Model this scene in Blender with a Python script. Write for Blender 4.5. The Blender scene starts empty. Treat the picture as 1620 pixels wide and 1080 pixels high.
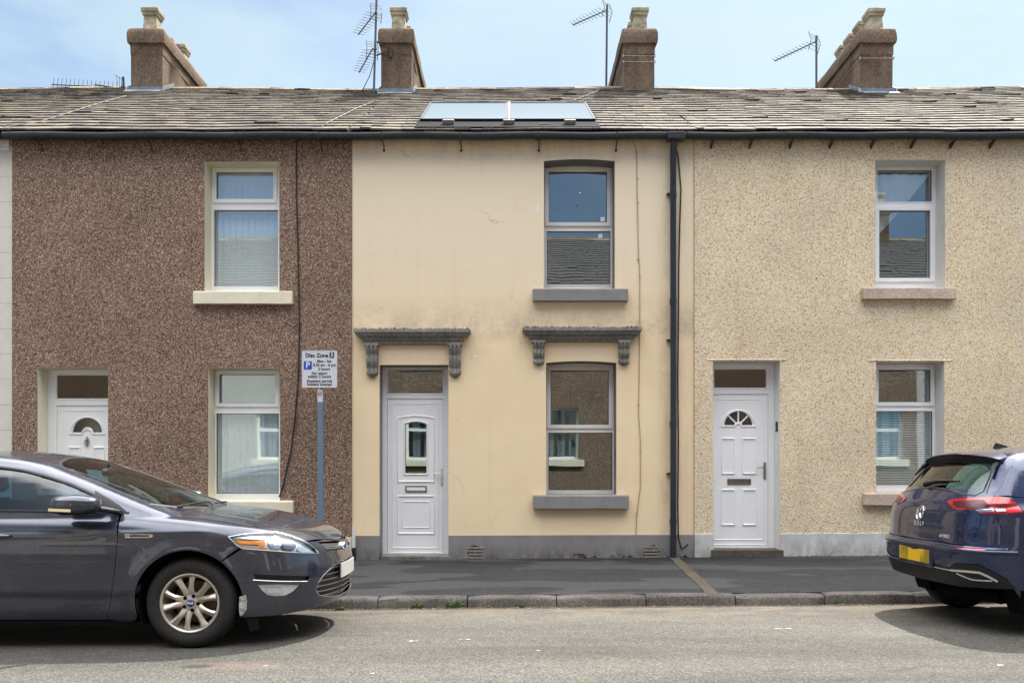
import bpy, bmesh, math, random
import numpy as np
from mathutils import Vector, Matrix
from mathutils.geometry import delaunay_2d_cdt
R = math.radians
rnd = random.Random(7)
scene = bpy.context.scene
COL = scene.collection

# ------------------------------------------------------------------ camera
CAMD, CAMH, HORIZ, FPX = 11.25, 1.265, 747.0, 1350.0
cam = bpy.data.cameras.new('camera')
cam.sensor_width = 36.0
cam.lens = 36.0 * FPX / 1620.0
cam.shift_y = (HORIZ - 540.0) / 1620.0
cam.clip_end = 2000.0
cam.clip_start = 0.05
camo = bpy.data.objects.new('camera', cam)
camo.location = (0, -CAMD, CAMH)
camo.rotation_euler = (R(90), 0, 0)
COL.objects.link(camo)
scene.camera = camo

# ------------------------------------------------------------------ light
SUN_DIR = Vector((0.69, 1.0, 1.82)).normalized()      # towards the sun
SUN_EL = math.asin(SUN_DIR.z)
SUN_AZ = math.atan2(SUN_DIR.x, SUN_DIR.y)              # clockwise from +Y
SKY_STRENGTH, VEIL, FILL_CLOUD, FILL_CLOUD_Z0, FILL_CLOUD_Z1 = .060, (3.9, 5.0, 5.35), (30.5, 30.4, 30.8), .58, .80
w = bpy.data.worlds.new('World'); scene.world = w
w.use_nodes = True
nt = w.node_tree; nt.nodes.clear()
wo = nt.nodes.new('ShaderNodeOutputWorld'); bg = nt.nodes.new('ShaderNodeBackground')
sky = nt.nodes.new('ShaderNodeTexSky'); sky.sky_type = 'NISHITA'; sky.sun_disc = False
sky.sun_elevation = SUN_EL; sky.sun_rotation = SUN_AZ
sky.air_density = 1.0; sky.dust_density = 1.6; sky.ozone_density = 1.5; sky.altitude = 20
# thin high veil low to the south; unseen overhead cloud added as fill light
tc = nt.nodes.new('ShaderNodeTexCoord')
def wn(typ, **kw):
    nd = nt.nodes.new(typ)
    for k, v in kw.items():
        if k in nd.inputs: nd.inputs[k].default_value = v
        else: setattr(nd, k, v)
    return nd
def wmath(op, a, b, clamp=False):
    nd = wn('ShaderNodeMath', operation=op, use_clamp=clamp)
    for i, v in ((0, a), (1, b)):
        if isinstance(v, (int, float)): nd.inputs[i].default_value = v
        else: nt.links.new(v, nd.inputs[i])
    return nd.outputs[0]
def wramp(fac, p0, p1, v0=0.0, v1=1.0):
    nd = wn('ShaderNodeMapRange', clamp=True, interpolation_type='SMOOTHSTEP'); nt.links.new(fac, nd.inputs[0])
    for i, q in enumerate((p0, p1, v0, v1)): nd.inputs[i+1].default_value = q
    return nd.outputs[0]
sep = wn('ShaderNodeSeparateXYZ'); nt.links.new(tc.outputs['Generated'], sep.inputs[0])
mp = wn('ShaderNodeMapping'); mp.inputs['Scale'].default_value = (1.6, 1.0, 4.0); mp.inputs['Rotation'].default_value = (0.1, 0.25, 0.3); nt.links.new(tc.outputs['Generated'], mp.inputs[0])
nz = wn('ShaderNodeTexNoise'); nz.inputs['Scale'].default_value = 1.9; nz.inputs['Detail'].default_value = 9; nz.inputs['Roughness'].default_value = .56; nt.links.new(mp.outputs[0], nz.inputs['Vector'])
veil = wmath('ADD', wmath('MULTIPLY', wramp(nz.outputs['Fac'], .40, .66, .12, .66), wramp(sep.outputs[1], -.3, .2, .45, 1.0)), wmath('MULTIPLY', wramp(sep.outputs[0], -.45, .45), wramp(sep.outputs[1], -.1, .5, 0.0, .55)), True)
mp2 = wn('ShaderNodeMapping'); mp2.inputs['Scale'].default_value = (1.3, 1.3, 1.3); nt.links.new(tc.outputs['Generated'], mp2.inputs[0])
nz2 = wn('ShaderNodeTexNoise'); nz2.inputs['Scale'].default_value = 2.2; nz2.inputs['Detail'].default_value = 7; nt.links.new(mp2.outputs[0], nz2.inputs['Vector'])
high = wmath('MULTIPLY', wramp(sep.outputs[2], FILL_CLOUD_Z0, FILL_CLOUD_Z1), wramp(nz2.outputs['Fac'], .30, .50, .45, 1.0))
def wmix(f, a, b):
    nd = wn('ShaderNodeMix', data_type='RGBA'); nt.links.new(f, nd.inputs[0])
    for i, v in ((6, a), (7, b)):
        if isinstance(v, tuple): nd.inputs[i].default_value = (*v, 1)
        else: nt.links.new(v, nd.inputs[i])
    return nd.outputs[2]
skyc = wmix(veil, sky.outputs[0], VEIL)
skyc = wmix(high, skyc, FILL_CLOUD)
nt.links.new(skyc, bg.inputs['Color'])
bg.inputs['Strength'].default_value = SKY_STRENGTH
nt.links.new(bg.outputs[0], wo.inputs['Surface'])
sl = bpy.data.lights.new('sun', 'SUN'); sl.energy = 2.7; sl.angle = R(0.53); sl.color = (1.0, 0.94, 0.84)
so = bpy.data.objects.new('sun', sl); so.rotation_euler = SUN_DIR.to_track_quat('Z', 'Y').to_euler(); so.location = (8, 12, 22)
COL.objects.link(so)
scene.view_settings.view_transform = 'Standard'; scene.view_settings.look = 'None'
scene.view_settings.exposure = 1.60; scene.view_settings.gamma = 1.0
scene.render.engine = 'CYCLES'
scene.cycles.max_bounces = 10; scene.cycles.diffuse_bounces = 5; scene.cycles.glossy_bounces = 5
scene.cycles.transparent_max_bounces = 14; scene.cycles.caustics_reflective = False; scene.cycles.caustics_refractive = False
scene.cycles.use_denoising = True
scene.cycles.sample_clamp_indirect = 6.0

# ------------------------------------------------------------------ helpers
ORG = {}
def tag(o, label=None, cat=None, group=None, kind=None):
    if label: o['label'] = label
    if cat: o['category'] = cat
    if group: o['group'] = group
    if kind: o['kind'] = kind
    return o
def empty(name, loc, label=None, cat=None, group=None):
    o = bpy.data.objects.new(name, None); o.empty_display_size = .2
    o.location = loc; COL.objects.link(o); ORG[o.name] = Vector(loc)
    return tag(o, label, cat, group)
def link_mesh(name, me, m, parent=None, origin=None):
    """verts of me are in world coordinates; re-based to the parent's origin"""
    org = ORG[parent.name] if parent is not None else (Vector(origin) if origin is not None else Vector((0, 0, 0)))
    if org.length > 0: me.transform(Matrix.Translation(-org))
    if m is not None: me.materials.append(m)
    o = bpy.data.objects.new(name, me); COL.objects.link(o)
    if parent is not None: o.parent = parent
    elif origin is not None: o.location = origin
    ORG[o.name] = org
    return o
def smooth_by_angle(me, deg=35):
    for p in me.polygons: p.use_smooth = True
    try: me.set_sharp_from_angle(angle=R(deg))
    except Exception: pass
class MB:
    def __init__(s): s.v = []; s.f = []
    def add(s, vs, fs):
        n = len(s.v); s.v += [tuple(v) for v in vs]; s.f += [tuple(i + n for i in f) for f in fs]; return s
    def box(s, x0, x1, y0, y1, z0, z1):
        if x0 > x1: x0, x1 = x1, x0
        if y0 > y1: y0, y1 = y1, y0
        if z0 > z1: z0, z1 = z1, z0
        return s.add([(x0,y0,z0),(x1,y0,z0),(x1,y1,z0),(x0,y1,z0),(x0,y0,z1),(x1,y0,z1),(x1,y1,z1),(x0,y1,z1)],
                     [(0,3,2,1),(4,5,6,7),(0,1,5,4),(1,2,6,5),(2,3,7,6),(3,0,4,7)])
    def quad(s, a, b, c, d): return s.add([a, b, c, d], [(0, 1, 2, 3)])
    def tube(s, pts, r, n=8, closed=False):
        pts = [Vector(p) for p in pts]; rings = []
        rr = r if isinstance(r, (list, tuple)) else [r] * len(pts)
        up = None
        for i, p in enumerate(pts):
            if closed: t = (pts[(i+1) % len(pts)] - pts[i-1])
            else: t = (pts[min(i+1, len(pts)-1)] - pts[max(i-1, 0)])
            t.normalize()
            if up is None:
                up = Vector((0,0,1)) if abs(t.z) < .9 else Vector((1,0,0))
            u = (up - t * up.dot(t)).normalized(); up = u; v = t.cross(u)
            rings.append([p + (u*math.cos(a) + v*math.sin(a)) * rr[i] for a in [2*math.pi*k/n for k in range(n)]])
        vs = [q for g in rings for q in g]; fs = []
        m = len(rings)
        for i in range(m if closed else m-1):
            j = (i+1) % m
            for k in range(n): fs.append((i*n+k, i*n+(k+1) % n, j*n+(k+1) % n, j*n+k))
        if not closed: fs += [tuple(range(n))[::-1], tuple((m-1)*n+k for k in range(n))]
        return s.add(vs, fs)
    def lathe(s, prof, c, axis='z', n=24, a0=0, a1=2*math.pi):
        """prof: (radius, height along axis)"""
        full = abs(a1-a0-2*math.pi) < 1e-6; m = n if full else n+1; vs = []; fs = []
        for (r, h) in prof:
            for k in range(m):
                a = a0 + (a1-a0)*k/n; p = (r*math.cos(a), r*math.sin(a))
                if axis == 'z': vs.append((c[0]+p[0], c[1]+p[1], c[2]+h))
                elif axis == 'y': vs.append((c[0]+p[0], c[1]+h, c[2]+p[1]))
                else: vs.append((c[0]+h, c[1]+p[0], c[2]+p[1]))
        for i in range(len(prof)-1):
            for k in range(n):
                k2 = (k+1) % m
                q = (i*m+k, i*m+k2, (i+1)*m+k2, (i+1)*m+k)
                fs.append(q if axis != 'y' else q[::-1])
        return s.add(vs, fs)
    def prism(s, poly, h0, h1, plane='xz'):
        """poly 2d extruded along the third axis"""
        def P(a, b, h): return (a, h, b) if plane == 'xz' else ((h, a, b) if plane == 'yz' else (a, b, h))
        n = len(poly)
        vs = [P(a, b, h0) for a, b in poly] + [P(a, b, h1) for a, b in poly]
        fs = [tuple(range(n)), tuple(range(2*n-1, n-1, -1))] + [(i, n+i, n+(i+1) % n, (i+1) % n) for i in range(n)]
        return s.add(vs, fs)
    def plate(s, outer, holes, y0, y1, sides=True, back=False):
        """plate in the xz plane with holes, front at y0, back at y1"""
        V, F = cdt([outer] + holes, [outer], holes)
        s.add([(a, y0, b) for a, b in V], F)
        if back: s.add([(a, y1, b) for a, b in V], [f[::-1] for f in F])
        if sides:
            for lp in [outer] + holes:
                n = len(lp)
                s.add([(a, y0, b) for a, b in lp] + [(a, y1, b) for a, b in lp], [(i, (i+1) % n, n+(i+1) % n, n+i) for i in range(n)])
        return s
    def mesh(s, name, fix=True):
        me = bpy.data.meshes.new(name); me.from_pydata(s.v, [], s.f)
        if fix:
            bm = bmesh.new(); bm.from_mesh(me); bmesh.ops.recalc_face_normals(bm, faces=bm.faces); bm.to_mesh(me); bm.free()
        me.update(); return me
    def build(s, name, m, parent=None, bevel=0, smooth=None, fix=True, origin=None, seg=2):
        me = s.mesh(name, fix)
        if smooth: smooth_by_angle(me, smooth)
        o = link_mesh(name, me, m, parent, origin)
        if bevel:
            b = o.modifiers.new('bevel', 'BEVEL'); b.width = bevel; b.segments = seg; b.limit_method = 'ANGLE'; b.angle_limit = R(40); b.harden_normals = False
        return o
def pip(pts, poly):
    pts = np.asarray(pts, float); x, y = pts[:, 0], pts[:, 1]; inside = np.zeros(len(pts), bool)
    n = len(poly)
    for i in range(n):
        x0, y0 = poly[i]; x1, y1 = poly[(i+1) % n]
        c = (y0 > y) != (y1 > y)
        with np.errstate(divide='ignore', invalid='ignore'):
            xi = (x1-x0)*(y-y0)/(y1-y0)+x0
        inside ^= c & (x < xi)
    return inside
def cdt(loops, outers, holes, extra=()):
    vs, es = [], []
    for lp in loops:
        n0 = len(vs); n = len(lp)
        vs += [Vector((a, b)) for a, b in lp]; es += [(n0+i, n0+(i+1) % n) for i in range(n)]
    vs += [Vector((a, b)) for a, b in extra]
    V, E, F, *_ = delaunay_2d_cdt(vs, es, [], 0, 1e-6)
    if not F: return [], []
    A = np.array([[p.x, p.y] for p in V]); F = np.array(F)
    c = A[F].mean(1); k = np.zeros(len(c), bool)
    for o in outers: k |= pip(c, o)
    for h in holes: k &= ~pip(c, h)
    F = F[k]
    return [tuple(p) for p in A], [tuple(int(i) for i in f) for f in F]
def rect(x0, x1, z0, z1): return [(x0, z0), (x1, z0), (x1, z1), (x0, z1)]
def PX(px, Y=0.0): return (px-810.0)*(CAMD+Y)/FPX
def PZ(py, Y=0.0): return CAMH+(HORIZ-py)*(CAMD+Y)/FPX
def gx(x): return 0.009*x                                   # the street climbs gently to the right
def text_mesh(body, size, align='CENTER', offset=0.0):
    cu = bpy.data.curves.new('txt', 'FONT'); cu.body = body; cu.size = size; cu.align_x = align; cu.align_y = 'CENTER'; cu.offset = offset
    cu.resolution_u = 3
    ob = bpy.data.objects.new('txt', cu); COL.objects.link(ob)
    dg = bpy.context.evaluated_depsgraph_get(); dg.update()
    me = bpy.data.meshes.new_from_object(ob.evaluated_get(dg))
    vs = [v.co.copy() for v in me.vertices]; fs = [tuple(p.vertices) for p in me.polygons]
    bpy.data.objects.remove(ob); bpy.data.curves.remove(cu); bpy.data.meshes.remove(me)
    return vs, fs

# ------------------------------------------------------------------ materials
def new_mat(name, base=(.5,.5,.5), rough=.6, metal=0.0, coat=0.0, spec=.5):
    m = bpy.data.materials.new(name); m.use_nodes = True
    b = m.node_tree.nodes['Principled BSDF']
    b.inputs['Base Color'].default_value = (*base, 1); b.inputs['Roughness'].default_value = rough
    b.inputs['Metallic'].default_value = metal; b.inputs['Coat Weight'].default_value = coat; b.inputs['Specular IOR Level'].default_value = spec
    return m
class G:
    """small node-graph helper"""
    def __init__(s, m): s.m = m; s.t = m.node_tree; s.b = s.t.nodes.get('Principled BSDF'); s._c = None
    def n(s, typ, **kw):
        nd = s.t.nodes.new(typ)
        for k, v in kw.items():
            if hasattr(nd, k) and k not in nd.inputs: setattr(nd, k, v)
            else: nd.inputs[k].default_value = v
        return nd
    def l(s, a, b): s.t.links.new(a, b)
    def co(s, scale=(1,1,1), kind='Object', loc=(0,0,0)):
        if s._c is None: s._c = s.t.nodes.new('ShaderNodeTexCoord')
        mp = s.t.nodes.new('ShaderNodeMapping'); mp.inputs['Scale'].default_value = scale; mp.inputs['Location'].default_value = loc
        s.l(s._c.outputs[kind], mp.inputs[0]); return mp.outputs[0]
    def noise(s, scale, detail=4, rough=.55, vec=None, dist=0):
        nd = s.n('ShaderNodeTexNoise'); nd.inputs['Scale'].default_value = scale; nd.inputs['Detail'].default_value = detail
        nd.inputs['Roughness'].default_value = rough; nd.inputs['Distortion'].default_value = dist
        s.l(vec if vec is not None else s.co(), nd.inputs['Vector']); return nd.outputs['Fac']
    def ramp(s, fac, stops, interp='LINEAR'):
        nd = s.t.nodes.new('ShaderNodeValToRGB'); e = nd.color_ramp.elements; nd.color_ramp.interpolation = interp
        while len(e) > 1: e.remove(e[-1])
        for i, (p, c) in enumerate(stops):
            el = e[0] if i == 0 else e.new(p)
            el.position = p; el.color = (*c, 1) if isinstance(c, (tuple, list)) else (c, c, c, 1)
        s.l(fac, nd.inputs[0]); return nd.outputs[0]
    def mix(s, fac, a, b, mode='MIX'):
        nd = s.t.nodes.new('ShaderNodeMix'); nd.data_type = 'RGBA'; nd.blend_type = mode
        for i, v in ((0, fac), (6, a), (7, b)):
            if isinstance(v, (int, float)): nd.inputs[i].default_value = v if i == 0 else (v, v, v, 1)
            elif isinstance(v, tuple): nd.inputs[i].default_value = (*v, 1)
            else: s.l(v, nd.inputs[i])
        return nd.outputs[2]
    def math(s, op, a, b=0.0, clamp=False):
        nd = s.t.nodes.new('ShaderNodeMath'); nd.operation = op; nd.use_clamp = clamp
        for i, v in ((0, a), (1, b)):
            if isinstance(v, (int, float)): nd.inputs[i].default_value = v
            else: s.l(v, nd.inputs[i])
        return nd.outputs[0]
    def axis(s, which):
        nd = s.t.nodes.new('ShaderNodeSeparateXYZ')
        g = s.t.nodes.new('ShaderNodeNewGeometry'); s.l(g.outputs['Position'], nd.inputs[0]); return nd.outputs[which]
    def rng(s, v, a, b, c=0.0, d=1.0):
        nd = s.t.nodes.new('ShaderNodeMapRange'); nd.clamp = True
        s.l(v, nd.inputs[0])
        for i, q in enumerate((a, b, c, d)): nd.inputs[i+1].default_value = q
        return nd.outputs[0]
    def color(s, c): s.l(c, s.b.inputs['Base Color'])
    def rough(s, c): s.l(c, s.b.inputs['Roughness'])
    def bump(s, h, strength=.3, dist=.01):
        nd = s.t.nodes.new('ShaderNodeBump'); nd.inputs['Strength'].default_value = strength; nd.inputs['Distance'].default_value = dist
        s.l(h, nd.inputs['Height']); s.l(nd.outputs[0], s.b.inputs['Normal'])
M = {}
def pebble(name, stops, scale, tint_lo, tint_hi, stain=(.5,.5,.5), bump=.5):
    m = new_mat(name, rough=.85, spec=.25); g = G(m)
    vo = g.n('ShaderNodeTexVoronoi'); vo.inputs['Scale'].default_value = scale; g.l(g.co(), vo.inputs['Vector'])
    sp = g.t.nodes.new('ShaderNodeSeparateColor'); g.l(vo.outputs['Color'], sp.inputs[0])
    c = g.ramp(sp.outputs[0], stops)
    fine = g.noise(scale*2.4, 2, .6)
    c = g.mix(.3, c, g.ramp(fine, [(.3, .4), (.7, 1.2)]), 'MULTIPLY')
    big = g.noise(.9, 6, .6)
    c = g.mix(1.0, c, g.ramp(big, [(.3, tint_lo), (.7, tint_hi)]), 'MULTIPLY')
    st = g.noise(2.2, 6, .65, g.co((1.6, 1, .22)))
    c = g.mix(g.math('MULTIPLY', g.ramp(st, [(.56, 0), (.78, 1)]), .45), c, stain, 'MULTIPLY')
    g.color(c)
    g.bump(g.math('SUBTRACT', 1.0, vo.outputs['Distance']), bump, .012)
    return m
def speck(name, lo, hi, scale=40, rough=.75, big=1.2, bump=.2, spec=.4, blo=.8, bhi=1.12):
    m = new_mat(name, rough=rough, spec=spec); g = G(m)
    f = g.noise(scale, 3, .65); c = g.ramp(f, [(.3, lo), (.7, hi)])
    b = g.noise(big, 6, .6); c = g.mix(1.0, c, g.ramp(b, [(.3, blo), (.7, bhi)]), 'MULTIPLY')
    g.color(c); g.bump(f, bump, .006); return m
def paint(name, base, rough=.45, var=.08, spec=.4, dirt=0.0, dirtcol=(.25,.22,.18)):
    m = new_mat(name, base, rough, spec=spec); g = G(m)
    b = g.noise(3.0, 6, .6)
    c = g.mix(1.0, g.ramp(b, [(.3, tuple(x*(1-var) for x in base)), (.7, tuple(min(1, x*(1+var)) for x in base))]), (1., 1., 1.), 'MULTIPLY')
    if dirt:
        d = g.noise(5.5, 8, .7, g.co((1, 1, .35)))
        c = g.mix(g.math('MULTIPLY', g.ramp(d, [(.5, 0), (.8, 1)]), dirt), c, dirtcol)
    g.color(c); g.bump(g.noise(60, 3), .04, .004); return m

M['brown_dash'] = pebble('brown_pebbledash', [(0, (.06,.035,.021)), (.22, (.155,.088,.056)), (.55, (.275,.168,.115)), (.80, (.39,.262,.188)), (.93, (.52,.40,.315)), (1, (.70,.60,.50))], 108, .86, 1.14, (.62,.56,.52))
M['beige_dash'] = pebble('beige_pebbledash', [(0, (.20,.15,.105)), (.06, (.50,.36,.21)), (.2, (.78,.56,.30)), (.42, (.84,.67,.43)), (.72, (.88,.76,.56)), (1, (.95,.89,.77))], 98, .88, 1.1, (.80,.66,.46))
M['opp_dash'] = pebble('opposite_brown_pebbledash', [(0, (.05,.033,.022)), (.4, (.19,.125,.08)), (.75, (.32,.22,.15)), (1, (.5,.4,.3))], 50, .85, 1.1)
M['opp_dash_pale'] = pebble('opposite_white_pebbledash', [(0, (.35,.32,.27)), (.5, (.58,.55,.48)), (1, (.7,.68,.62))], 50, .9, 1.06)
def cream_render():
    m = new_mat('cream_render', rough=.8, spec=.2); g = G(m)
    b = g.noise(1.3, 7, .6); c = g.ramp(b, [(.3, (.87,.675,.435)), (.7, (.92,.74,.49))])
    z = g.axis(2); x = g.axis(0)
    # paler wall colour upwards from the hoods, mould under the eaves and over the hoods
    up = g.rng(z, 3.0, 4.2); c = g.mix(g.math('MULTIPLY', up, .75), c, (.85,.73,.55))
    mo = g.noise(2.6, 9, .72); mo2 = g.noise(17, 6, .7)
    band = g.math('MULTIPLY', g.rng(z, 3.62, 3.20), g.rng(z, 2.95, 3.12))
    k = g.math('MULTIPLY', band, g.math('MULTIPLY', g.ramp(mo, [(.38, 0), (.58, 1)]), g.ramp(mo2, [(.3, .35), (.65, 1)])))
    c = g.mix(g.math('MULTIPLY', k, .5), c, (.20,.185,.15))
    eav = g.math('MULTIPLY', g.rng(z, 5.30, 5.62), g.ramp(g.noise(2.3, 8, .7, g.co((1.5,1,.5))), [(.42, 0), (.7, 1)]))
    c = g.mix(g.math('MULTIPLY', eav, .55), c, (.34,.25,.15))
    pipe = g.math('MULTIPLY', g.math('MULTIPLY', g.rng(x, 1.90, 2.02), g.rng(x, 2.39, 2.14)), g.ramp(g.noise(3.1, 8, .7, g.co((1.2,1,.4))), [(.38, 0), (.7, 1)]))
    c = g.mix(g.math('MULTIPLY', pipe, .42), c, (.30,.25,.17))
    st = g.noise(2.8, 7, .65, g.co((2.2, 1, .16)))
    c = g.mix(g.math('MULTIPLY', g.ramp(st, [(.55, 0), (.8, 1)]), .2), c, (.60,.43,.25))
    # hairline crazing
    vo = g.n('ShaderNodeTexVoronoi', feature='DISTANCE_TO_EDGE'); vo.inputs['Scale'].default_value = .55
    wv = g.t.nodes.new('ShaderNodeVectorMath'); wv.operation = 'ADD'
    nn = g.n('ShaderNodeTexNoise'); nn.inputs['Scale'].default_value = 3.0; nn.inputs['Detail'].default_value = 6; g.l(g.co(), nn.inputs['Vector'])
    sc = g.t.nodes.new('ShaderNodeVectorMath'); sc.operation = 'SCALE'; sc.inputs[3].default_value = .45; g.l(nn.outputs['Color'], sc.inputs[0])
    g.l(g.co(), wv.inputs[0]); g.l(sc.outputs[0], wv.inputs[1]); g.l(wv.outputs[0], vo.inputs['Vector'])
    cr_ = g.math('MULTIPLY', g.rng(vo.outputs['Distance'], .004, .0015), g.ramp(g.noise(1.1, 3), [(.5, 0), (.6, 1)]))
    c = g.mix(g.math('MULTIPLY', cr_, .4), c, (.35,.27,.17))
    g.color(c)
    h = g.math('ADD', g.noise(2.0, 5, .6), g.math('MULTIPLY', g.noise(55, 4, .7), .12)); g.bump(h, .28, .03)
    return m
M['cream'] = cream_render()
M['white_render'] = paint('white_render', (.70,.66,.57), .75, .05, .2, .15)
M['grey_paint'] = paint('grey_masonry_paint', (.245,.232,.226), .6, .12, .3, .45, (.15,.13,.11))
M['grey_stone'] = speck('weathered_grey_stone', (.16,.15,.14), (.34,.32,.29), 34, .85, 3.2, .3, .2, .7, 1.15)
def splash(m, z0, z1, col, amt):
    g = G(m); lk = g.b.inputs['Base Color'].links[0].from_socket
    k = g.math('MULTIPLY', g.rng(g.axis(2), z1, z0), g.ramp(g.noise(6.5, 9, .75, g.co((1,1,.6))), [(.36, 0), (.60, 1)]))
    g.color(g.mix(g.math('MULTIPLY', k, amt), lk, col))
splash(M['grey_paint'], .12, .34, (.075,.07,.055), .8)
M['pale_paint'] = paint('cream_masonry_paint', (.80,.74,.56), .6, .06, .3, .2)
M['white_paint'] = paint('white_masonry_paint', (.74,.72,.68), .65, .05, .3, .25)
M['sand_sill'] = speck('sandstone_sill', (.42,.33,.255), (.66,.54,.43), 30, .85, 4, .3, .2)
M['plinth_white'] = paint('blue_white_plinth', (.62,.62,.60), .75, .16, .2, .85, (.36,.33,.28))
splash(M['plinth_white'], .12, .52, (.16,.145,.115), .75)
M['upvc'] = paint('white_upvc', (.90,.905,.91), .28, .025, .5, .10, (.5,.47,.4))
M['upvc_old'] = paint('yellowed_upvc', (.77,.74,.69), .35, .03, .45, .18, (.45,.40,.32))
M['gutter'] = paint('black_plastic_gutter', (.018,.019,.023), .38, .2, .5, .25, (.10,.095,.085))
M['pipe'] = paint('blue_black_downpipe', (.017,.022,.034), .32, .2, .5, .1, (.12,.11,.10))
M['pipe_white'] = paint('white_plastic_pipe', (.72,.72,.70), .4, .05, .4, .3)
M['cable'] = new_mat('black_cable', (.018,.017,.017), .5)
M['cable_pale'] = new_mat('pale_cable', (.22,.20,.17), .7)
M['cable_tan'] = new_mat('painted_cable', (.42,.33,.20), .6)
M['lead'] = speck('lead_flashing', (.12,.14,.17), (.22,.25,.29), 14, .5, 3, .2, .5)
M['iron'] = speck('rusty_iron', (.03,.022,.018), (.11,.065,.04), 60, .8)
M['alu'] = new_mat('dull_aluminium', (.10,.105,.115), .45, .6)
M['alu_pale'] = new_mat('bare_aluminium', (.42,.40,.36), .4, .5)
M['amber_pale'] = new_mat('mirror_repeater_lens', (.80,.68,.42), .2)
M['chrome'] = new_mat('polished_chrome', (.75,.76,.78), .12, 1.0)
M['brass'] = new_mat('tarnished_metal', (.30,.27,.22), .3, 1.0)
M['black_plastic'] = new_mat('black_plastic', (.012,.012,.014), .45)
M['rubber'] = speck('tyre_rubber', (.012,.012,.012), (.030,.029,.028), 50, .75, 5, .1, .3)
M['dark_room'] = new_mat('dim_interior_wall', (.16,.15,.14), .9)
M['blind'] = paint('pale_blind_fabric', (.88,.90,.90), .7, .02, .3)
M['curtain'] = paint('white_net_curtain', (.80,.80,.78), .8, .05, .2)
M['paint_white_chip'] = new_mat('bare_white_filler', (.85,.85,.83), .8)
M['terracotta'] = speck('terracotta_pot', (.38,.10,.05), (.55,.19,.10), 20, .8)
M['buff_pot'] = speck('buff_chimney_pot', (.28,.24,.16), (.58,.50,.36), 12, .85, 3.2, .25, .2, .55, 1.15)
def stack_mat():
    m = new_mat('weathered_brown_render_stack', rough=.9, spec=.15); g = G(m)
    f = g.noise(26, 5, .7); c = g.ramp(f, [(.3, (.105,.073,.052)), (.7, (.27,.192,.135))])
    b = g.noise(1.9, 8, .7, g.co((1,1,.6))); c = g.mix(1.0, c, g.ramp(b, [(.3, .62), (.7, 1.15)]), 'MULTIPLY')
    s_ = g.noise(3.2, 7, .7, g.co((2.5,2.5,.25))); c = g.mix(g.math('MULTIPLY', g.ramp(s_, [(.52, 0), (.75, 1)]), .55), c, (.085,.075,.065))
    z = g.axis(2); al = g.math('MULTIPLY', g.rng(z, 8.35, 7.75), g.ramp(g.noise(5, 6, .7), [(.45, 0), (.65, 1)]))
    c = g.mix(g.math('MULTIPLY', al, .5), c, (.13,.15,.075))
    g.color(c); g.bump(g.math('ADD', f, b), .5, .015); return m
M['stack'] = stack_mat()
def slate_mat():
    m = new_mat('lichened_slate', rough=.8, spec=.3); g = G(m)
    geo = g.t.nodes.new('ShaderNodeNewGeometry')
    c = g.ramp(geo.outputs['Random Per Island'], [(0, (.065,.053,.050)), (.3, (.095,.079,.071)), (.6, (.122,.103,.085)), (.85, (.155,.132,.10)), (1, (.20,.172,.122))])
    f = g.noise(16, 6, .7); c = g.mix(.8, c, g.ramp(f, [(.3, .55), (.7, 1.35)]), 'MULTIPLY')
    l = g.noise(5, 9, .75); c = g.mix(g.math('MULTIPLY', g.ramp(l, [(.52, 0), (.68, 1)]), .45), c, (.30,.27,.13))
    l2 = g.noise(7.3, 9, .75, g.co((1,1,1), 'Object', (5,3,1))); c = g.mix(g.math('MULTIPLY', g.ramp(l2, [(.56, 0), (.66, 1)]), .38), c, (.30,.27,.21))
    b = g.noise(.7, 5, .6); c = g.mix(1.0, c, g.ramp(b, [(.3, .78), (.7, 1.15)]), 'MULTIPLY')
    g.color(c); g.bump(f, .4, .01); return m
M['slate'] = slate_mat()
M['slate_dark'] = speck('slate_underlay', (.02,.018,.018), (.05,.045,.04), 20, .9)
M['opp_slate'] = speck('opposite_slate', (.055,.048,.045), (.12,.105,.095), 18, .8, 1.5)
M['ridge'] = speck('ridge_tile', (.16,.12,.09), (.36,.27,.18), 16, .85, 2.5, .3, .2, .6, 1.2)
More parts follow.
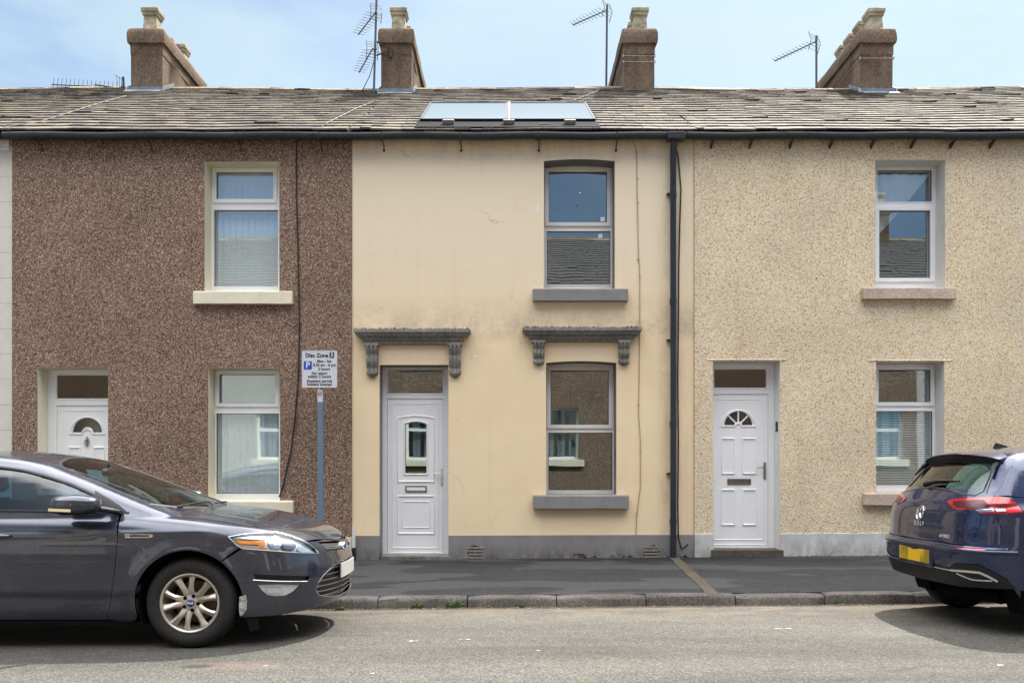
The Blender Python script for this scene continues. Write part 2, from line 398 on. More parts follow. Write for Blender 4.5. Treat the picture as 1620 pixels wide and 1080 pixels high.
def asphalt(name, lo, hi, patch, stain, spec=.35, rough=.85, kind='road'):
    m = new_mat(name, rough=rough, spec=spec); g = G(m)
    vo = g.n('ShaderNodeTexVoronoi'); vo.inputs['Scale'].default_value = 120; g.l(g.co(), vo.inputs['Vector'])
    sp = g.t.nodes.new('ShaderNodeSeparateColor'); g.l(vo.outputs['Color'], sp.inputs[0])
    c = g.ramp(sp.outputs[0], [(0, tuple(x*.55 for x in lo)), (.25, lo), (.75, hi), (.93, tuple(min(1, x*1.25) for x in hi)), (1, tuple(min(1, x*1.9) for x in hi))])
    b = g.noise(.55, 7, .62, g.co((.5, 1, 1))); c = g.mix(1.0, c, g.ramp(b, [(.3, patch[0]), (.7, patch[1])]), 'MULTIPLY')
    n2 = g.noise(7, 6, .7); c = g.mix(.5, c, g.ramp(n2, [(.3, .75), (.7, 1.2)]), 'MULTIPLY')
    s_ = g.noise(1.1, 8, .7, g.co((.8,1.6,1), 'Object', (3.3,1.7,0))); k = g.ramp(s_, [(.57, 0), (.70, 1)])
    c = g.mix(g.math('MULTIPLY', k, stain), c, tuple(x*.4 for x in lo))
    if kind == 'road':
        y = g.axis(1)
        bnd = g.noise(1.0, 5, .6, g.co((.16,1.5,1), 'Object', (2.2,.6,0))); c = g.mix(1.0, c, g.ramp(bnd, [(.32, .74), (.52, 1.02), (.68, 1.16)]), 'MULTIPLY')
        tr = g.math('MULTIPLY', g.rng(y, -4.35, -3.45), g.ramp(g.noise(3.2, 8, .72, g.co((.6,1,1))), [(.40, 0), (.62, 1)]))
        c = g.mix(g.math('MULTIPLY', tr, .5), c, (.20,.155,.105))
        gut = g.math('MULTIPLY', g.rng(y, -3.44, -3.27), g.ramp(g.noise(6, 6, .7), [(.35, .3), (.6, 1)]))
        c = g.mix(g.math('MULTIPLY', gut, .75), c, (.045,.04,.032))
        vw = g.n('ShaderNodeTexVoronoi', feature='DISTANCE_TO_EDGE'); vw.inputs['Scale'].default_value = .6
        g.l(g.co((.45,1,1)), vw.inputs['Vector'])
        ck = g.math('MULTIPLY', g.rng(vw.outputs['Distance'], .010, .002), g.ramp(g.noise(1.7, 4, .7), [(.52, 0), (.6, 1)]))
        c = g.mix(g.math('MULTIPLY', ck, .55), c, (.03,.028,.025))
        # an oil-stained, brick-coloured scuff in front of the car
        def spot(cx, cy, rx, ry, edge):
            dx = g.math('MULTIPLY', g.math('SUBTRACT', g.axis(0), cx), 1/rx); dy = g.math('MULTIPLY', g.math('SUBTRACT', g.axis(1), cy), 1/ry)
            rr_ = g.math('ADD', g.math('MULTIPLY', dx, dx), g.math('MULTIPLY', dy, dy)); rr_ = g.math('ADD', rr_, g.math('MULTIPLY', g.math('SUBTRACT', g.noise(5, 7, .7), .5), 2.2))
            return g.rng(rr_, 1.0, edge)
        c = g.mix(g.math('MULTIPLY', spot(-1.75, -5.78, .34, .16, .2), .22), c, (.20,.125,.095))
        c = g.mix(g.math('MULTIPLY', spot(-2.02, -5.80, .13, .07, .3), .8), c, (.022,.02,.018))
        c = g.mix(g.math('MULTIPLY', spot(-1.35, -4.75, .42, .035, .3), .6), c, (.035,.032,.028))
    else:
        y = g.axis(1)
        wt = g.math('MULTIPLY', g.rng(y, -1.15, -.15), g.ramp(g.noise(1.5, 8, .7, g.co((.7,1.2,1), 'Object', (1.7,4.1,0))), [(.40, 0), (.50, 1)]))
        c = g.mix(g.math('MULTIPLY', wt, .85), c, (.0085,.009,.0095))
        pt = g.ramp(g.noise(.8, 4, .5, g.co((.5,1.3,1), 'Object', (7.7,2.2,0))), [(.50, 0), (.515, 1)])
        c = g.mix(g.math('MULTIPLY', pt, .6), c, (.070,.068,.069))
        lt = g.math('MULTIPLY', g.rng(y, -2.2, -3.1), g.ramp(g.noise(9, 6, .7), [(.45, 0), (.7, 1)]))
        c = g.mix(g.math('MULTIPLY', lt, .4), c, (.085,.08,.072))
    g.color(c)
    g.rough(g.ramp(s_, [(.5, rough), (.75, rough*.7)]))
    g.bump(g.math('ADD', vo.outputs['Distance'], g.math('MULTIPLY', n2, .5)), .5, .008); return m
M['road'] = asphalt('worn_grey_asphalt', (.054,.0515,.0445), (.096,.0915,.079), (.84, 1.1), .35)
M['pavement'] = asphalt('dark_patched_asphalt', (.018,.0185,.0195), (.040,.0395,.041), (.7, 1.25), .7, kind='path')
M['kerb'] = speck('weathered_kerbstone', (.075,.068,.062), (.20,.178,.158), 45, .85, 2.3, .5, .2, .6, 1.2)
M['concrete'] = speck('stained_concrete', (.065,.054,.040), (.13,.112,.085), 32, .85, 2, .3, .2)
M['scored'] = speck('scored_render_joint', (.42,.40,.36), (.58,.56,.50), 30, .9)
M['moss'] = speck('dark_moss', (.03,.035,.025), (.12,.12,.09), 60, .95)
M['earth'] = speck('earth', (.05,.04,.03), (.09,.075,.055), 5, .95)
M['leaf'] = new_mat('weed_leaf', (.10,.20,.035), .6)
M['chip'] = speck('leaf_litter', (.13,.09,.05), (.36,.27,.17), 30, .9)
M['marking'] = speck('worn_white_paint', (.45,.43,.38), (.72,.70,.64), 60, .8)
M['sign_white'] = new_mat('sign_face_white', (.66,.67,.70), .35)
M['sign_black'] = new_mat('sign_black', (.012,.014,.022), .4)
M['sign_blue'] = new_mat('sign_blue', (.012,.08,.50), .35)
M['sign_red'] = new_mat('sign_red', (.55,.03,.06), .4)
M['pole'] = paint('blue_grey_pole_paint', (.14,.21,.28), .42, .08, .5, .2, (.22,.20,.17))
M['solar_frame'] = new_mat('black_anodised_frame', (.014,.016,.02), .35, .5)
def glass(name, tint=(.86,.9,.92), base=.07, ior=1.5, gain=1.0, rough=0.0, gcol=(1,1,1)):
    m = bpy.data.materials.new(name); m.use_nodes = True; t = m.node_tree; t.nodes.clear()
    o = t.nodes.new('ShaderNodeOutputMaterial'); ms = t.nodes.new('ShaderNodeMixShader')
    tr = t.nodes.new('ShaderNodeBsdfTransparent'); tr.inputs[0].default_value = (*tint, 1)
    gl = t.nodes.new('ShaderNodeBsdfGlossy'); gl.inputs['Roughness'].default_value = rough; gl.inputs[0].default_value = (*gcol, 1)
    # two-sided Schlick term, so that light leaving the room is not totally reflected
    fr = t.nodes.new('ShaderNodeLayerWeight'); fr.inputs[0].default_value = .5
    pw = t.nodes.new('ShaderNodeMath'); pw.operation = 'POWER'; pw.inputs[1].default_value = 4.6; t.links.new(fr.outputs['Facing'], pw.inputs[0])
    f0 = ((ior-1)/(ior+1))**2; base = base+f0*gain
    ma = t.nodes.new('ShaderNodeMath'); ma.operation = 'MULTIPLY_ADD'; ma.inputs[1].default_value = min(1, .75*gain); ma.inputs[2].default_value = base; ma.use_clamp = True
    # slight waviness of the panes
    tcn = t.nodes.new('ShaderNodeTexCoord'); nz_ = t.nodes.new('ShaderNodeTexNoise'); nz_.inputs['Scale'].default_value = 1.6; nz_.inputs['Detail'].default_value = 1
    bp = t.nodes.new('ShaderNodeBump'); bp.inputs['Strength'].default_value = .022; bp.inputs['Distance'].default_value = .03
    t.links.new(tcn.outputs['Object'], nz_.inputs['Vector']); t.links.new(nz_.outputs['Fac'], bp.inputs['Height']); t.links.new(bp.outputs[0], gl.inputs['Normal'])
    t.links.new(pw.outputs[0], ma.inputs[0]); t.links.new(ma.outputs[0], ms.inputs[0])
    t.links.new(tr.outputs[0], ms.inputs[1]); t.links.new(gl.outputs[0], ms.inputs[2]); t.links.new(ms.outputs[0], o.inputs[0])
    return m
M['glass'] = glass('window_glass', (.88,.94,.96), .23, 1.55, 1.4, 0.0, (.80,.93,1.0))
M['obscure'] = glass('obscure_glass', (.25,.27,.26), .06, 1.5, 1.4, .08)
M['car_glass'] = glass('tinted_car_glass', (.20,.40,.48), .03, 1.5, 1.3)
M['screen_glass'] = glass('windscreen_glass', (.78,.92,.84), .03, 1.5, 1.2)
M['lens'] = glass('clear_lens', (.93,.94,.95), .03, 1.5, 1.0)
M['panel_glass'] = new_mat('solar_collector_glass', (.02,.03,.045), .08, 0, 1.0, .8)

# ================================================================== ground, road, pavement, kerb
def sheet(name, x0, x1, ys, zf, m, nx=80, parent=None, jit=0.0):
    xs = np.linspace(x0, x1, nx+1); vs = []; fs = []; ny = len(ys)
    r = random.Random(3)
    for y in ys:
        for x in xs: vs.append((x, y, zf(x, y)+(r.uniform(-jit, jit))))
    for j in range(ny-1):
        for i in range(nx):
            a = j*(nx+1)+i; fs.append((a, a+1, a+nx+2, a+nx+1))
    me = bpy.data.meshes.new(name); me.from_pydata(vs, [], fs); me.update()
    for p in me.polygons: p.use_smooth = True
    if me.polygons[0].normal.z < 0: me.flip_normals()
    return link_mesh(name, me, m)
KERB_Y = -3.24
def road_z(x, y):
    t = (y+6.5)/3.26
    return gx(x) + .045*(1-t*t) + .004*math.sin(1.3*x+2*y)*math.sin(2.1*y+.7*x)*(1-abs(t)**6)
def pave_z(x, y):
    t = (y-KERB_Y)/3.24
    return gx(x) + .096+.034*t + (.003*math.sin(2.2*x+y*1.7)*math.sin(1.9*y+.4) if -3.05 < y < -.15 else 0)
tag(sheet('ground', -300, 300, [-300, 300], lambda x, y: -.6, M['earth'], 2), kind='structure')
tag(sheet('road', -45, 45, list(np.linspace(-9.76, KERB_Y, 34)), road_z, M['road'], 360, jit=.0012), kind='structure')
tag(sheet('pavement', -45, 45, list(np.linspace(KERB_Y+.13, .1, 26)), pave_z, M['pavement'], 300, jit=.001), kind='structure')
tag(sheet('pavement', -45, 45, list(np.linspace(-13.2, -9.89, 8)), lambda x, y: gx(x)+.11, M['pavement'], 60), kind='structure')
def kerb(name, y0, y1, face):
    mb = MB(); x = -30.0; r = random.Random(5)
    x = -1.26 - .84*34
    while x < 30:
        L = .84; a, b = x+.005, x+L-.005
        dz = r.uniform(-.006, .006); dy = r.uniform(-.006, .006)
        n = 7; secs = []
        for i in range(n):
            xx = a+(b-a)*i/(n-1); z = gx(xx)
            j = lambda s: r.uniform(-s, s)
            rr = .028
            end = .008 if i in (0, n-1) else 0
            fy = y0+dy; s_ = 1 if y1 > y0 else -1
            secs.append([(xx, fy+s_*(end), z-.12), (xx, fy+s_*(end+j(.003)), z+.062+j(.004)), (xx, fy+s_*(.010+end), z+.083+dz-end+j(.003)), (xx, fy+s_*(rr+.01), z+.097+dz-end+j(.003)), (xx, y1, z+.098+dz-end), (xx, y1, z-.12)])
        m_ = len(secs[0]); vs = [p for s in secs for p in s]; fs = []
        for i in range(n-1):
            for k in range(m_):
                k2 = (k+1) % m_; fs.append((i*m_+k, i*m_+k2, (i+1)*m_+k2, (i+1)*m_+k))
        fs += [tuple(range(m_)), tuple((n-1)*m_+k for k in range(m_))]
        mb.add(vs, fs); x += L
    return tag(mb.build(name, M['kerb'], smooth=40), kind='structure')
kerb('kerb', KERB_Y, KERB_Y+.135, 1)
kerb('kerb', -9.76, -9.895, -1)
# concrete drain strip crossing the pavement
mb = MB(); pts = []
for i in range(13):
    y = -.02 - 3.08*i/12; xc = 2.13-.22*i/12
    for s_ in (-.062, .062): pts.append((xc+s_+rnd.uniform(-.008, .008), y, pave_z(xc, y)+.005))
mb.add(pts, [(2*i, 2*i+1, 2*i+3, 2*i+2) for i in range(12)])
tag(mb.build('concrete_path_strip', M['concrete'], fix=True), kind='structure')
# faint worn road paint flakes
mb = MB()
for px, py, L in ((655, 1013, 40), (735, 1011, 30), (1240, 997, 50), (590, 1066, 10), (851, 1031, 8), (420, 1052, 8), (1585, 1060, 10)):
    d = FPX*CAMH/(py-HORIZ)*.97; x = (px-810)*d/FPX; y = -CAMD+d; l = L*d/FPX*.22
    for k in range(max(1, int(L/9))):
        cx = x+rnd.uniform(-l, l); cy = y+rnd.uniform(-.015, .015); a = rnd.uniform(.012, .04); b = rnd.uniform(.004, .009)
        n = 7; ring = [(cx+a*math.cos(t)*rnd.uniform(.6, 1), cy+b*math.sin(t)*rnd.uniform(.6, 1)) for t in [2*math.pi*i/n for i in range(n)]]
        mb.add([(p, q, road_z(p, q)+.004) for p, q in ring], [tuple(range(n))])
tag(mb.build('road_marking', M['marking']), kind='structure')

# ================================================================== building pieces
def inset(poly, d):
    n = len(poly); out = []
    area = sum(poly[i][0]*poly[(i+1) % n][1]-poly[(i+1) % n][0]*poly[i][1] for i in range(n))
    sg = 1 if area > 0 else -1
    for i in range(n):
        p0, p1, p2 = Vector(poly[i-1]), Vector(poly[i]), Vector(poly[(i+1) % n])
        e1 = (p1-p0).normalized(); e2 = (p2-p1).normalized()
        n1 = Vector((-e1.y, e1.x))*sg; n2 = Vector((-e2.y, e2.x))*sg
        b = n1+n2
        if b.length < 1e-6: b = n1
        b = b.normalized(); k = d/max(.35, b.dot(n1)); q = p1+b*k; out.append((q.x, q.y))
    return out
def moulding(mb, poly, y, wd=.03, h=.014, prof=((0, 0), (.25, .8), (.5, 1), (.75, .55), (1, 0))):
    loops = [[(a, y-h*t, b) for a, b in inset(poly, wd*s)] for s, t in prof]; n = len(poly)
    vs = [p for l in loops for p in l]; fs = []
    for i in range(len(loops)-1):
        for k in range(n): fs.append((i*n+k, i*n+(k+1) % n, (i+1)*n+(k+1) % n, (i+1)*n+k))
    mb.add(vs, fs)
def opening_poly(px0, px1, pyt, pyb, yf, rise=0.0):
    x0, x1, zt, zb = PX(px0, yf), PX(px1, yf), PZ(pyt, yf), PZ(pyb, yf)
    if not rise: return rect(x0, x1, zb, zt)
    top = [(x1+(x0-x1)*i/10, zt-rise+rise*(1-((i/10-.5)*2)**2)) for i in range(11)]
    return [(x0, zb), (x1, zb)] + top
def prect(b, y): return rect(PX(b[0], y), PX(b[1], y), PZ(b[3], y), PZ(b[2], y))
def reveal(parent, poly, y0, y1, m, ret=.0):
    n = len(poly); mb = MB()
    mb.add([(a, y0, b) for a, b in poly]+[(a, y1, b) for a, b in poly], [(i, (i+1) % n, n+(i+1) % n, n+i) for i in range(n)])
    return mb.build('reveal', m, parent, fix=False)
def window(house, yf, op, depth, panes, sash=0, fm='upvc', rm='pale_paint', sill=None, sm='pale_paint', rise=0, blind=None, glassm='glass'):
    poly = opening_poly(*op, yf, rise); yd = yf+depth
    mb = MB(); prs = [prect(p, yd) for p in panes]
    fpoly = inset(poly, .0015)
    mb.plate(fpoly, prs, yd, yd+.07)
    xs = [p[0] for p in poly]; zs = [p[1] for p in poly]
    # projecting base trim of the plastic frame
    mb.box(min(xs)+.004, max(xs)-.004, yd-.035, yd+.01, min(zs)+.002, min(zs)+.028)
    w_ = mb.build('window', M[fm], house, bevel=.004)
    for k, pr in enumerate(prs):
        s_ = MB()
        if k == sash:
            o = inset(pr, -.048)
            o = [(min(max(a, min(xs)+.003), max(xs)-.003), min(b, max(zs)-.004)) for a, b in o]
            s_.plate(o, [pr], yd-.02, yd+.002)
        else:
            o = inset(pr, -.014); o = [(min(max(a, min(xs)+.003), max(xs)-.003), b) for a, b in o]
            s_.plate(o, [pr], yd-.006, yd+.002)
        s_.build('sash', M[fm], w_, bevel=.004)
        g_ = MB(); (a0, b0), (a1, b1) = pr[0], pr[2]
        g_.quad((a0-.006, yd+.022, b0-.006), (a1+.006, yd+.022, b0-.006), (a1+.006, yd+.022, b1+.006), (a0-.006, yd+.022, b1+.006))
        g_.build('pane', M[glassm], w_)
        # dark gasket
        q = MB(); q.plate(inset(pr, -.003), [inset(pr, .007)], yd+.014, yd+.021); q.build('gasket', M['black_plastic'], w_)
    reveal(w_, poly, yf, yd+.09, M[rm])
    if sill:
        s_ = MB(); pr = prect(sill[:4], yf-sill[4]); (a0, b0), (a1, b1) = pr[0], pr[2]
        x_ = [a0+(a1-a0)*i/9 for i in range(10)]
        r = random.Random(int(sill[0])); ch = .004
        # a stone sill with a slightly uneven front arris
        secs = [[(x, yf-sill[4]+r.uniform(0, ch), b0+r.uniform(-ch, ch)), (x, yf-sill[4]+r.uniform(0, ch), b1-.012+r.uniform(-ch, ch)), (x, yf-sill[4]+.012, b1), (x, yf+depth*.9, b1+.018), (x, yf+.02, b0)] for x in x_]
        n = 5; vs = [p for s in secs for p in s]; fs = [(i*n+k, i*n+(k+1) % n, (i+1)*n+(k+1) % n, (i+1)*n+k) for i in range(9) for k in range(n)] + [tuple(range(n)), tuple(9*n+k for k in range(n))]
        s_.add(vs, fs); s_.build('sill', M[sm], w_, bevel=.006)
    if blind:
        b_ = MB(); x0, x1, z0, z1 = min(xs)+.01, max(xs)-.01, min(zs)+.02, max(zs)-.05
        yb = yd+.105
        if blind == 'vertical':
            x = x0; k = 0; r = random.Random(2)
            while x < x1:
                t = .30+r.uniform(-.05, .05); wv = .0425
                b_.add([(x-wv*math.cos(t), yb-wv*math.sin(t), z0), (x+wv*math.cos(t), yb+wv*math.sin(t), z0), (x+wv*math.cos(t), yb+wv*math.sin(t), z1), (x-wv*math.cos(t), yb-wv*math.sin(t), z1)], [(0, 1, 2, 3)]); x += .087
            b_.box(x0, x1, yb-.02, yb+.02, z1, z1+.04)
        elif blind == 'venetian':
            z = z0; zt = PZ(640, yd)
            while z < zt:
                b_.add([(x0, yb-.011, z-.007), (x1, yb-.011, z-.007), (x1, yb+.011, z+.007), (x0, yb+.011, z+.007)], [(0, 1, 2, 3)]); z += .0235
            b_.box(x0, x1, yb-.02, yb+.02, zt, zt+.03)
            for xx in (x0+.15, (x0+x1)/2, x1-.15): b_.box(xx-.001, xx+.001, yb-.013, yb-.012, z0, zt)
        elif blind == 'curtain':
            # white net drawn to the upper left, its hem hanging on a diagonal
            n1, n2 = 26, 14; vs = []
            for j in range(n2+1):
                t = j/n2
                for i in range(n1+1):
                    s = i/n1; x = x0+(x1-x0)*s
                    hem = z0+(z1-z0)*(.40+.62*s**1.1)
                    z = z1+(hem-z1)*t
                    vs.append((x, yb+.03+.018*math.sin(s*38+t*2.0)+.02*math.sin(t*3+s*9), z))
            b_.add(vs, [(j*(n1+1)+i, j*(n1+1)+i+1, (j+1)*(n1+1)+i+1, (j+1)*(n1+1)+i) for j in range(n2) for i in range(n1)])
            b_.tube([(x0+.02+(x1-x0)*(.98*s), yb+.01, z0+(z1-z0)*(.40+.62*s**1.1)) for s in [i/12 for i in range(13)]], .010, 6)
        b_.build('curtain' if blind == 'curtain' else 'blind', M['curtain' if blind == 'curtain' else 'blind'], w_, smooth=60 if blind == 'curtain' else None, fix=False)
    return poly, w_
def arc_pts(cx, cz, r, a0, a1, n): return [(cx+r*math.cos(R(a0+(a1-a0)*i/n)), cz+r*math.sin(R(a0+(a1-a0)*i/n))) for i in range(n+1)]
def door(house, yf, op, depth, light, leaf, rm, style, hand=1, step=None, lightmat='glass', rise=0):
    poly = opening_poly(*op, yf, rise); yd = yf+depth
    lp, le = prect(light, yd), prect(leaf, yd)
    mb = MB(); mb.plate(inset(poly, .0015), [lp, le], yd, yd+.07)
    moulding(mb, inset(lp, -.02), yd, .018, .008)
    (x0, z0), (x1, z1) = le[0], le[2]
    d_ = empty('door', ORG[house.name]); d_.parent = house; d_.location = (0, 0, 0); ORG[d_.name] = ORG[house.name]
    mb.build('door_frame', M['upvc'], d_, bevel=.004)
    g_ = MB(); (a0, b0), (a1, b1) = lp[0], lp[2]; g_.quad((a0-.005, yd+.02, b0-.005), (a1+.005, yd+.02, b0-.005), (a1+.005, yd+.02, b1+.005), (a0-.005, yd+.02, b1+.005)); g_.build('toplight', M[lightmat], d_)
    m = MB(); S = yd/1.0
    zx = lambda px: PX(px, yd); zz = lambda py: PZ(py, yd)
    lx = inset(le, .004)
    yl = yd+.012
    holes = []; decor = MB()
    cx = (x0+x1)/2
    if style == 'arched':
        gx0, gx1, gz0, gz1 = zx(640.5), zx(675), zz(749), zz(667)
        ga = [(gx0, gz0), (gx1, gz0), (gx1, gz1-.03)] + [(gx1+(gx0-gx1)*i/8, gz1-.03+.03*(1-((i/8-.5)*2)**2)) for i in range(1, 8)] + [(gx0, gz1-.03)]
        holes.append(ga)
        ob = [(zx(628), zz(763)), (zx(688), zz(763)), (zx(688), zz(660))] + [(zx(688)+(zx(628)-zx(688))*i/8, zz(660)+.035*(1-((i/8-.5)*2)**2)) for i in range(1, 8)] + [(zx(628), zz(660))]
        moulding(decor, ob, yl, .030, .013); moulding(decor, inset(ga, -.022), yl, .026, .014)
        moulding(decor, prect((628, 688, 783, 845), yd), yl, .028, .013); moulding(decor, prect((636, 680, 792, 835), yd), yl, .016, .009)
        lb = (641, 675, 768, 778); hx, hz = zx(699), zz(754); lbm = 'upvc'
    else:
        c = zx(137.5) if style == 'sunburst_left' else zx(1168.5); dz = 0
        base = zz(684) if style == 'sunburst_left' else zz(672.5)
        ro = .200; ri = .075
        if style == 'sunburst_left':
            fan = arc_pts(c, base, ro, 0, 180, 20) + arc_pts(c, base, ri, 180, 0, 10)
            fanout = arc_pts(c, base-.03, ro+.052, 0, 180, 20) + arc_pts(c, base-.03, ri-.012, 180, 0, 10)
        else:
            ro = .19; ri = .05
            fan = arc_pts(c, base, ro, 0, 180, 20) + arc_pts(c, base, ri, 180, 0, 10)
            fanout = arc_pts(c, base-.026, ro+.05, 0, 180, 20) + arc_pts(c, base-.026, ri-.014, 180, 0, 8)
        holes.append(fan); ga = fan
        moulding(decor, fanout, yl, .026, .014); moulding(decor, inset(fan, -.016), yl, .018, .012)
        if style == 'sunburst_left':
            top, mid, low, bot = 706, 768, 788, 845; xs_ = ((108, 127), (147, 166)); lb = (124, 151, 775, 783); hx, hz = zx(180), zz(775)
        else:
            top, mid, low, bot = 692, 750, 773, 831; xs_ = ((1141, 1163), (1174.5, 1197)); lb = (1151, 1188, 757, 766); hx, hz = zx(1210), zz(745)
        for a, b in xs_:
            moulding(decor, prect((a, b, top, mid), yd), yl, .024, .016); moulding(decor, prect((a, b, low, bot), yd), yl, .024, .016)
        # radiating bars of the fanlight
        for ang in ((45, 90, 135) if style != 'sunburst_left' else (60, 90, 120)):
            u = Vector((math.cos(R(ang)), math.sin(R(ang)))); v = Vector((-u.y, u.x))*(.009 if style != 'sunburst_left' else .003)
            p, q = Vector((c, base))+u*ri*.95, Vector((c, base))+u*ro*1.02
            if style != 'sunburst_left':
                decor.prism([tuple(p-v), tuple(q-v), tuple(q+v), tuple(p+v)], yl+.002, yl+.022)
        lbm = 'brass'
    m.plate(lx, holes, yl, yl+.045)
    moulding(m, inset(lx, .0), yl+.0005, .014, .006)
    m.add(decor.v, decor.f)
    inner = inset(lx, .062)
    # groove round the inner panel of the leaf
    moulding(m, inner, yl, .016, .007)
    m.build('door_leaf', M['upvc'], d_, smooth=30)
    gg = MB(); V, F = cdt([inset(ga, -.004)], [inset(ga, -.004)], []); gg.add([(a, yl+.025, b) for a, b in V], F)
    gg.build('door_glass', M['glass' if style == 'arched' else 'obscure'], d_)
    l_ = MB(); lr = prect(lb, yd); (p0, q0), (p1, q1) = lr[0], lr[2]
    l_.plate(rect(p0, p1, q0, q1), [rect(p0+.012, p1-.012, q0+.016, q1-.016)], yl-.012, yl)
    l_.box(p0+.013, p1-.013, yl-.007, yl-.001, q0+.017, q1-.017)
    l_.build('letter_plate', M['brass'], d_, bevel=.003)
    if style == 'arched':
        l2 = MB(); l2.box(p0+.018, p1-.018, yl-.010, yl-.006, q0+.020, q1-.018); l2.build('letter_flap', M['upvc'], d_, bevel=.002)
    h_ = MB(); h_.box(hx-.014, hx+.014, yl-.012, yl, hz-.11, hz+.12)
    h_.tube([(hx, yl-.005, hz+.05), (hx, yl-.05, hz+.05), (hx-.05*hand, yl-.055, hz+.052), (hx-.115*hand, yl-.05, hz+.045)], .008, 8)
    h_.lathe([(0, -.016), (.008, -.016), (.008, 0)], (hx, yl, hz-.06), 'y', 10)
    h_.build('door_handle', M['chrome' if style == 'arched' else 'brass'], d_, bevel=.003, smooth=40)
    if style == 'sunburst_left':
        k_ = MB(); kz = zz(699); r_ = [(c+.028*math.cos(a), yl-.018, kz+.034*math.sin(a)-.004) for a in [2*math.pi*i/16 for i in range(16)]]
        k_.tube(r_, .006, 6, True); k_.lathe([(0, -.03), (.018, -.022), (.024, -.006), (.02, 0)], (c, yl, kz+.035), 'y', 12)
        k_.box(c-.008, c+.008, yl-.016, yl, kz-.06, kz+.075); k_.build('knocker', M['brass'], d_, smooth=40)
    reveal(d_, poly, yf, yd+.09, M[rm])
    if step:
        s_ = MB(); pr = prect(step[:4], yf-step[4]); (a0, b0), (a1, b1) = pr[0], pr[2]
        s_.box(a0, a1, yf-step[4], yd+.06, b0-.12, b1); s_.build('doorstep', M['concrete' if style != 'arched' else 'grey_paint'], d_, bevel=.008)
    return poly
WALLTOP, EAVE_Y, RIDGE_Y, PITCH = 5.72, -.16, 4.0, .577
def roof_z(x, y, yo=0):
    return 5.70+PITCH*(y-EAVE_Y) + .016*math.sin(.8*x+.5)*min(1, max(0, (y+.2)/2)) + .005*math.sin(1.9*x+y) + .0025*math.sin(5.3*x+3*y)
def slates(x0, x1, seed, cut=None, mp=None):
    mb = MB(); r = random.Random(seed)
    Ls = math.hypot(1, PITCH); total = (RIDGE_Y-EAVE_Y)
    y = EAVE_Y-.03; j = 0; c = 1/Ls; sN = PITCH/Ls
    while y < RIDGE_Y-.02:
        t = (y-EAVE_Y)/total; ex = (.255-.075*t)*c
        x = x0 - (0 if j % 2 else r.uniform(.1, .2)); wob = r.uniform(0, 6)
        while x < x1:
            wd = r.choice((.15, .18, .2, .22, .25, .30))*r.uniform(.9, 1.1)
            a, b = max(x, x0), min(x+wd-.006, x1)
            if b-a > .03:
                th = r.uniform(.018, .026); yb = y+r.uniform(-.007, .007)+.003*math.sin(1.1*x+wob); yt = y+ex*1.7
                odd = r.random() < .04
                h0 = .034+r.uniform(0, .004)+(r.uniform(.006, .016) if odd else 0)
                def P(xx, yy, h): return (xx, yy-sN*h, roof_z(xx, yy)+c*h)
                sl_, sr_ = r.uniform(-.005, .005), r.uniform(-.005, .005)
                vs = [P(a, yb+sl_, h0-th), P(b, yb+sr_, h0-th), P(b, yt, .0), P(a, yt, .0), P(a, yb+sl_, h0), P(b, yb+sr_, h0), P(b, yt, .008), P(a, yt, .008)]
                mb.add(vs, [(0, 3, 2, 1), (4, 5, 6, 7), (0, 1, 5, 4), (1, 2, 6, 5), (2, 3, 7, 6), (3, 0, 4, 7)])
            x += wd
        y += ex; j += 1
    return mb
def apply_map(mb, f):
    if f: mb.v = [f(v) for v in mb.v]
    return mb
def roof(house, x0, x1, seed, f=None, slate='slate'):
    rf = apply_map(slates(x0, x1, seed), f).build('roof', M[slate], house, fix=f is not None)
    u = MB(); n = 12; xs = [x0+(x1-x0)*i/n for i in range(n+1)]; back = RIDGE_Y+4.2
    for yy0, yy1 in ((EAVE_Y+.02, RIDGE_Y), ):
        vs = [(x, yy0, roof_z(x, yy0)-.012) for x in xs]+[(x, yy1, roof_z(x, yy1)-.012) for x in xs]
        u.add(vs, [(i, i+1, n+2+i, n+1+i) for i in range(n)])
    zb = roof_z(0, RIDGE_Y)-.02
    u.add([(x0, RIDGE_Y, zb), (x1, RIDGE_Y, zb), (x1, back, 5.65), (x0, back, 5.65)], [(0, 1, 2, 3)])
    apply_map(u, f).build('underlay', M['slate_dark'], rf)
    t = MB(); x = x0; r = random.Random(seed)
    while x < x1-.02:
        e = min(x+.46, x1-.001); z = roof_z(x, RIDGE_Y)+.005+r.uniform(-.006, .006); z2 = z+r.uniform(-.006, .006)
        prof = [(-.17, -.085), (-.10, -.03), (-.04, .012), (0, .022), (.04, .012), (.10, -.03), (.17, -.085)]
        vs = [(x+.003, RIDGE_Y+a, z+b) for a, b in prof]+[(e-.003, RIDGE_Y+a, z2+b) for a, b in prof]+[(x+.003, RIDGE_Y+a, z+b-.02) for a, b in prof]+[(e-.003, RIDGE_Y+a, z2+b-.02) for a, b in prof]
        fs = [(i, i+1, 8+i, 7+i) for i in range(6)]+[(14+i, 21+i, 22+i, 15+i) for i in range(6)]+[(i, 14+i, 15+i, i+1) for i in range(6)]+[(7+i, 8+i, 22+i, 21+i) for i in range(6)]+[(0, 7, 21, 14), (6, 20, 27, 13)]
        t.add(vs, fs); x += .46
    apply_map(t, f).build('ridge_tiles', M['ridge'], rf, smooth=35)
    return rf
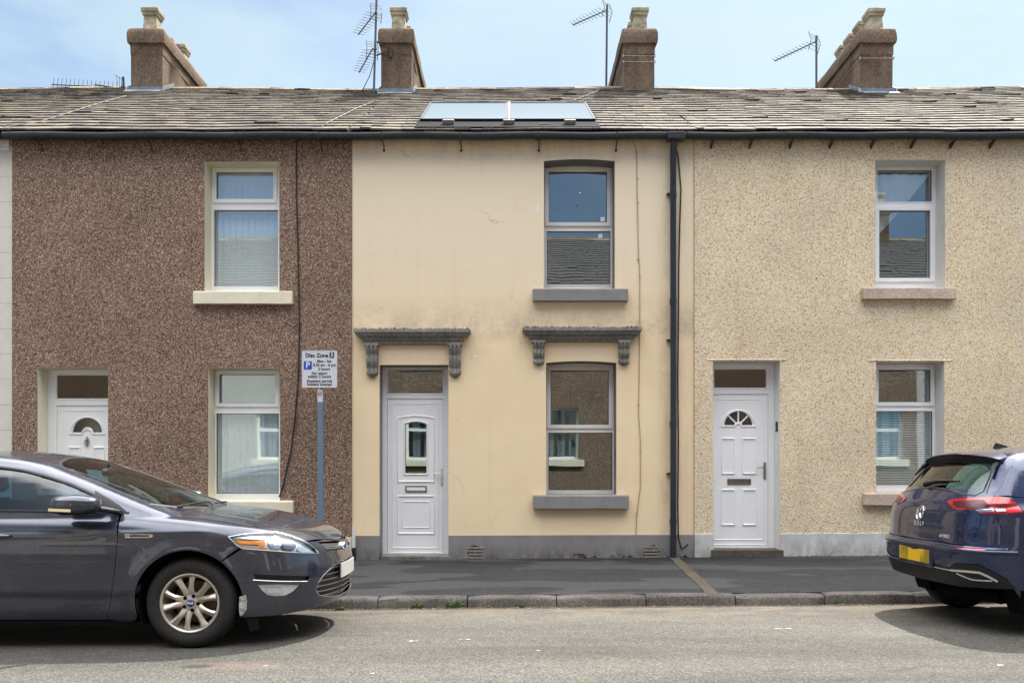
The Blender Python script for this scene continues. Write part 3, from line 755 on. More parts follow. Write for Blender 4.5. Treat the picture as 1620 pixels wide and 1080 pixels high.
def stack(house, x0, x1, pots, f=None, y0=3.6, y1=5.65):
    mb = MB(); r = random.Random(int(x0*100)); zb, zt, zc = 7.25, 8.71, 8.985
    def ring(z, g, k=0): return [(x0-g, y0-g, z), (x1+g, y0-g, z), (x1+g, y1+g, z), (x0-g, y1+g, z)]
    prof = [(zb, .03), (7.72, .022), (7.86, .0), (8.52, .0), (8.53, .007), (zt, .009), (zt+.005, .045), (zt+.06, .052), (zt+.17, .052), (zc-.035, .035), (zc, .0), (zc+.02, -.06)]
    # subdivide the outline so that the arrises wander a little
    def loop(z, g):
        c4 = ring(z, g); out = []
        for i in range(4):
            a, b = Vector(c4[i]), Vector(c4[(i+1) % 4]); n = 5 if i % 2 == 0 else 10
            for k in range(n): out.append(a.lerp(b, k/n)+Vector((r.uniform(-.006, .006), r.uniform(-.006, .006), r.uniform(-.005, .005))))
        return out
    L = [loop(z, g) for z, g in prof]; n = len(L[0])
    mb.add([p for l in L for p in l], [(i*n+k, i*n+(k+1) % n, (i+1)*n+(k+1) % n, (i+1)*n+k) for i in range(len(L)-1) for k in range(n)]+[tuple((len(L)-1)*n+k for k in range(n))])
    st = apply_map(mb, f).build('chimney_stack', M['stack'], house, smooth=40)
    cx = (x0+x1)/2+.03
    for (yy, kind, dz) in pots:
        p = MB()
        if kind == 'square':
            pr = [(8.96, .125), (9.20+dz, .112), (9.235+dz, .112), (9.25+dz, .132), (9.29+dz, .135), (9.31+dz, .15), (9.36+dz, .152), (9.385+dz, .14), (9.385+dz, .095), (9.15, .09)]
            vs = []; 
            for z, h in pr:
                vs += [(cx-h, yy-h*1.02, z), (cx+h, yy-h*1.02, z), (cx+h, yy+h*1.02, z), (cx-h, yy+h*1.02, z)]
            p.add(vs, [(i*4+k, i*4+(k+1) % 4, (i+1)*4+(k+1) % 4, (i+1)*4+k) for i in range(len(pr)-1) for k in range(4)])
            apply_map(p, f).build('chimney_pot', M['buff_pot'], st, bevel=.01)
        else:
            rr = .12
            p.lathe([(rr*.95, 0), (rr*.9, .12+dz), (rr*1.1, .13+dz), (rr*1.1, .18+dz), (rr*.75, .18+dz), (rr*.7, 0)], (cx-(.12 if kind == 'round_left' else -.06), yy, 8.95), 'z', 16)
            apply_map(p, f).build('chimney_pot', M['terracotta' if kind.startswith('round') else 'black_plastic'], st, smooth=40)
    return st
def gutter(house, x0, x1, z=5.640, y=-.150, r=.051, brackets=()):
    mb = MB(); n = 10
    prof = [(y+r*math.cos(a), z+r*math.sin(a)*1.0+.0) for a in [math.pi+math.pi*i/n for i in range(n+1)]]
    prof = [(y-r, z+.03)]+prof+[(y+r, z+.03)]
    ins = [(p, q) for p, q in prof]; k = len(prof); m = 14
    vs = []
    for i in range(m+1):
        x = x0+(x1-x0)*i/m; sag = .006*math.sin(i*1.3+x0)
        for (p, q) in prof: vs.append((x, p, q+sag))
        for (p, q) in prof: vs.append((x, y+(p-y)*.92, q+sag+.004))
    kk = 2*k; fs = []
    for i in range(m):
        for j in range(k-1):
            a = i*kk+j; fs.append((a, a+1, a+kk+1, a+kk)); b = a+k; fs.append((b, b+kk, b+kk+1, b+1))
        for j in (0, k-1): a = i*kk+j; fs.append((a, a+kk, a+kk+k, a+k))
    mb.add(vs, fs)
    for sx in np.arange(x0+.35, x1-.1, 2.1):
        mb.lathe([(r*1.09, -.05), (r*1.09, .05)], (float(sx), y, z), 'x', 14, math.pi*.98, math.pi*2.02)
    gt = mb.build('gutter', M['gutter'], house, smooth=50)
    for b in brackets:
        q = MB(); X = PX(b[0], y)
        if b[1] == 'fin': q.prism([(y-r*.9, z-.03), (y-r*.2, z-r-.012), (-.01, z-r-.075), (-.01, z-r-.02)], X-.012, X+.012, 'yz')
        else:
            q.tube([(X, y-r-.004, z+.03), (X, y-r*.9, z-r*.7), (X, y, z-r-.008), (X+.006, -.03, z-r-.03), (X+.004, -.012, z-r-.09)], [.007, .007, .008, .008, .005], 6)
            q.lathe([(0, -.02), (.014, -.012), (.016, .012), (0, .02)], (X+.004, -.014, z-r-.09), 'z', 6)
        q.build('gutter_bracket', M['gutter' if b[1] == 'fin' else 'iron'], gt)
    return gt
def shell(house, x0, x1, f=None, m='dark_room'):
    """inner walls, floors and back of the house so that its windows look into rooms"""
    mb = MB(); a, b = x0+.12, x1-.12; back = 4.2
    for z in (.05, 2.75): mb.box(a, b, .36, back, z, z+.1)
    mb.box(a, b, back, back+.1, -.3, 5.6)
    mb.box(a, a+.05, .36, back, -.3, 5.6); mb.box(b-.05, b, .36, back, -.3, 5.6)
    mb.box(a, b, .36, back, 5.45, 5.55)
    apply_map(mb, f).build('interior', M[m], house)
def outer(house, x0, x1, f=None, m='opp_dash', name='side_wall'):
    mb = MB(); back = RIDGE_Y+4.1
    for x, s in ((x0+.02, 1), (x1-.02, -1)):
        P = [(0.02, -.4), (back, -.4), (back, 5.6), (RIDGE_Y, 7.95), (.02, 5.6)]
        mb.prism(P, x, x+s*.06, 'yz')
    mb.box(x0+.1, x1-.1, back-.1, back, -.4, 5.6)
    apply_map(mb, f).build(name, M[m], house)
def wall(house, x0, x1, yf, holes, m, z0=-.35, z1=WALLTOP):
    mb = MB(); o = rect(x0, x1, z0, z1)
    V, F = cdt([o]+holes, [o], holes); mb.add([(a, yf, b) for a, b in V], F)
    return mb.build('wall', M[m], house)
def plinth(house, x0, x1, yf, zt, m, gaps=(), proud=.014, wob=.0):
    mb = MB(); xs = [x0]+[g for gp in gaps for g in gp]+[x1]
    for i in range(0, len(xs), 2):
        a, b = xs[i], xs[i+1]; n = max(2, int((b-a)/.12)); r = random.Random(int(a*50))
        tops = [(a+(b-a)*k/n, zt(a+(b-a)*k/n)+r.uniform(-wob, wob)) for k in range(n+1)]
        P = [(b, -.3), (a, -.3)][::-1]
        poly = [(a, -.3), (b, -.3)]+tops[::-1]
        mb.prism(poly, yf-proud, yf+.01)
    return mb.build('plinth', M[m], house, bevel=.004)
def cable(house, pts, r, m, name='cable'):
    return MB().tube(pts, r, 6).build(name, M[m], house, smooth=60)

YA, YB, YC, YD = -.014, 0.0, -.020, -.004
XA0, XA1, XB1, XC1 = PX(20), PX(557), PX(1098), PX(1617)
DEP = .25
# ------------------------------------------------------------------ brown pebbledash house
hA = empty('terraced_house', ((XA0+XA1)/2, 0, 0), 'brown pebbledash terraced house with cream sills and vertical blinds', 'house', 'terraced houses along the pavement')
ops = []
ops.append(window(hA, YA, (323.7, 442, 256, 463), DEP, [(342.8, 432.8, 273, 315.5), (339, 440, 332.5, 453)], 0, blind='vertical', sill=(305, 462, 460, 480.5, .075))[0])
ops.append(window(hA, YA, (329.5, 443, 582, 795), DEP, [(347.5, 436, 592, 637.5), (342.5, 441.5, 654, 780.5)], 0, blind='vertical', sill=(306, 463, 792, 811, .075))[0])
ops.append(door(hA, YA, (59.5, 171, 581, 890), DEP, (90, 185, 593.5, 630), (89.5, 186, 641, 880), 'pale_paint', 'sunburst_left', 1, (55, 176, 878, 888, .05), 'obscure'))
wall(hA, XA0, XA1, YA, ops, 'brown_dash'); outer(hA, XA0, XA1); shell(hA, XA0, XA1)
plinth(hA, XA0+.002, XA1-.002, YA, lambda x: PZ(849), 'pale_paint', [(PX(59), PX(171))], .012)
roof(hA, XA0, XA1, 11)
stack(hA, PX(207, 3.6), PX(257, 3.6), [(3.78, 'square', 0), (4.25, 'round', -.02), (4.55, 'black', .0), (5.03, 'square', -.01)])
gA = gutter(hA, XA0-.03, XA1, brackets=[(57, 'iron'), (233, 'iron'), (376, 'iron'), (505, 'iron')])
cable(hA, [(PX(500, -.1), -.23, PZ(213, -.2)), (PX(478), -.06, PZ(222)), (PX(470), YA-.02, PZ(226)), (PX(470), YA-.02, PZ(300)), (PX(472.5), YA-.02, PZ(400)), (PX(475), YA-.02, PZ(515)), (PX(473), YA-.02, PZ(600)), (PX(468), YA-.02, PZ(660)), (PX(462), YA-.02, PZ(710)), (PX(449), YA-.02, PZ(768)), (PX(443), YA-.015, PZ(785)), (PX(444), YA+.1, PZ(789))], .010, 'cable')
cable(hA, [(PX(452), YA-.02, PZ(511)), (PX(466), YA-.03, PZ(518)), (PX(476), YA-.02, PZ(512))], .006, 'cable')
# short waste pipe at the party line
p_ = MB(); X = PX(559.5, -.05); p_.tube([(X, -.05, PZ(848, -.05)), (X, -.05, PZ(840, -.05)), (X-.004, -.05, PZ(833, -.05))], .022, 12); p_.tube([(X, -.05, .27), (X, -.05, PZ(846, -.05))], .024, 12)
wp = p_.build('waste_pipe', M['pipe_white'], hA, smooth=50)
MB().tube([(X, -.05, .05), (X, -.05, .28)], .028, 12).build('pipe_socket', M['black_plastic'], wp, smooth=50)

# ------------------------------------------------------------------ cream rendered house
hB = empty('terraced_house', ((XA1+XB1)/2, 0, 0), 'cream rendered terraced house with grey plinth and bracketed stone hoods', 'house', 'terraced houses along the pavement')
ops = []
q, wB1 = window(hB, YB, (860.5, 972.5, 252, 458), DEP, [(868, 960, 272.5, 352.3), (865, 965.5, 366, 450)], 0, 'upvc_old', 'grey_paint', (843, 994, 456, 475.5, .10), 'grey_paint', rise=.026)
ops.append(q)
q, wB2 = window(hB, YB, (864, 975, 571, 786), DEP, [(871, 963, 586, 671.5), (867.5, 969, 684, 775)], 0, 'upvc_old', 'grey_paint', (843.5, 995, 783, 804.5, .10), 'grey_paint', rise=.024)
ops.append(q)
for (px, py, a) in ((953.5, 346, 3), (950, 372.5, 12)):
    s_ = MB(); X, Z = PX(px, .25), PZ(py, .25); ca, sa = math.cos(R(a)), math.sin(R(a)); h = .028
    s_.add([(X+ca*u-sa*v, YB+DEP+.019, Z+sa*u+ca*v) for u, v in ((-h, -h), (h, -h), (h, h), (-h, h))], [(0, 1, 2, 3)]); s_.build('sticker', M['paint_white_chip'], wB1)
ops.append(door(hB, YB, (600.5, 709.5, 577, 886), DEP, (613, 700.7, 585, 622), (612.5, 701, 630, 875), 'grey_paint', 'arched', 1, (602, 711, 879, 889, .03)))
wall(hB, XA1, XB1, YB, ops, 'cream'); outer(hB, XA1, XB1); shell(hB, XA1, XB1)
plinth(hB, XA1+.045, XB1+.004, YB, lambda x: PZ(846)+.003*x, 'grey_paint', [(PX(600.5), PX(709.5))], .012)
mb = MB(); 
roof(hB, XA1, XB1, 23)
stack(hB, PX(603, 3.6), PX(651, 3.6), [(3.78, 'square', 0), (4.3, 'square', -.05), (4.8, 'square', 0)])
gutter(hB, XA1+.002, XB1-.14, brackets=[(604.5, 'iron'), (728, 'iron'), (852.5, 'iron'), (976, 'iron')])
def hood(x0, x1, yt, yb, c1, c2, cb):
    Y = -.10; m = MB(); a, b = PX(x0, Y), PX(x1, Y); zt, zb = PZ(yt, Y), PZ(yb, -.06)
    H = zt-zb
    prof = [(zt, .0, .165), (zt-.045, .0, .165), (zt-.055, .02, .15), (zt-.085, .035, .135), (zt-.105, .075, .10), (zt-.115, .085, .09), (zt-.135, .09, .088), (zt-.15, .115, .07), (zb, .12, .062)]
    vs = []
    for z, g, pr in prof: vs += [(a+g, 0.02, z), (a+g, -pr, z), (b-g, -pr, z), (b-g, .02, z)]
    fs = [(i*4+k, i*4+k+1, (i+1)*4+k+1, (i+1)*4+k) for i in range(len(prof)-1) for k in range(3)]
    # weathered top sloping out
    n = len(vs); vs += [(a+.01, .0, zt+.012), (b-.01, .0, zt+.012)]
    fs += [(1, 2, n+1, n), (0, 1, n), (2, 3, n+1), tuple((len(prof)-1)*4+k for k in range(4))]
    m.add(vs, fs); hd = m.build('stone_hood', M['grey_stone'], hB, bevel=.004)
    ms = MB(); r = random.Random(int(x0))
    for k in range(70):
        X = r.uniform(a+.01, b-.01); s = r.uniform(.006, .016); yy = r.uniform(-.16, -.10)
        ms.lathe([(0, -.006), (s, 0), (s*.8, s*.6), (s*.3, s)], (X, yy, zt+.002), 'z', 6)
    tag(ms.build('moss', M['moss'], hd, smooth=60), kind='stuff')
    for c in (c1, c2):
        Yc = -.07; xa, xb = PX(c[0], Yc), PX(c[1], Yc); zt2, zb2 = zb+.01, PZ(cb, Yc)
        nr, nc = 40, 15; vs = []
        for i in range(nr+1):
            t = i/nr; z = zt2+(zb2-zt2)*t
            dd = .115-.075*t + .020*abs(math.sin(math.pi*(t*2.6+.12))) ; 
            dd = max(.012, dd*(1 if t < .86 else max(.25, 1-((t-.86)/.14)**2*.7)))
            wsc = 1.0 if t < .84 else max(.12, math.cos((t-.84)/.16*1.45))
            wsc *= .94+.06*abs(math.sin(math.pi*(t*2.6+.12)))
            for j in range(nc+1):
                u = j/nc; e = min(u, 1-u)
                lobe = .80+.20*abs(math.sin(3*math.pi*u))
                yv = -(dd*lobe) if 0 < j < nc else .01
                vs.append(((xa+xb)/2+(u-.5)*(xb-xa)*wsc, yv, z))
        k = MB(); k.add(vs, [(i*(nc+1)+j, i*(nc+1)+j+1, (i+1)*(nc+1)+j+1, (i+1)*(nc+1)+j) for i in range(nr) for j in range(nc)])
        k.box(xa-.012, xb+.012, -.12, .01, zt2-.03, zt2+.004)
        k.build('scroll_bracket', M['grey_stone'], hd, smooth=50)

hood(560.5, 744, 521, 544.5, (578, 598), (709.5, 729.5), 597)
hood(826.5, 1015, 518.5, 540, (843, 862), (979, 997), 578)
# black downpipe with clips
X = PX(1065, -.08); p_ = MB()
p_.tube([(X, -.155, 5.66), (X, -.135, 5.55), (X, -.08, 5.44), (X, -.08, 4.4), (X+.004, -.08, 2.6), (X, -.08, .1)], .041, 14)
for z in (4.9, 3.5, 1.9, .62): p_.tube([(X, -.08, z-.04), (X, -.08, z+.04)], .047, 14)
dp = p_.build('downpipe', M['pipe'], hB, smooth=50)
for z in (4.92, 3.0, 1.25):
    q = MB(); q.box(X-.075, X+.03, -.045, -.004, z-.012, z+.012); q.build('pipe_clip', M['gutter'], dp)
# rainwater outlet between the two gutter lengths
MB().box(X-.10, X+.13, -.225, -.085, 5.575, 5.672).build('gutter_outlet', M['gutter'], dp, bevel=.012)
cable(hB, [(PX(x), -.016, PZ(y)) for x, y in ((1068, 232), (1073, 252), (1077, 300), (1075, 360), (1073.5, 420), (1073, 500), (1072, 600), (1073, 700), (1072, 800), (1073, 850), (1078, 868), (1088, 860))], .009, 'cable')
cable(hB, [(PX(x), -.010, PZ(y)) for x, y in ((997, 212), (1003, 228), (1007, 242), (1008, 320), (1010, 400), (1012, 440), (1012, 520), (1011, 600), (1010, 650), (1013, 700), (1013, 770), (1007, 815), (1006, 845), (1012, 862), (1022, 869), (1044, 868))], .0055, 'cable_tan')
for (px, py) in ((1007, 242), (1008, 283), (1009, 322), (1009.5, 410), (1012, 437), (1012, 520), (1010, 640), (1013, 716), (1007, 812)):
    MB().box(PX(px)-.009, PX(px)+.009, -.018, 0, PZ(py)-.012, PZ(py)+.012).build('cable_clip', M['cable_tan'], hB)
# broken air bricks in the plinth
for (px, py, wpx) in ((752, 874, 26), (1030, 873, 26), (917, 879, 26)):
    ab = MB(); x0, x1 = PX(px-wpx/2), PX(px+wpx/2); z0 = PZ(py+9); r = random.Random(px)
    for k in range(4 if px != 917 else 1):
        zz = z0+k*.042; ab.box(x0+r.uniform(0, .02), x1-r.uniform(0, .02), -.022, -.008, zz, zz+.026)
    a_ = ab.build('air_brick', M['grey_stone'], hB, bevel=.004)
    bk = MB(); n = 11; ring = []
    for k in range(n):
        t = 2*math.pi*k/n; ring.append(((x0+x1)/2+(x1-x0)*.52*math.cos(t)*r.uniform(.75, 1), z0+.085+(.105 if px != 917 else .03)*math.sin(t)*r.uniform(.7, 1)))
    bk.add([(a, -.0145, b) for a, b in ring], [tuple(range(n))]); bk.build('broken_render', M['iron'], a_)
# crumbling foot of the plinth and white filler where paint has come off
r = random.Random(4)
for (px, py, sx, sy) in ((851, 328, 2.5, 9), (849, 334, 2, 6), (780, 315, 2.5, 2.5), (752, 563, 4, 3), (1086, 250, 2, 3), (854, 446, 3.5, 3), (748, 506, 2, 2), (858, 590, 3, 5), (918, 305, 1.2, 1.5)):
    n = 9; fl = MB(); fl.add([(PX(px)+sx/120*math.cos(t)*r.uniform(.5, 1), -.0025, PZ(py)+sy/120*math.sin(t)*r.uniform(.5, 1)) for t in [2*math.pi*k/n for k in range(n)]], [tuple(range(n))])
    fl.build('bare_filler', M['paint_white_chip'], hB)
cr_ = MB()
for k in range(110):
    x = r.uniform(PX(722), XB1-.05); z = .13+gx(x)+r.uniform(-.02, .02)+abs(r.gauss(0, .012)); s = r.uniform(.008, .034)
    n = 6; cr_.add([(x+s*math.cos(t)*r.uniform(.6, 1.6), -.0150, z+s*.6*math.sin(t)*r.uniform(.5, 1)) for t in [2*math.pi*i/n for i in range(n)]], [tuple(range(n))])
cr_.build('flaked_plinth_patch', M['grey_stone'], hB)

gr = MB(); r = random.Random(21)
for k in range(700):
    x = r.uniform(-6.6, 6.7); y = -.018-abs(r.gauss(0, .022)); z = pave_z(x, y)+.001; s = r.uniform(.004, .016); n = 5
    gr.add([(x+s*1.5*math.cos(t)*r.uniform(.6, 1.2), y+s*.7*math.sin(t), z) for t in [2*math.pi*i/n for i in range(n)]]+[(x, y, z+s*.7)], [(i, (i+1) % n, n) for i in range(n)])
tag(gr.build('wall_foot_grit', M['moss']), kind='stuff')

# ------------------------------------------------------------------ beige pebbledash house
hC = empty('terraced_house', ((XB1+XC1)/2, 0, 0), 'beige pebbledash terraced house with bare sandstone sills and white plinth', 'house', 'terraced houses along the pavement')
ops = []
q, wC1 = window(hC, YC, (1384.7, 1495.4, 254, 457), DEP, [(1388, 1474, 269.5, 319.5), (1390, 1471, 333.5, 440)], 1, 'upvc', 'white_paint', (1366.5, 1514, 454.5, 472.5, .085), 'sand_sill', blind='curtain'); ops.append(q)
q, wC2 = window(hC, YC, (1386, 1494, 572, 783), DEP, [(1389, 1471.5, 585, 636), (1385.5, 1475, 650, 767)], 0, 'upvc', 'white_paint', (1368.5, 1514, 780, 799, .085), 'sand_sill', blind='venetian'); ops.append(q)
ops.append(door(hC, YC, (1128, 1234, 571, 884), DEP, (1130, 1212, 584, 613), (1122, 1215.5, 623, 862), 'white_paint', 'sunburst', 1, (1126, 1240, 869.5, 882, .05), 'obscure'))
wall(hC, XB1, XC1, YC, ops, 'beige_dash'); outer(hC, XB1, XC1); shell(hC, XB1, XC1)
plinth(hC, XB1+.002, XC1-.002, YC, lambda x: PZ(843)+.004*(x-4), 'plinth_white', [(PX(1128), PX(1234))], -.0+.016, .004)
for a, b, py in ((1372, 1507, 254), (1372, 1507, 571), (1118, 1244, 570)):
    d_ = MB(); x0, x1, z = PX(a), PX(b), PZ(py); d_.prism([(YC-.006, z-.002), (YC-.008, z+.006), (YC+.002, z+.020), (YC+.005, z)], x0, x1, 'yz'); d_.build('drip_bead', M['beige_dash'], hC)
roof(hC, XB1, XC1, 37)
stack(hC, PX(987, 3.6), PX(1035, 3.6), [(3.78, 'square', 0), (4.22, 'square', -.02), (4.62, 'round_left', .05), (5.1, 'square', -.03)])
gutter(hC, XB1-.13, XC1, brackets=[(1128, 'fin'), (1190, 'fin'), (1254, 'fin'), (1318, 'fin'), (1384, 'fin'), (1448, 'fin'), (1511, 'fin'), (1574, 'fin')])
b_ = MB(); X = PX(1234)-.004; b_.box(X-.022, X, YC+.09, YC+.14, PZ(682), PZ(666)); db = b_.build('doorbell', M['black_plastic'], hC, bevel=.005)
MB().lathe([(0, -.003), (.012, -.002), (.012, 0)], (X-.022, YC+.115, PZ(676)), 'x', 12).build('bell_push', M['chrome'], db)

# ------------------------------------------------------------------ the neighbours at both ends
hD = empty('terraced_house', (XA0-2.2, 0, 0), 'off-white rendered terraced house at the left edge with scored block lines', 'house', 'terraced houses along the pavement')
x0D, x1D = XA0-4.5, XA0
ops = [window(hD, YD, (-380, -262, 256, 463), DEP, [(-372, -270, 273, 316), (-372, -270, 332, 453)], 0, sill=(-400, -242, 460, 480, .07), rm='white_paint', sm='white_paint')[0],
       window(hD, YD, (-380, -262, 582, 795), DEP, [(-372, -270, 592, 638), (-372, -270, 653, 781)], 0, sill=(-400, -242, 792, 811, .07), rm='white_paint', sm='white_paint')[0]]
wall(hD, x0D, x1D-.003, YD, ops, 'white_render'); outer(hD, x0D, x1D); shell(hD, x0D, x1D); roof(hD, x0D, x1D, 51)
mb = MB()
for k in range(17):
    z = PZ(240+40*k); mb.box(x0D, x1D-.004, YD-.0015, YD+.002, z, z+.006)
mb.build('scored_line', M['scored'], hD)
e_ = MB(); e_.box(x0D, x1D-.02, YD-.05, YD+.02, PZ(234), PZ(216)); e_.box(x0D, x1D-.03, YD-.025, YD+.02, PZ(240), PZ(234)); e_.build('eaves_course', M['white_paint'], hD, bevel=.008)
hE = empty('terraced_house', (XC1+2.2, 0, 0), 'pale rendered terraced house beyond the right edge of the beige one', 'house', 'terraced houses along the pavement')
x0E, x1E = XC1, XC1+4.5
ops = [window(hE, YD, (1900, 2015, 256, 463), DEP, [(1905, 1995, 273, 316), (1905, 1995, 332, 453)], 0, sill=(1885, 2035, 460, 480, .07), rm='white_paint', sm='white_paint')[0]]
wall(hE, x0E+.003, x1E, YD, ops, 'white_render'); outer(hE, x0E, x1E); shell(hE, x0E, x1E); roof(hE, x0E, x1E, 63)
stack(hE, PX(1361.5, 3.6), PX(1412, 3.6), [(3.80, 'square', 0), (4.23, 'square', 0), (4.66, 'square', 0), (5.09, 'square', 0)])
gutter(hE, x0E+.002, x1E); gutter(hD, x0D, x1D-.05)
# lead flashings round the stack feet
for i, (h, a, b) in enumerate(((hA, 207, 257), (hB, 603, 651), (hE, 1361.5, 1412))):
    x0, x1 = PX(a, 3.6), PX(b, 3.6); mb = MB(); zz = roof_z((x0+x1)/2, 3.56)
    mb.box(x0-.05, x1+.05, 3.545, 3.575, zz-.01, zz+.085)
    for xx, s in ((x0-.045, -1), (x1+.045, 1)):
        mb.prism([(3.5, roof_z(x0, 3.5)+.03), (3.98, roof_z(x0, 3.98)+.03), (3.98, roof_z(x0, 3.98)+.10), (3.55, roof_z(x0, 3.55)+.10)], xx-.012, xx+.012, 'yz')
    mb.prism([(3.36, roof_z(x0, 3.36)+.034), (3.56, roof_z(x0, 3.56)+.034), (3.56, roof_z(x0, 3.56)+.044), (3.36, roof_z(x0, 3.36)+.044)], x0-.03, x1+.03, 'yz')
    mb.build('lead_flashing', M['lead'], h)
# steel strap wires round two of the stacks
for h, a, b, zs in ((hC, 987, 1035, (8.50, 8.40)), (hE, 1361.5, 1412, (8.46,))):
    x0, x1 = PX(a, 3.6)-.014, PX(b, 3.6)+.014
    mb = MB()
    for z in zs: mb.tube([(x0, 3.586, z), (x1, 3.586, z), (x1, 5.66, z), (x0, 5.66, z)], .003, 5, True)
    for z in zs:
        for xx in (x0, x1): mb.box(xx-.007, xx+.007, 3.575, 3.60, z-.02, z+.02)
    mb.build('strap_wire', M['alu_pale'], h)

# ------------------------------------------------------------------ terrace on the other side of the street (seen in the glass and the paint)
OPY = -13.1
fO = lambda v: (v[0], OPY-v[1], v[2]*1.13)
def opp(x0, x1, m, wins, doorx, label, pots, seed):
    h = empty('terraced_house', ((x0+x1)/2, OPY, 0), label, 'house', 'terraced houses across the street')
    holes = [rect(*w_) for w_ in wins]+[rect(doorx, doorx+.95, 0, 2.65)]
    mb = MB(); o = rect(x0, x1, -.35, WALLTOP); V, F = cdt([o]+holes, [o], holes); mb.add([(a, 0, b) for a, b in V], F)
    apply_map(mb, fO).build('wall', M[m], h)
    for w_ in wins:
        p = rect(*w_); cz = w_[3]-.42*(w_[3]-w_[2])*1.0
        ps = [rect(w_[0]+.07, w_[1]-.07, cz+.04, w_[3]-.07), rect(w_[0]+.07, w_[1]-.07, w_[2]+.08, cz-.04)]
        f_ = MB(); f_.plate(p, ps, .16, .22); fo = apply_map(f_, fO).build('window', M['upvc'], h)
        g_ = MB(); g_.box(w_[0]+.05, w_[1]-.05, .185, .19, w_[2]+.06, w_[3]-.05); apply_map(g_, fO).build('pane', M['glass'], fo)
        s_ = MB(); s_.box(w_[0]-.15, w_[1]+.15, -.08, .1, w_[2]-.16, w_[2]); apply_map(s_, fO).build('sill', M['pale_paint'], fo)
        r_ = MB(); n = 4; r_.add([(a, 0, b) for a, b in p]+[(a, .2, b) for a, b in p], [(i, (i+1) % n, n+(i+1) % n, n+i) for i in range(n)]); apply_map(r_, fO).build('reveal', M['pale_paint'], fo)
        b_ = MB(); 
        for k in range(8):
            xx = w_[0]+.1+(w_[1]-w_[0]-.2)*k/7.0
            if (k+seed) % 3 or w_[2] > 2.8: b_.box(xx-.05, xx+.05, .3, .31, w_[2]+.1, w_[3]-.1)
        apply_map(b_, fO).build('blind', M['blind'], fo)
    d_ = MB(); d_.plate(rect(doorx, doorx+.95, 0, 2.65), [rect(doorx+.08, doorx+.87, 2.25, 2.57)], .18, .24); do = apply_map(d_, fO).build('door', M['upvc'], h)
    g_ = MB(); g_.box(doorx+.05, doorx+.9, .2, .205, 2.2, 2.6); apply_map(g_, fO).build('toplight', M['glass'], do)
    outer(h, x0, x1, fO); shell(h, x0, x1, fO); roof(h, x0, x1, seed, fO, 'opp_slate')
    if pots: stack(h, pots-.27, pots+.27, [(3.8, 'square', 0), (4.3, 'square', 0), (4.8, 'square', 0)], fO)
ol = [(-15.6, -11.1, 'opp_dash', -12.3, -14.6, 'brown pebbledash house across the street, far left of its row', -11.2),
      (-11.1, -6.6, 'opp_dash_pale', -7.45, -9.9, 'white pebbledash house across the street facing the brown one', None),
      (-6.6, -2.1, 'opp_dash', -3.1, -5.6, 'brown pebbledash house across the street facing the cream house door', -6.5),
      (-2.1, 2.6, 'opp_dash', .95, -1.2, 'brown pebbledash house across the street facing the cream house window', None),
      (2.6, 7.2, 'opp_dash', 5.6, 3.4, 'brown pebbledash house across the street facing the beige house door', None),
      (7.2, 11.8, 'opp_dash', 10.4, 8.2, 'brown pebbledash house across the street facing the beige house window', 12.3),
      (11.8, 16.4, 'opp_dash_pale', 14.6, 12.6, 'white pebbledash house across the street, far right of its row', None)]
for i, (x0, x1, m, wx, dx, lab, pt) in enumerate(ol):
    opp(x0, x1, m, [(wx, wx+1.0, 1.44, 2.80), (wx, wx+1.0, 4.0, 5.2)], dx, lab, pt, 100+i)

# ================================================================== cars: body panels are cut from one smooth solid per car
def smax(a, b, k):
    h = np.clip(.5+.5*(a-b)/k, 0, 1); return b+(a-b)*h+k*h*(1-h)
def smin(a, b, k): return -smax(-a, -b, k)
def sstep(a, b, x):
    t = np.clip((x-a)/(b-a), 0, 1); return t*t*(3-2*t)
class Curve:
    """monotone-ish smooth interpolation through control points (pchip)"""
    def __init__(s, pts):
        pts = sorted(pts); s.x = np.array([p[0] for p in pts], float); s.y = np.array([p[1] for p in pts], float)
        h = np.diff(s.x); d = np.diff(s.y)/h; m = np.zeros(len(s.x)); m[0], m[-1] = d[0], d[-1]
        for i in range(1, len(m)-1):
            if d[i-1]*d[i] <= 0: m[i] = 0
            else:
                w1, w2 = 2*h[i]+h[i-1], h[i]+2*h[i-1]; m[i] = (w1+w2)/(w1/d[i-1]+w2/d[i])
        s.m = m; s.h = h
    def __call__(s, q):
        q = np.asarray(q, float); qc = np.clip(q, s.x[0], s.x[-1]); i = np.clip(np.searchsorted(s.x, qc)-1, 0, len(s.h)-1)
        h = s.h[i]; t = (qc-s.x[i])/h; t2, t3 = t*t, t*t*t
        v = (2*t3-3*t2+1)*s.y[i]+(t3-2*t2+t)*h*s.m[i]+(-2*t3+3*t2)*s.y[i+1]+(t3-t2)*h*s.m[i+1]
        return v+np.where(q < s.x[0], (q-s.x[0])*s.m[0], 0)+np.where(q > s.x[-1], (q-s.x[-1])*s.m[-1], 0)
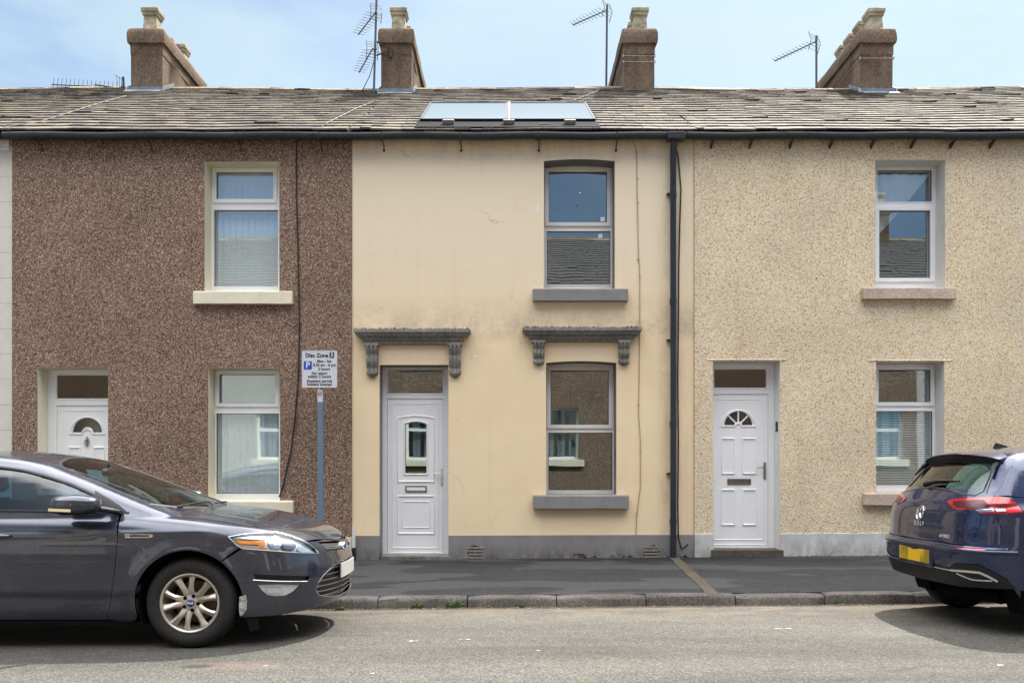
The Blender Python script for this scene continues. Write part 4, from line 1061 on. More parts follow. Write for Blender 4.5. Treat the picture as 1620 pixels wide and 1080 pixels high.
class Car:
    def __init__(s, F, loc): s.F = F; s.loc = np.array(loc, float); s.cam = np.array([0, -CAMD, CAMH])-s.loc
    def grad(s, P, e=2e-3):
        g = np.stack([s.F(P+np.eye(3)[i]*e)-s.F(P-np.eye(3)[i]*e) for i in range(3)], 1)
        return g/np.maximum(1e-9, np.linalg.norm(g, axis=1, keepdims=True))
    def hit(s, O, D, t1=4.0, n=130, t0=0.0):
        O = np.asarray(O, float); D = np.asarray(D, float); D = D/np.linalg.norm(D, axis=1, keepdims=True)
        ts = np.linspace(t0, t1, n); best = np.full(len(O), 1e9); tb = np.zeros(len(O)); lo = np.full(len(O), -1.0); prev = s.F(O+D*ts[0])
        for i in range(1, n):
            cur = s.F(O+D*ts[i]); c = (lo < 0) & (prev > 0) & (cur <= 0); lo[c] = ts[i-1]
            b = np.abs(cur) < best; best[b] = np.abs(cur)[b]; tb[b] = ts[i]; prev = cur
        a = np.where(lo < 0, tb, lo); b = np.where(lo < 0, tb, lo+(t1-t0)/(n-1))
        for _ in range(22):
            m = .5*(a+b); f = s.F(O+D*m[:, None]) > 0; a = np.where(f, m, a); b = np.where(f, b, m)
        return O+D*(.5*(a+b))[:, None]
    # projections: 2d points -> points on the surface
    def side(s, p): p = np.asarray(p, float); n = len(p); return s.hit(np.stack([p[:, 0], np.full(n, -1.6), p[:, 1]], 1), np.tile([0, 1., 0], (n, 1)), 1.75)
    def top(s, p): p = np.asarray(p, float); n = len(p); return s.hit(np.stack([p[:, 0], p[:, 1], np.full(n, 2.2)], 1), np.tile([0, 0, -1.], (n, 1)), 2.1)
    def obl(s, p):
        """p=(x,w): rays falling at 45 degrees onto the near side"""
        p = np.asarray(p, float); n = len(p); k = .70710678
        return s.hit(np.stack([p[:, 0], p[:, 1]*k-k*2.2, p[:, 1]*k+k*2.2], 1), np.tile([0, k, -k], (n, 1)), 3.2, 220)
    def to_obl(s, P): return [(q[0], (q[1]+q[2])*.70710678) for q in P]
    def end(s, p, sign=-1):
        """p=(y,z) seen from the rear (sign -1) or the front"""
        p = np.asarray(p, float); n = len(p); X = -2.2 if sign < 0 else 2.2
        return s.hit(np.stack([np.full(n, X), p[:, 0], p[:, 1]], 1), np.tile([-sign*1., 0, 0], (n, 1)), 2.6)
    def px(s, p):
        p = np.asarray(p, float); n = len(p); D = np.stack([(p[:, 0]-810)/FPX, np.ones(n), (HORIZ-p[:, 1])/FPX], 1)
        return s.hit(np.tile(s.cam, (n, 1)), D, 11.0, 300, 3.2)
    def to_px(s, P):
        P = np.asarray(P, float)+s.loc; d = P[:, 1]+CAMD; return np.stack([810+FPX*P[:, 0]/d, HORIZ-FPX*(P[:, 2]-CAMH)/d], 1)
    def polar(s, p, c, zc=0):
        """p=(angle deg, z): horizontal rays towards the vertical line x=c"""
        p = np.asarray(p, float); a = np.radians(p[:, 0]); n = len(p); d = np.stack([np.cos(a), np.sin(a), np.zeros(n)], 1)
        return s.hit(np.array([c, 0, 0])+d*2.2+np.stack([np.zeros(n), np.zeros(n), p[:, 1]], 1), -d, 2.2)
    def arch(s, p, zc):
        """p=(x, angle deg): rays in planes of constant x towards the line z=zc"""
        p = np.asarray(p, float); a = np.radians(p[:, 1]); n = len(p); d = np.stack([np.zeros(n), -np.cos(a), np.sin(a)], 1)
        return s.hit(np.stack([p[:, 0], np.zeros(n), np.full(n, zc)], 1)+d*1.8, -d, 1.8)
def resample(poly, res):
    out = []; n = len(poly)
    for i in range(n):
        a, b = np.array(poly[i], float), np.array(poly[(i+1) % n], float); k = max(1, int(np.ceil(np.linalg.norm((b-a))/res)))
        for j in range(k): out.append(tuple(a+(b-a)*j/k))
    return out
def rounded(poly, r, n=4):
    out = []; m = len(poly)
    for i in range(m):
        p0, p1, p2 = Vector(poly[i-1]), Vector(poly[i]), Vector(poly[(i+1) % m])
        d = min(r, (p0-p1).length*.45, (p2-p1).length*.45); a = p1+(p0-p1).normalized()*d; b = p1+(p2-p1).normalized()*d
        for k in range(n+1):
            t = k/n; q = a*(1-t)**2+p1*2*t*(1-t)+b*t*t; out.append((q.x, q.y))
    return out
def patch(car, name, poly, proj, m, parent, res=.03, scale=(1, 1), off=0.0, lip=.02, gap=0.0, holes=(), mirror=False, flip=False, label=None, hlip=None):
    """a body panel: outline in 2d, laid on the car's surface with its edges turned inwards"""
    sx, sy = scale                                      # metres per 2d unit along both axes
    P = [(a*sx, b*sy) for a, b in poly]; H = [[(a*sx, b*sy) for a, b in h] for h in holes]
    if gap: P = inset(P, gap); H = [inset(h, -gap) for h in H]
    P = resample(P, res); H = [resample(h, res) for h in H]
    A = np.array(P); x0, y0 = A.min(0); x1, y1 = A.max(0)
    gxs = np.arange(x0+res*.5, x1, res); gys = np.arange(y0+res*.5, y1, res)
    extra = []
    if len(gxs) and len(gys):
        gg = np.stack(np.meshgrid(gxs, gys), -1).reshape(-1, 2)
        gg[:, 0] += (np.floor((gg[:, 1]-y0)/res) % 2)*res*.5
        k = pip(gg, P)
        for h in H: k &= ~pip(gg, h)
        gg = gg[k]
        if len(gg):
            bd = np.concatenate([A]+[np.array(h) for h in H]); 
            dmin = np.concatenate([((gg[i:i+400, None, :]-bd[None])**2).sum(2).min(1) for i in range(0, len(gg), 400)]); extra = [tuple(g) for g in gg[dmin > (res*.55)**2]]
    V, Fc = cdt([P]+H, [P], H, extra)
    if not V: return None
    V2 = np.array(V)/np.array([sx, sy]); P3 = proj(V2); N3 = car.grad(P3)
    vs = (P3+N3*off).tolist(); ns = N3.tolist(); fs = [list(f) for f in Fc]
    # orient faces along the surface normal
    for f in fs:
        a, b, c = (np.array(vs[i]) for i in f[:3])
        if np.dot(np.cross(b-a, c-a), N3[f[0]]) < 0: f.reverse()
    for lp, lp_d in [(P, lip)]+[(h, lip if hlip is None else hlip) for h in H]:
        if not lp_d: continue
        idx = []; d2 = {}
        VA = np.array(V)
        for q in lp:
            idx.append(int(np.argmin((VA[:, 0]-q[0])**2+(VA[:, 1]-q[1])**2)))
        n0 = len(vs); k = len(idx)
        cen = P3[idx].mean(0)
        for j, i in enumerate(idx):
            p = P3[i]+N3[i]*off; q = p-N3[i]*lp_d
            t = P3[idx[(j+1) % k]]-P3[idx[j-1]]; s_ = np.cross(t, N3[i]); s_ = s_/max(1e-9, np.linalg.norm(s_))
            vs += [p.tolist(), q.tolist()]; ns += [s_.tolist(), s_.tolist()]
        for j in range(k):
            a, b = n0+2*j, n0+2*((j+1) % k); fs.append([a, b, b+1, a+1])
    def make(sgn):
        W = np.array(vs); NN = np.array(ns); ff = fs
        if sgn < 0: W = W*[1, -1, 1]; NN = NN*[1, -1, 1]; ff = [f[::-1] for f in fs]
        me = bpy.data.meshes.new(name); me.from_pydata((W+car.loc).tolist(), [], ff); me.update()
        # side faces may wind either way: make the stored normals agree with the winding
        NV = NN.copy()
        for p in me.polygons: p.use_smooth = True
        me.normals_split_custom_set_from_vertices([tuple(v) for v in NV])
        return link_mesh(name, me, m, parent)
    o = make(1)
    if label: o['label'] = label
    o2 = make(-1) if mirror else None
    return (o, o2) if mirror else o
def strip(car, name, pts3, wdt, m, parent, off=.004, mirror=False, h=.006, closed=False):
    """a thin raised moulding following a line of points on the surface"""
    P = np.array(pts3); N = car.grad(P); n = len(P); vs = []; fs = []
    for i in range(n):
        a = P[(i-1) % n if closed else max(0, i-1)]; b = P[(i+1) % n if closed else min(n-1, i+1)]
        t = b-a; t = t/max(1e-9, np.linalg.norm(t)); s_ = np.cross(N[i], t); s_ /= max(1e-9, np.linalg.norm(s_))
        for u, v in ((-.5, -.004), (-.38, off+h*.7), (0, off+h), (.38, off+h*.7), (.5, -.004)): vs.append(P[i]+s_*u*wdt+N[i]*v)
    for i in range(n if closed else n-1):
        for k in range(4): fs.append((i*5+k, i*5+k+1, ((i+1) % n)*5+k+1, ((i+1) % n)*5+k))
    out = []
    for sg in ((1, -1) if mirror else (1,)):
        mb = MB(); W = np.array(vs)*[1, sg, 1]+car.loc; mb.add(W.tolist(), fs); out.append(mb.build(name, m, parent, smooth=60))
    return out
def polyline(pts, n=24):
    pts = np.array(pts, float); d = np.concatenate([[0], np.cumsum(np.linalg.norm(np.diff(pts, axis=0), axis=1))]); t = np.linspace(0, d[-1], n)
    return np.stack([np.interp(t, d, pts[:, i]) for i in range(pts.shape[1])], 1)
def car_paint(name, base, metal=.55, flake=(1, 1, 1)):
    m = new_mat(name, base, .32, metal, 1.0, .5); b = m.node_tree.nodes['Principled BSDF']; g = G(m)
    b.inputs['Coat Roughness'].default_value = .025; b.inputs['Coat IOR'].default_value = 1.5
    f = g.noise(420, 1); d = g.noise(3.5, 6, .65)
    c = g.mix(.5, base, g.ramp(f, [(.3, tuple(x*.55 for x in base)), (.7, tuple(min(1, x*1.9) for x in base))]))
    dust = g.ramp(d, [(.45, 0), (.8, .10)]); c = g.mix(dust, c, (.30, .27, .23)); g.color(c)
    g.rough(g.ramp(d, [(.4, .22), (.8, .36)])); return m
M['paint_grey'] = car_paint('dark_grey_metallic_paint', (.030, .036, .056))
M['paint_blue'] = car_paint('deep_blue_metallic_paint', (.003, .012, .055), .40)
M['under'] = new_mat('black_underbody', (.006, .006, .006), .9, spec=.1)
M['trim'] = new_mat('satin_black_trim', (.012, .012, .014), .5, spec=.28)
M['grille'] = new_mat('grille_black', (.008, .008, .009), .5)
M['reflector'] = new_mat('lamp_reflector', (.80, .82, .84), .12, .9)
M['lamp_body'] = new_mat('lamp_housing', (.74, .76, .78), .3, .35)
M['amber'] = new_mat('amber_lens', (.85, .27, .02), .2, 0, .6)
M['bulb'] = new_mat('headlamp_projector', (.16, .17, .18), .04, .5, 1.0)
M['tail_red'] = new_mat('red_tail_lens', (.34, .007, .010), .12, 0, 1.0)
M['tail_dark'] = new_mat('smoked_red_lens', (.060, .004, .007), .22, 0, 0.0)
M['tail_bright'] = new_mat('bright_red_lens', (.85, .02, .03), .2, 0, 1.0)
M['alloy'] = paint('dusty_alloy', (.52, .48, .42), .34, .10, .5, .25, (.25, .19, .13)); M['alloy'].node_tree.nodes['Principled BSDF'].inputs['Metallic'].default_value = .75
M['disc'] = speck('rusty_brake_disc', (.07, .045, .032), (.17, .12, .09), 40, .6)
M['badge_blue'] = new_mat('badge_blue', (.015, .055, .23), .2, 0, .8)
M['plate_white'] = paint('front_plate', (.50, .50, .48), .35, .08)
def plate_yellow():
    m = new_mat('yellow_plate', (.75, .46, .01), .35); g = G(m)
    n = g.noise(9, 2, .5, g.co((0.3, 1, .35))); c = g.ramp(n, [(.40, (.30, .19, .01)), (.56, (.74, .45, .008))]); g.color(c); return m
M['plate_yellow'] = plate_yellow()
M['seat'] = speck('dark_seat_cloth', (.015, .017, .020), (.035, .037, .042), 50, .9)
M['scrape'] = speck('scraped_primer', (.10, .10, .11), (.62, .62, .62), 40, .7)
def wheel(car, name, parent, c, R_, rim, width, spokes, m_rim, side, blue=False, style='twin'):
    """c = centre of the tyre's outer face (world), side=-1 faces -Y"""
    e = empty(name, c); e.parent = parent; e.location = Vector(c)-ORG[parent.name]; ORG[e.name] = Vector(c)
    s = 1 if side < 0 else -1
    T = [(rim-.004, .035), (rim+.006, .012), (rim+.03, .003), ((R_+rim)/2, -.004), (R_-.035, .004), (R_-.016, .016), (R_-.004, .034), (R_, .055), (R_, width-.055), (R_-.006, width-.03), (R_-.03, width-.008), (rim, width-.02), (rim-.004, width-.03)]
    mb = MB(); mb.lathe([(r, h*s) for r, h in T], c, 'y', 64)
    tyre = mb.build('tyre', M['rubber'], e, smooth=40)
    for (h0, h1) in ((.012, .045), (width-.05, width-.014)):
        tr = MB()
        for k in range(84):
            a = 2*math.pi*k/84; pts = []
            for da in (-.02, .02):
                ca, sa = math.cos(a+da), math.sin(a+da)
                for h in (h0, h1):
                    rr = R_+.0025 if h > .03 and h < width-.03 else R_-.016
                    pts.append((c[0]+rr*ca, c[1]+h*s, c[2]+rr*sa))
            tr.add(pts, [(0, 1, 3, 2)])
        tr.build('tread', M['rubber'], tyre)
    mb = MB(); mb.lathe([(rim+.004, .016*s), (rim+.004, .008*s), (rim-.004, .006*s), (rim-.014, .012*s), (rim-.018, .03*s), (rim-.03, .06*s), (rim-.034, .15*s), (rim-.03, .17*s)], c, 'y', 64)
    rm = mb.build('rim', M[m_rim], e, smooth=45)
    d = MB(); d.lathe([(0, .125*s), (rim*.72, .125*s), (rim*.72, .145*s), (0, .145*s)], c, 'y', 40); d.lathe([(rim*.30, .10*s), (rim*.33, .125*s)], c, 'y', 30)
    d.build('brake_disc', M['disc'], e, smooth=40)
    b = MB(); b.lathe([(0, .16*s), (rim-.03, .16*s)], c, 'y', 40); b.build('inner_barrel', M['under'], e)
    sp = MB()
    def Q(r, a, h): return (c[0]+r*math.cos(a), c[1]+h*s, c[2]+r*math.sin(a))
    for k in range(spokes):
        base = 2*math.pi*k/spokes+math.pi/2+.22
        for dlt in ((-1, 1) if style == 'twin' else (0,)):
            if style == 'twin': a_in, a_out = base+dlt*.20, base+dlt*.285
            else: a_in = a_out = base
            st = [(.052, .066, .030, .034), (.085, .050, .026, .022), (.12, .040, .022, .016), (.16, .042, .019, .013), (rim-.018, .054, .021, .012)] if style == 'twin' else [(.05, .05, .03, .03), (.1, .045, .03, .02), (rim-.02, .05, .03, .014)]
            prev = None; vs = []; n0 = len(st)
            for (r, hw, dep, h) in st:
                t = (r-.052)/(rim-.074); a = a_in+(a_out-a_in)*t
                wa = hw*.5/r; skew = .008*dlt*t
                vs += [Q(r, a-wa, h+.012+skew), Q(r, a-wa*.3, h+skew*.5-.002), Q(r, a+wa*.45, h-.002-skew*.5), Q(r, a+wa, h+.012-skew), Q(r, a+wa*.8, h+dep), Q(r, a-wa*.8, h+dep)]
            fs = [(i*6+q, i*6+(q+1) % 6, (i+1)*6+(q+1) % 6, (i+1)*6+q) for i in range(n0-1) for q in range(6)]+[tuple(range(6)), tuple((n0-1)*6+q for q in range(6))]
            sp.add(vs, fs)
    sp.lathe([(0, .028*s), (.05, .028*s), (.066, .034*s), (.078, .05*s), (.07, .08*s)], c, 'y', 40)
    sp.build('spokes', M[m_rim], rm, smooth=32)
    cp = MB(); cp.lathe([(0, .018*s), (.022, .019*s), (.028, .024*s), (.029, .032*s)], c, 'y', 32); cp.build('centre_cap', M['badge_blue' if blue else 'trim'], rm, smooth=40)
    ln = MB()
    for k in range(5):
        a = 2*math.pi*k/5+math.pi/2+.22+.63
        ln.lathe([(.014, .0305*s), (.014, .027*s), (.0, .0265*s)], (c[0]+.052*math.cos(a), c[1], c[2]+.052*math.sin(a)), 'y', 12)
    ln.build('wheel_nut', M['under'], rm, smooth=40)
    if blue:
        tv, tf = text_mesh('Ford', .021, offset=.0006); ov = MB(); ov.add([(c[0]+v.x*-s*-1 if s > 0 else c[0]-v.x, c[1]+.0165*s, c[2]+v.y) for v in tv], tf); ov.build('cap_emblem', M['upvc'], rm, fix=False)
    return e
def liner(parent, c, r, y0, y1):
    mb = MB(); n = 24; vs = []
    for i in range(n+1):
        a = R(-25+230*i/n)
        vs += [(c[0]+r*math.cos(a), y0, c[2]+r*math.sin(a)), (c[0]+r*math.cos(a), y1, c[2]+r*math.sin(a))]
    mb.add(vs, [(2*i, 2*i+1, 2*i+3, 2*i+2) for i in range(n)])
    mb.add([vs[2*i+1] for i in range(n+1)], [tuple(range(n+1))])
    mb.build('arch_liner', M['under'], parent)
def seat(parent, c, s=1):
    """upholstered front seat; c = hip point"""
    mb = MB()
    def blob(rows):
        vs = []; n = 14
        for (x, z, hx, hy) in rows:
            for k in range(n):
                t = 2*math.pi*k/n; cx, sx_ = math.cos(t), math.sin(t)
                vs.append((c[0]+x+hx*math.copysign(abs(cx)**.6, cx), c[1]+hy*math.copysign(abs(sx_)**.6, sx_), c[2]+z))
        m_ = len(rows); mb.add(vs, [(i*n+k, i*n+(k+1) % n, (i+1)*n+(k+1) % n, (i+1)*n+k) for i in range(m_-1) for k in range(n)]+[tuple(range(n)), tuple((m_-1)*n+k for k in range(n))])
    blob([(.0, -.1, .24, .24), (.0, .0, .26, .26), (.0, .05, .22, .22)])
    blob([(-.2, .0, .08, .25), (-.26, .25, .09, .26), (-.32, .48, .07, .23), (-.34, .56, .04, .15)])
    blob([(-.335, .60, .03, .07), (-.335, .63, .055, .12), (-.35, .72, .055, .125), (-.36, .79, .035, .09)])
    mb.build('seat', M['seat'], parent, smooth=60)

# ---------------------------------------------------------------- grey hatchback
def mF():
    side_z = Curve([(.10, -.13), (.18, -.075), (.24, -.045), (.33, -.030), (.36, -.026), (.42, -.010), (.55, .002), (.68, .004), (.76, -.001), (.82, -.010), (.86, -.020), (.90, -.036), (.97, -.075), (1.05, -.12)])
    W = Curve([(-3.9, .80), (-3.6, .87), (-2.9, .925), (-1.5, .932), (-.3, .932), (.2, .928), (.45, .915), (.7, .885), (1.0, .82)])
    top = Curve([(-3.84, .80), (-3.75, .98), (-3.5, 1.03), (-2.8, 1.03), (-.5, 1.01), (-.2, .985), (.1, .955), (.35, .915), (.55, .868), (.7, .822), (.80, .782), (.86, .752), (.90, .722), (.925, .680), (.945, .60), (.965, .40)])
    fx = Curve([(.10, .80), (.18, .885), (.25, .925), (.33, .945), (.45, .955), (.56, .950), (.63, .937), (.70, .918), (.8, .86), (1.0, .6)])
    fy = Curve([(0, 0), (.15, .004), (.3, .022), (.45, .062), (.6, .135), (.72, .235), (.82, .37), (.9, .54), (1.0, .85)])
    roof = Curve([(-3.9, .90), (-3.45, 1.06), (-3.1, 1.24), (-2.8, 1.335), (-2.4, 1.405), (-2.0, 1.432), (-1.7, 1.430), (-1.45, 1.412), (-1.2, 1.372), (-1.0, 1.312), (-.7, 1.20), (-.36, 1.063), (-.05, .945), (.2, .84)])
    def F(P):
        x, y, z = P[:, 0], np.abs(P[:, 1]), P[:, 2]
        r = np.hypot(x, z-.323); r2 = np.hypot(x+2.85, z-.323)
        fl = .016*np.exp(-((r-.40)/.055)**2)+.016*np.exp(-((r2-.40)/.055)**2)
        wid = W(x)+side_z(z)+fl*(z > .1)
        # shoulder line running from the headlamp to the tail
        wid = wid+.007*np.exp(-((z-(.835+.02*np.clip(x, -3, .3)))/.018)**2)*sstep(.45, -.2, x)
        sd = (y-wid)*.95
        tp = (z-(top(x)-.052*(y/.8)**2.4+.010*np.exp(-((y-.62)/.07)**2)*sstep(.75, .2, x)))*.95
        ft = (x-(fx(z)-fy(y)))*.72
        rr = (-x-3.83+.35*np.maximum(0, y-.4)**1.5*1.6+.12*np.maximum(0, .55-z))
        low = smax(smax(sd, tp, .075), smax(ft, rr, .03), .10)
        low = smax(low, .165-z+.06*sstep(.2, .9, x)*0, .02)
        ycab = .868-.43*np.maximum(0, z-.95)-.22*np.maximum(0, z-1.22)
        cs = (y-ycab*(1-.035*sstep(-1.2, -.2, x)))*.9
        ct = (z-(roof(x)-.055*(y/.6)**2.2*sstep(-.1, -1.2, x)-.030*(y/.6)**2*sstep(-1.2, -.3, x)-.0*y))*.92
        cw = (x-(-.075-.36*(y/.72)**2.2+(.985-z)*2.35))*.4
        cab = smax(cs, ct, .09)
        cab = smax(cab, .88-z, .02)
        return smin(low, cab, .012)
    return F
MZ0 = .012
mond = Car(mF(), (-2.287, -4.30, MZ0))
cM = empty('parked_car', (-2.287-1.4, -4.30, MZ0), 'dark grey hatchback parked at the left with its front towards the parking sign', 'car', 'cars parked along the kerb')
AX = 0.0
def arcxz(cx, cz, r, a0, a1, n=22): return [(cx+r*math.cos(R(a0+(a1-a0)*i/n)), cz+r*math.sin(R(a0+(a1-a0)*i/n))) for i in range(n+1)]
ARCH_R, AZ = .378, .325
P2S = lambda pts: [tuple(p[[0, 2]]) for p in mond.px(pts)]
sl_ = P2S([(189, 816), (186.5, 850), (181.5, 905), (176, 945), (169.5, 977)])       # door / wing shut line
hl_tip, hl_bl = P2S([(361, 849), (379, 866)])
# wing: side projection
lampedge = mond.px([(389, 843.9), (415, 842.2), (437, 841.3), (450, 844), (464, 848.5), (480, 854.5)])
bonfront = mond.px([(487, 856), (512, 852.5)])
bon = [(-.36, -.735), (-.22, -.752), (-.05, -.765), (.12, -.764), (.26, -.757), (.40, -.748), (.50, -.722)]+[tuple(q[:2]) for q in lampedge[2:]]+[tuple(q[:2]) for q in bonfront]+[(.874, -.15), (.884, 0)]
print('bon', np.round(bon, 3).tolist())
bon3 = mond.top(bon)
a_end = math.degrees(math.atan2(.235-AZ, -.37))
wing = [sl_[4]]+[sl_[3], sl_[2], sl_[1], (sl_[0][0], .968)]
hl_t2 = P2S([(389, 843.7), (437, 841.3)])
def tri_side(name, poly, m=M['paint_grey'], **kw): return patch(mond, name, poly, mond.side, m, cM, **kw)
arch_f = arcxz(0, AZ, ARCH_R, 200, 52)
wing_side = mond.side([(sl_[4][0], .205), (-.385, .20)]+arch_f[1:])
wing3 = list(wing_side)+list(mond.px([(379, 866), (361, 849)]))+list(lampedge[:3])+list(bon3[6::-1])+list(mond.top([(-.44, -.74)]))+list(mond.side([(-.475, .972), (sl_[0][0]+.01, .958)]))+list(mond.side(sl_[1:4]))
patch(mond, 'front_wing', mond.to_obl(wing3), mond.obl, M['paint_grey'], cM, gap=.0022, mirror=True, res=.024, lip=.03)
# the doors
dx1 = -1.62
door_poly = [(dx1, .205), (sl_[4][0], .205), sl_[3], sl_[2], sl_[1], (sl_[0][0], .955), (-.75, .965), (-1.2, .972), (dx1, .978)]
fd = tri_side('front_door', door_poly, gap=.0024, mirror=True, res=.03)
rd = [(dx1, .205), (dx1, .978), (-2.62, .985), (-2.66, .75), (-2.62, .60)]+arcxz(-2.85, AZ, ARCH_R, 38, -18, 8)[0:]
rd = [(-2.42, .205), (dx1, .205), (dx1, .978), (-2.62, .985), (-2.66, .72)]+[p for p in arcxz(-2.85, AZ, ARCH_R, 62, -19, 12)]
tri_side('rear_door', rd, gap=.0015, mirror=True, res=.04)
rq = [(-2.62, .985), (-3.3, 1.0), (-3.62, .93), (-3.66, .45), (-3.3, .30)]+arcxz(-2.85, AZ, ARCH_R, 184, 62, 18)+[(-2.66, .72)]
tri_side('rear_wing', rq, gap=.0015, mirror=True, res=.04)
sill_poly = [(-2.44, .165), (-.40, .165), (-.395, .20), (sl_[4][0], .2), (dx1, .2), (-2.43, .2)]
tri_side('sill_panel', sill_poly, M['trim'], gap=.001, mirror=True, res=.04)
# bonnet: seen from above
bon_poly = bon+[(a, -b) for a, b in bon[-2::-1]]
back = [(-.285, .60), (-.19, .40), (-.135, .20), (-.12, 0), (-.135, -.20), (-.19, -.40), (-.285, -.60)]
bon_poly = bon_poly+back
patch(mond, 'bonnet', bon_poly, mond.top, M['paint_grey'], cM, res=.03, gap=.0018, lip=.03)
# bumper in polar coordinates round (0.1, 0)
PC = .10
def to_pol(P3): return [(math.degrees(math.atan2(p[1], p[0]-PC)), p[2]) for p in P3]
pol = lambda p: mond.polar(p, PC)
PSC = (.9*math.pi/180, 1.0)
hl_px = [(361, 848.8), (389, 843.9), (415, 842.2), (437, 841.3), (450, 844), (464, 848.5), (480, 854.5), (492, 862), (502, 871), (505, 875), (490, 874.6), (459, 873), (430, 871), (407, 869.3), (383, 867.5), (373, 861)]
hl3 = mond.px(hl_px)
hl_top3 = mond.px([(505, 875), (502, 871), (492, 862), (480, 854.5)])
low3 = mond.px([(383, 867.5), (407, 869.3), (430, 871), (459, 873), (490, 874.6), (505, 875)])
arch_pts = mond.side(arcxz(0, AZ, ARCH_R, 52, -16, 14))
bl = to_pol(arch_pts)
blow = to_pol(low3)
tipz = to_pol(hl_top3)
bq = [(bl[-1][0], .178)]
left = [(-88, .18)]
half = [p for p in bl]                                     # arch edge, top -> bottom
bottom = [(-60, .222), (-45, .234), (-30, .246), (-12, .258), (0, .262)]
upper = [p for p in blow]                                  # along the lamp's lower edge to its tip
nose = to_pol(list(bonfront)+list(mond.top([(.874, -.15), (.884, 0)])))
upper += tipz[1:]+[(a, b-.003) for a, b in nose]
hp = half+bottom                     # down the arch, along the bottom to the centre
full_lo = hp+[(-a, b) for a, b in hp[-2::-1]]
full_up = [(-a, b) for a, b in upper]+[p for p in upper[-2::-1]]
bump_poly = full_lo+full_up
# openings in the bumper
lg_half = to_pol(mond.px([(500, 931), (503, 922), (513, 908), (527, 895), (540, 888)]))
lgz_top = .545; lgz_bot = .285
lg = [(-36, .332), (-39.3, .368), (-38, .426), (-33.4, .487), (-25.2, .536), (-14, .552), (0, .556)]
lg_poly = lg+[(-a, b) for a, b in lg[-2::-1]]+[(31.7, .316), (22, .298), (12, .287), (0, .283), (-12, .287), (-22, .298), (-31.7, .316)]
ug = [(-14.6, .640), (-13.0, .640), (0, .632)]
ugx = [(-13.4, .690), (-11.0, .628), (0, .620)]
ugh = to_pol(mond.px([(504, 857), (510, 863), (517, 870.5), (534, 869)]))
print('ug', ugh)
ug_poly = ugh+[(0, ugh[3][1]-.006)]+[(-a, b) for a, b in ugh[::-1]]+[(ugh[0][0]*-.5, nose[2][1]*.5+nose[1][1]*.5-.012), (0, nose[3][1]-.012), (ugh[0][0]*.5, nose[2][1]*.5+nose[1][1]*.5-.012)]
print('ugpoly', ug_poly)
fog_px = [(408, 925), (414, 933), (424, 941.5), (436, 943), (452, 942), (464, 936), (476, 925), (440, 924)]
fog_poly = to_pol(mond.px(fog_px))
slot_poly = to_pol(mond.px([(401, 907.5), (405, 914.5), (486, 917.5), (490, 911)]))
print('lower grille trace', [(round(a, 1), round(b, 3)) for a, b in lg_half])
print('nose', nose, 'lamp', [tuple(np.round(p, 2)) for p in hl3[::3]])
print('fog', [(round(a, 1), round(b, 3)) for a, b in fog_poly], 'arch', bl[0], bl[-1])
mir = lambda q: [(-a, b) for a, b in q][::-1]
bump = patch(mond, 'front_bumper', bump_poly, pol, M['paint_grey'], cM, res=.024, scale=PSC, gap=.0012, lip=.03, holes=[lg_poly, ug_poly, fog_poly, mir(fog_poly), slot_poly, mir(slot_poly)], hlip=.028)
def deep(name, poly, depth, m, parent, mirror=False): return patch(mond, name, poly, pol, m, parent, res=.035, scale=PSC, off=-depth, lip=0, mirror=mirror)
deep('grille_mesh', inset(lg_poly, -.0), .035, M['grille'], bump)
deep('grille_mesh', ug_poly, .02, M['grille'], bump)
deep('fog_recess', fog_poly, .012, M['lamp_body'], bump, True)
deep('intake_slot', slot_poly, .022, M['grille'], bump, True)
for z, a in ((.522, 27.5), (.482, 33.2), (.442, 36.5), (.402, 38.2), (.362, 38.4), (.326, 33.5)):
    strip(mond, 'grille_bar', pol(polyline([(-a, z), (-a*.5, z-.001), (0, z), (a*.5, z-.001), (a, z)], 44)), .008, M['chrome'], bump, off=-.018, h=.012)
strip(mond, 'grille_surround', pol(polyline(lg_poly+[lg_poly[0]], 90)), .006, M['chrome'], bump, off=0, h=.003, closed=False)
for t in (.22, .5, .78):
    a = abs(ugh[0][0])*(1-t)+abs(ugh[2][0])*t-1.0; z = ugh[0][1]*(1-t)+ugh[2][1]*t; zc = (nose[3][1]-.016)*(1-t)+(ugh[3][1]-.006)*t
    strip(mond, 'grille_bar', pol(polyline([(-a, z), (-a*.5, z*.5+zc*.5-.002), (0, zc), (a*.5, z*.5+zc*.5-.002), (a, z)], 30)), .010 if t != .5 else .016, M['alu'], bump, off=-.010, h=.008)
strip(mond, 'bumper_brightwork', pol(polyline(to_pol(mond.px([(400, 917), (440, 919), (486, 919)])), 16)), .008, M['chrome'], bump, off=.0, h=.005, mirror=True)
# fog lamp
fl3 = mond.px([(432, 934.5)])[0]; fn = mond.grad(np.array([fl3]))[0]
fo = MB(); 
for k in range(2): pass
patch(mond, 'fog_lamp', to_pol(mond.px([(421, 929), (424, 938), (447, 938.5), (447, 929)])), pol, M['reflector'], bump, res=.02, scale=PSC, off=-.004, lip=.012, mirror=True)
patch(mond, 'fog_lens', to_pol(mond.px([(409, 925.5), (424, 941), (436, 942.5), (452, 941.5), (464, 935.5), (475, 925.5)])), pol, M['lens'], bump, res=.03, scale=PSC, off=.001, lip=0, mirror=True)
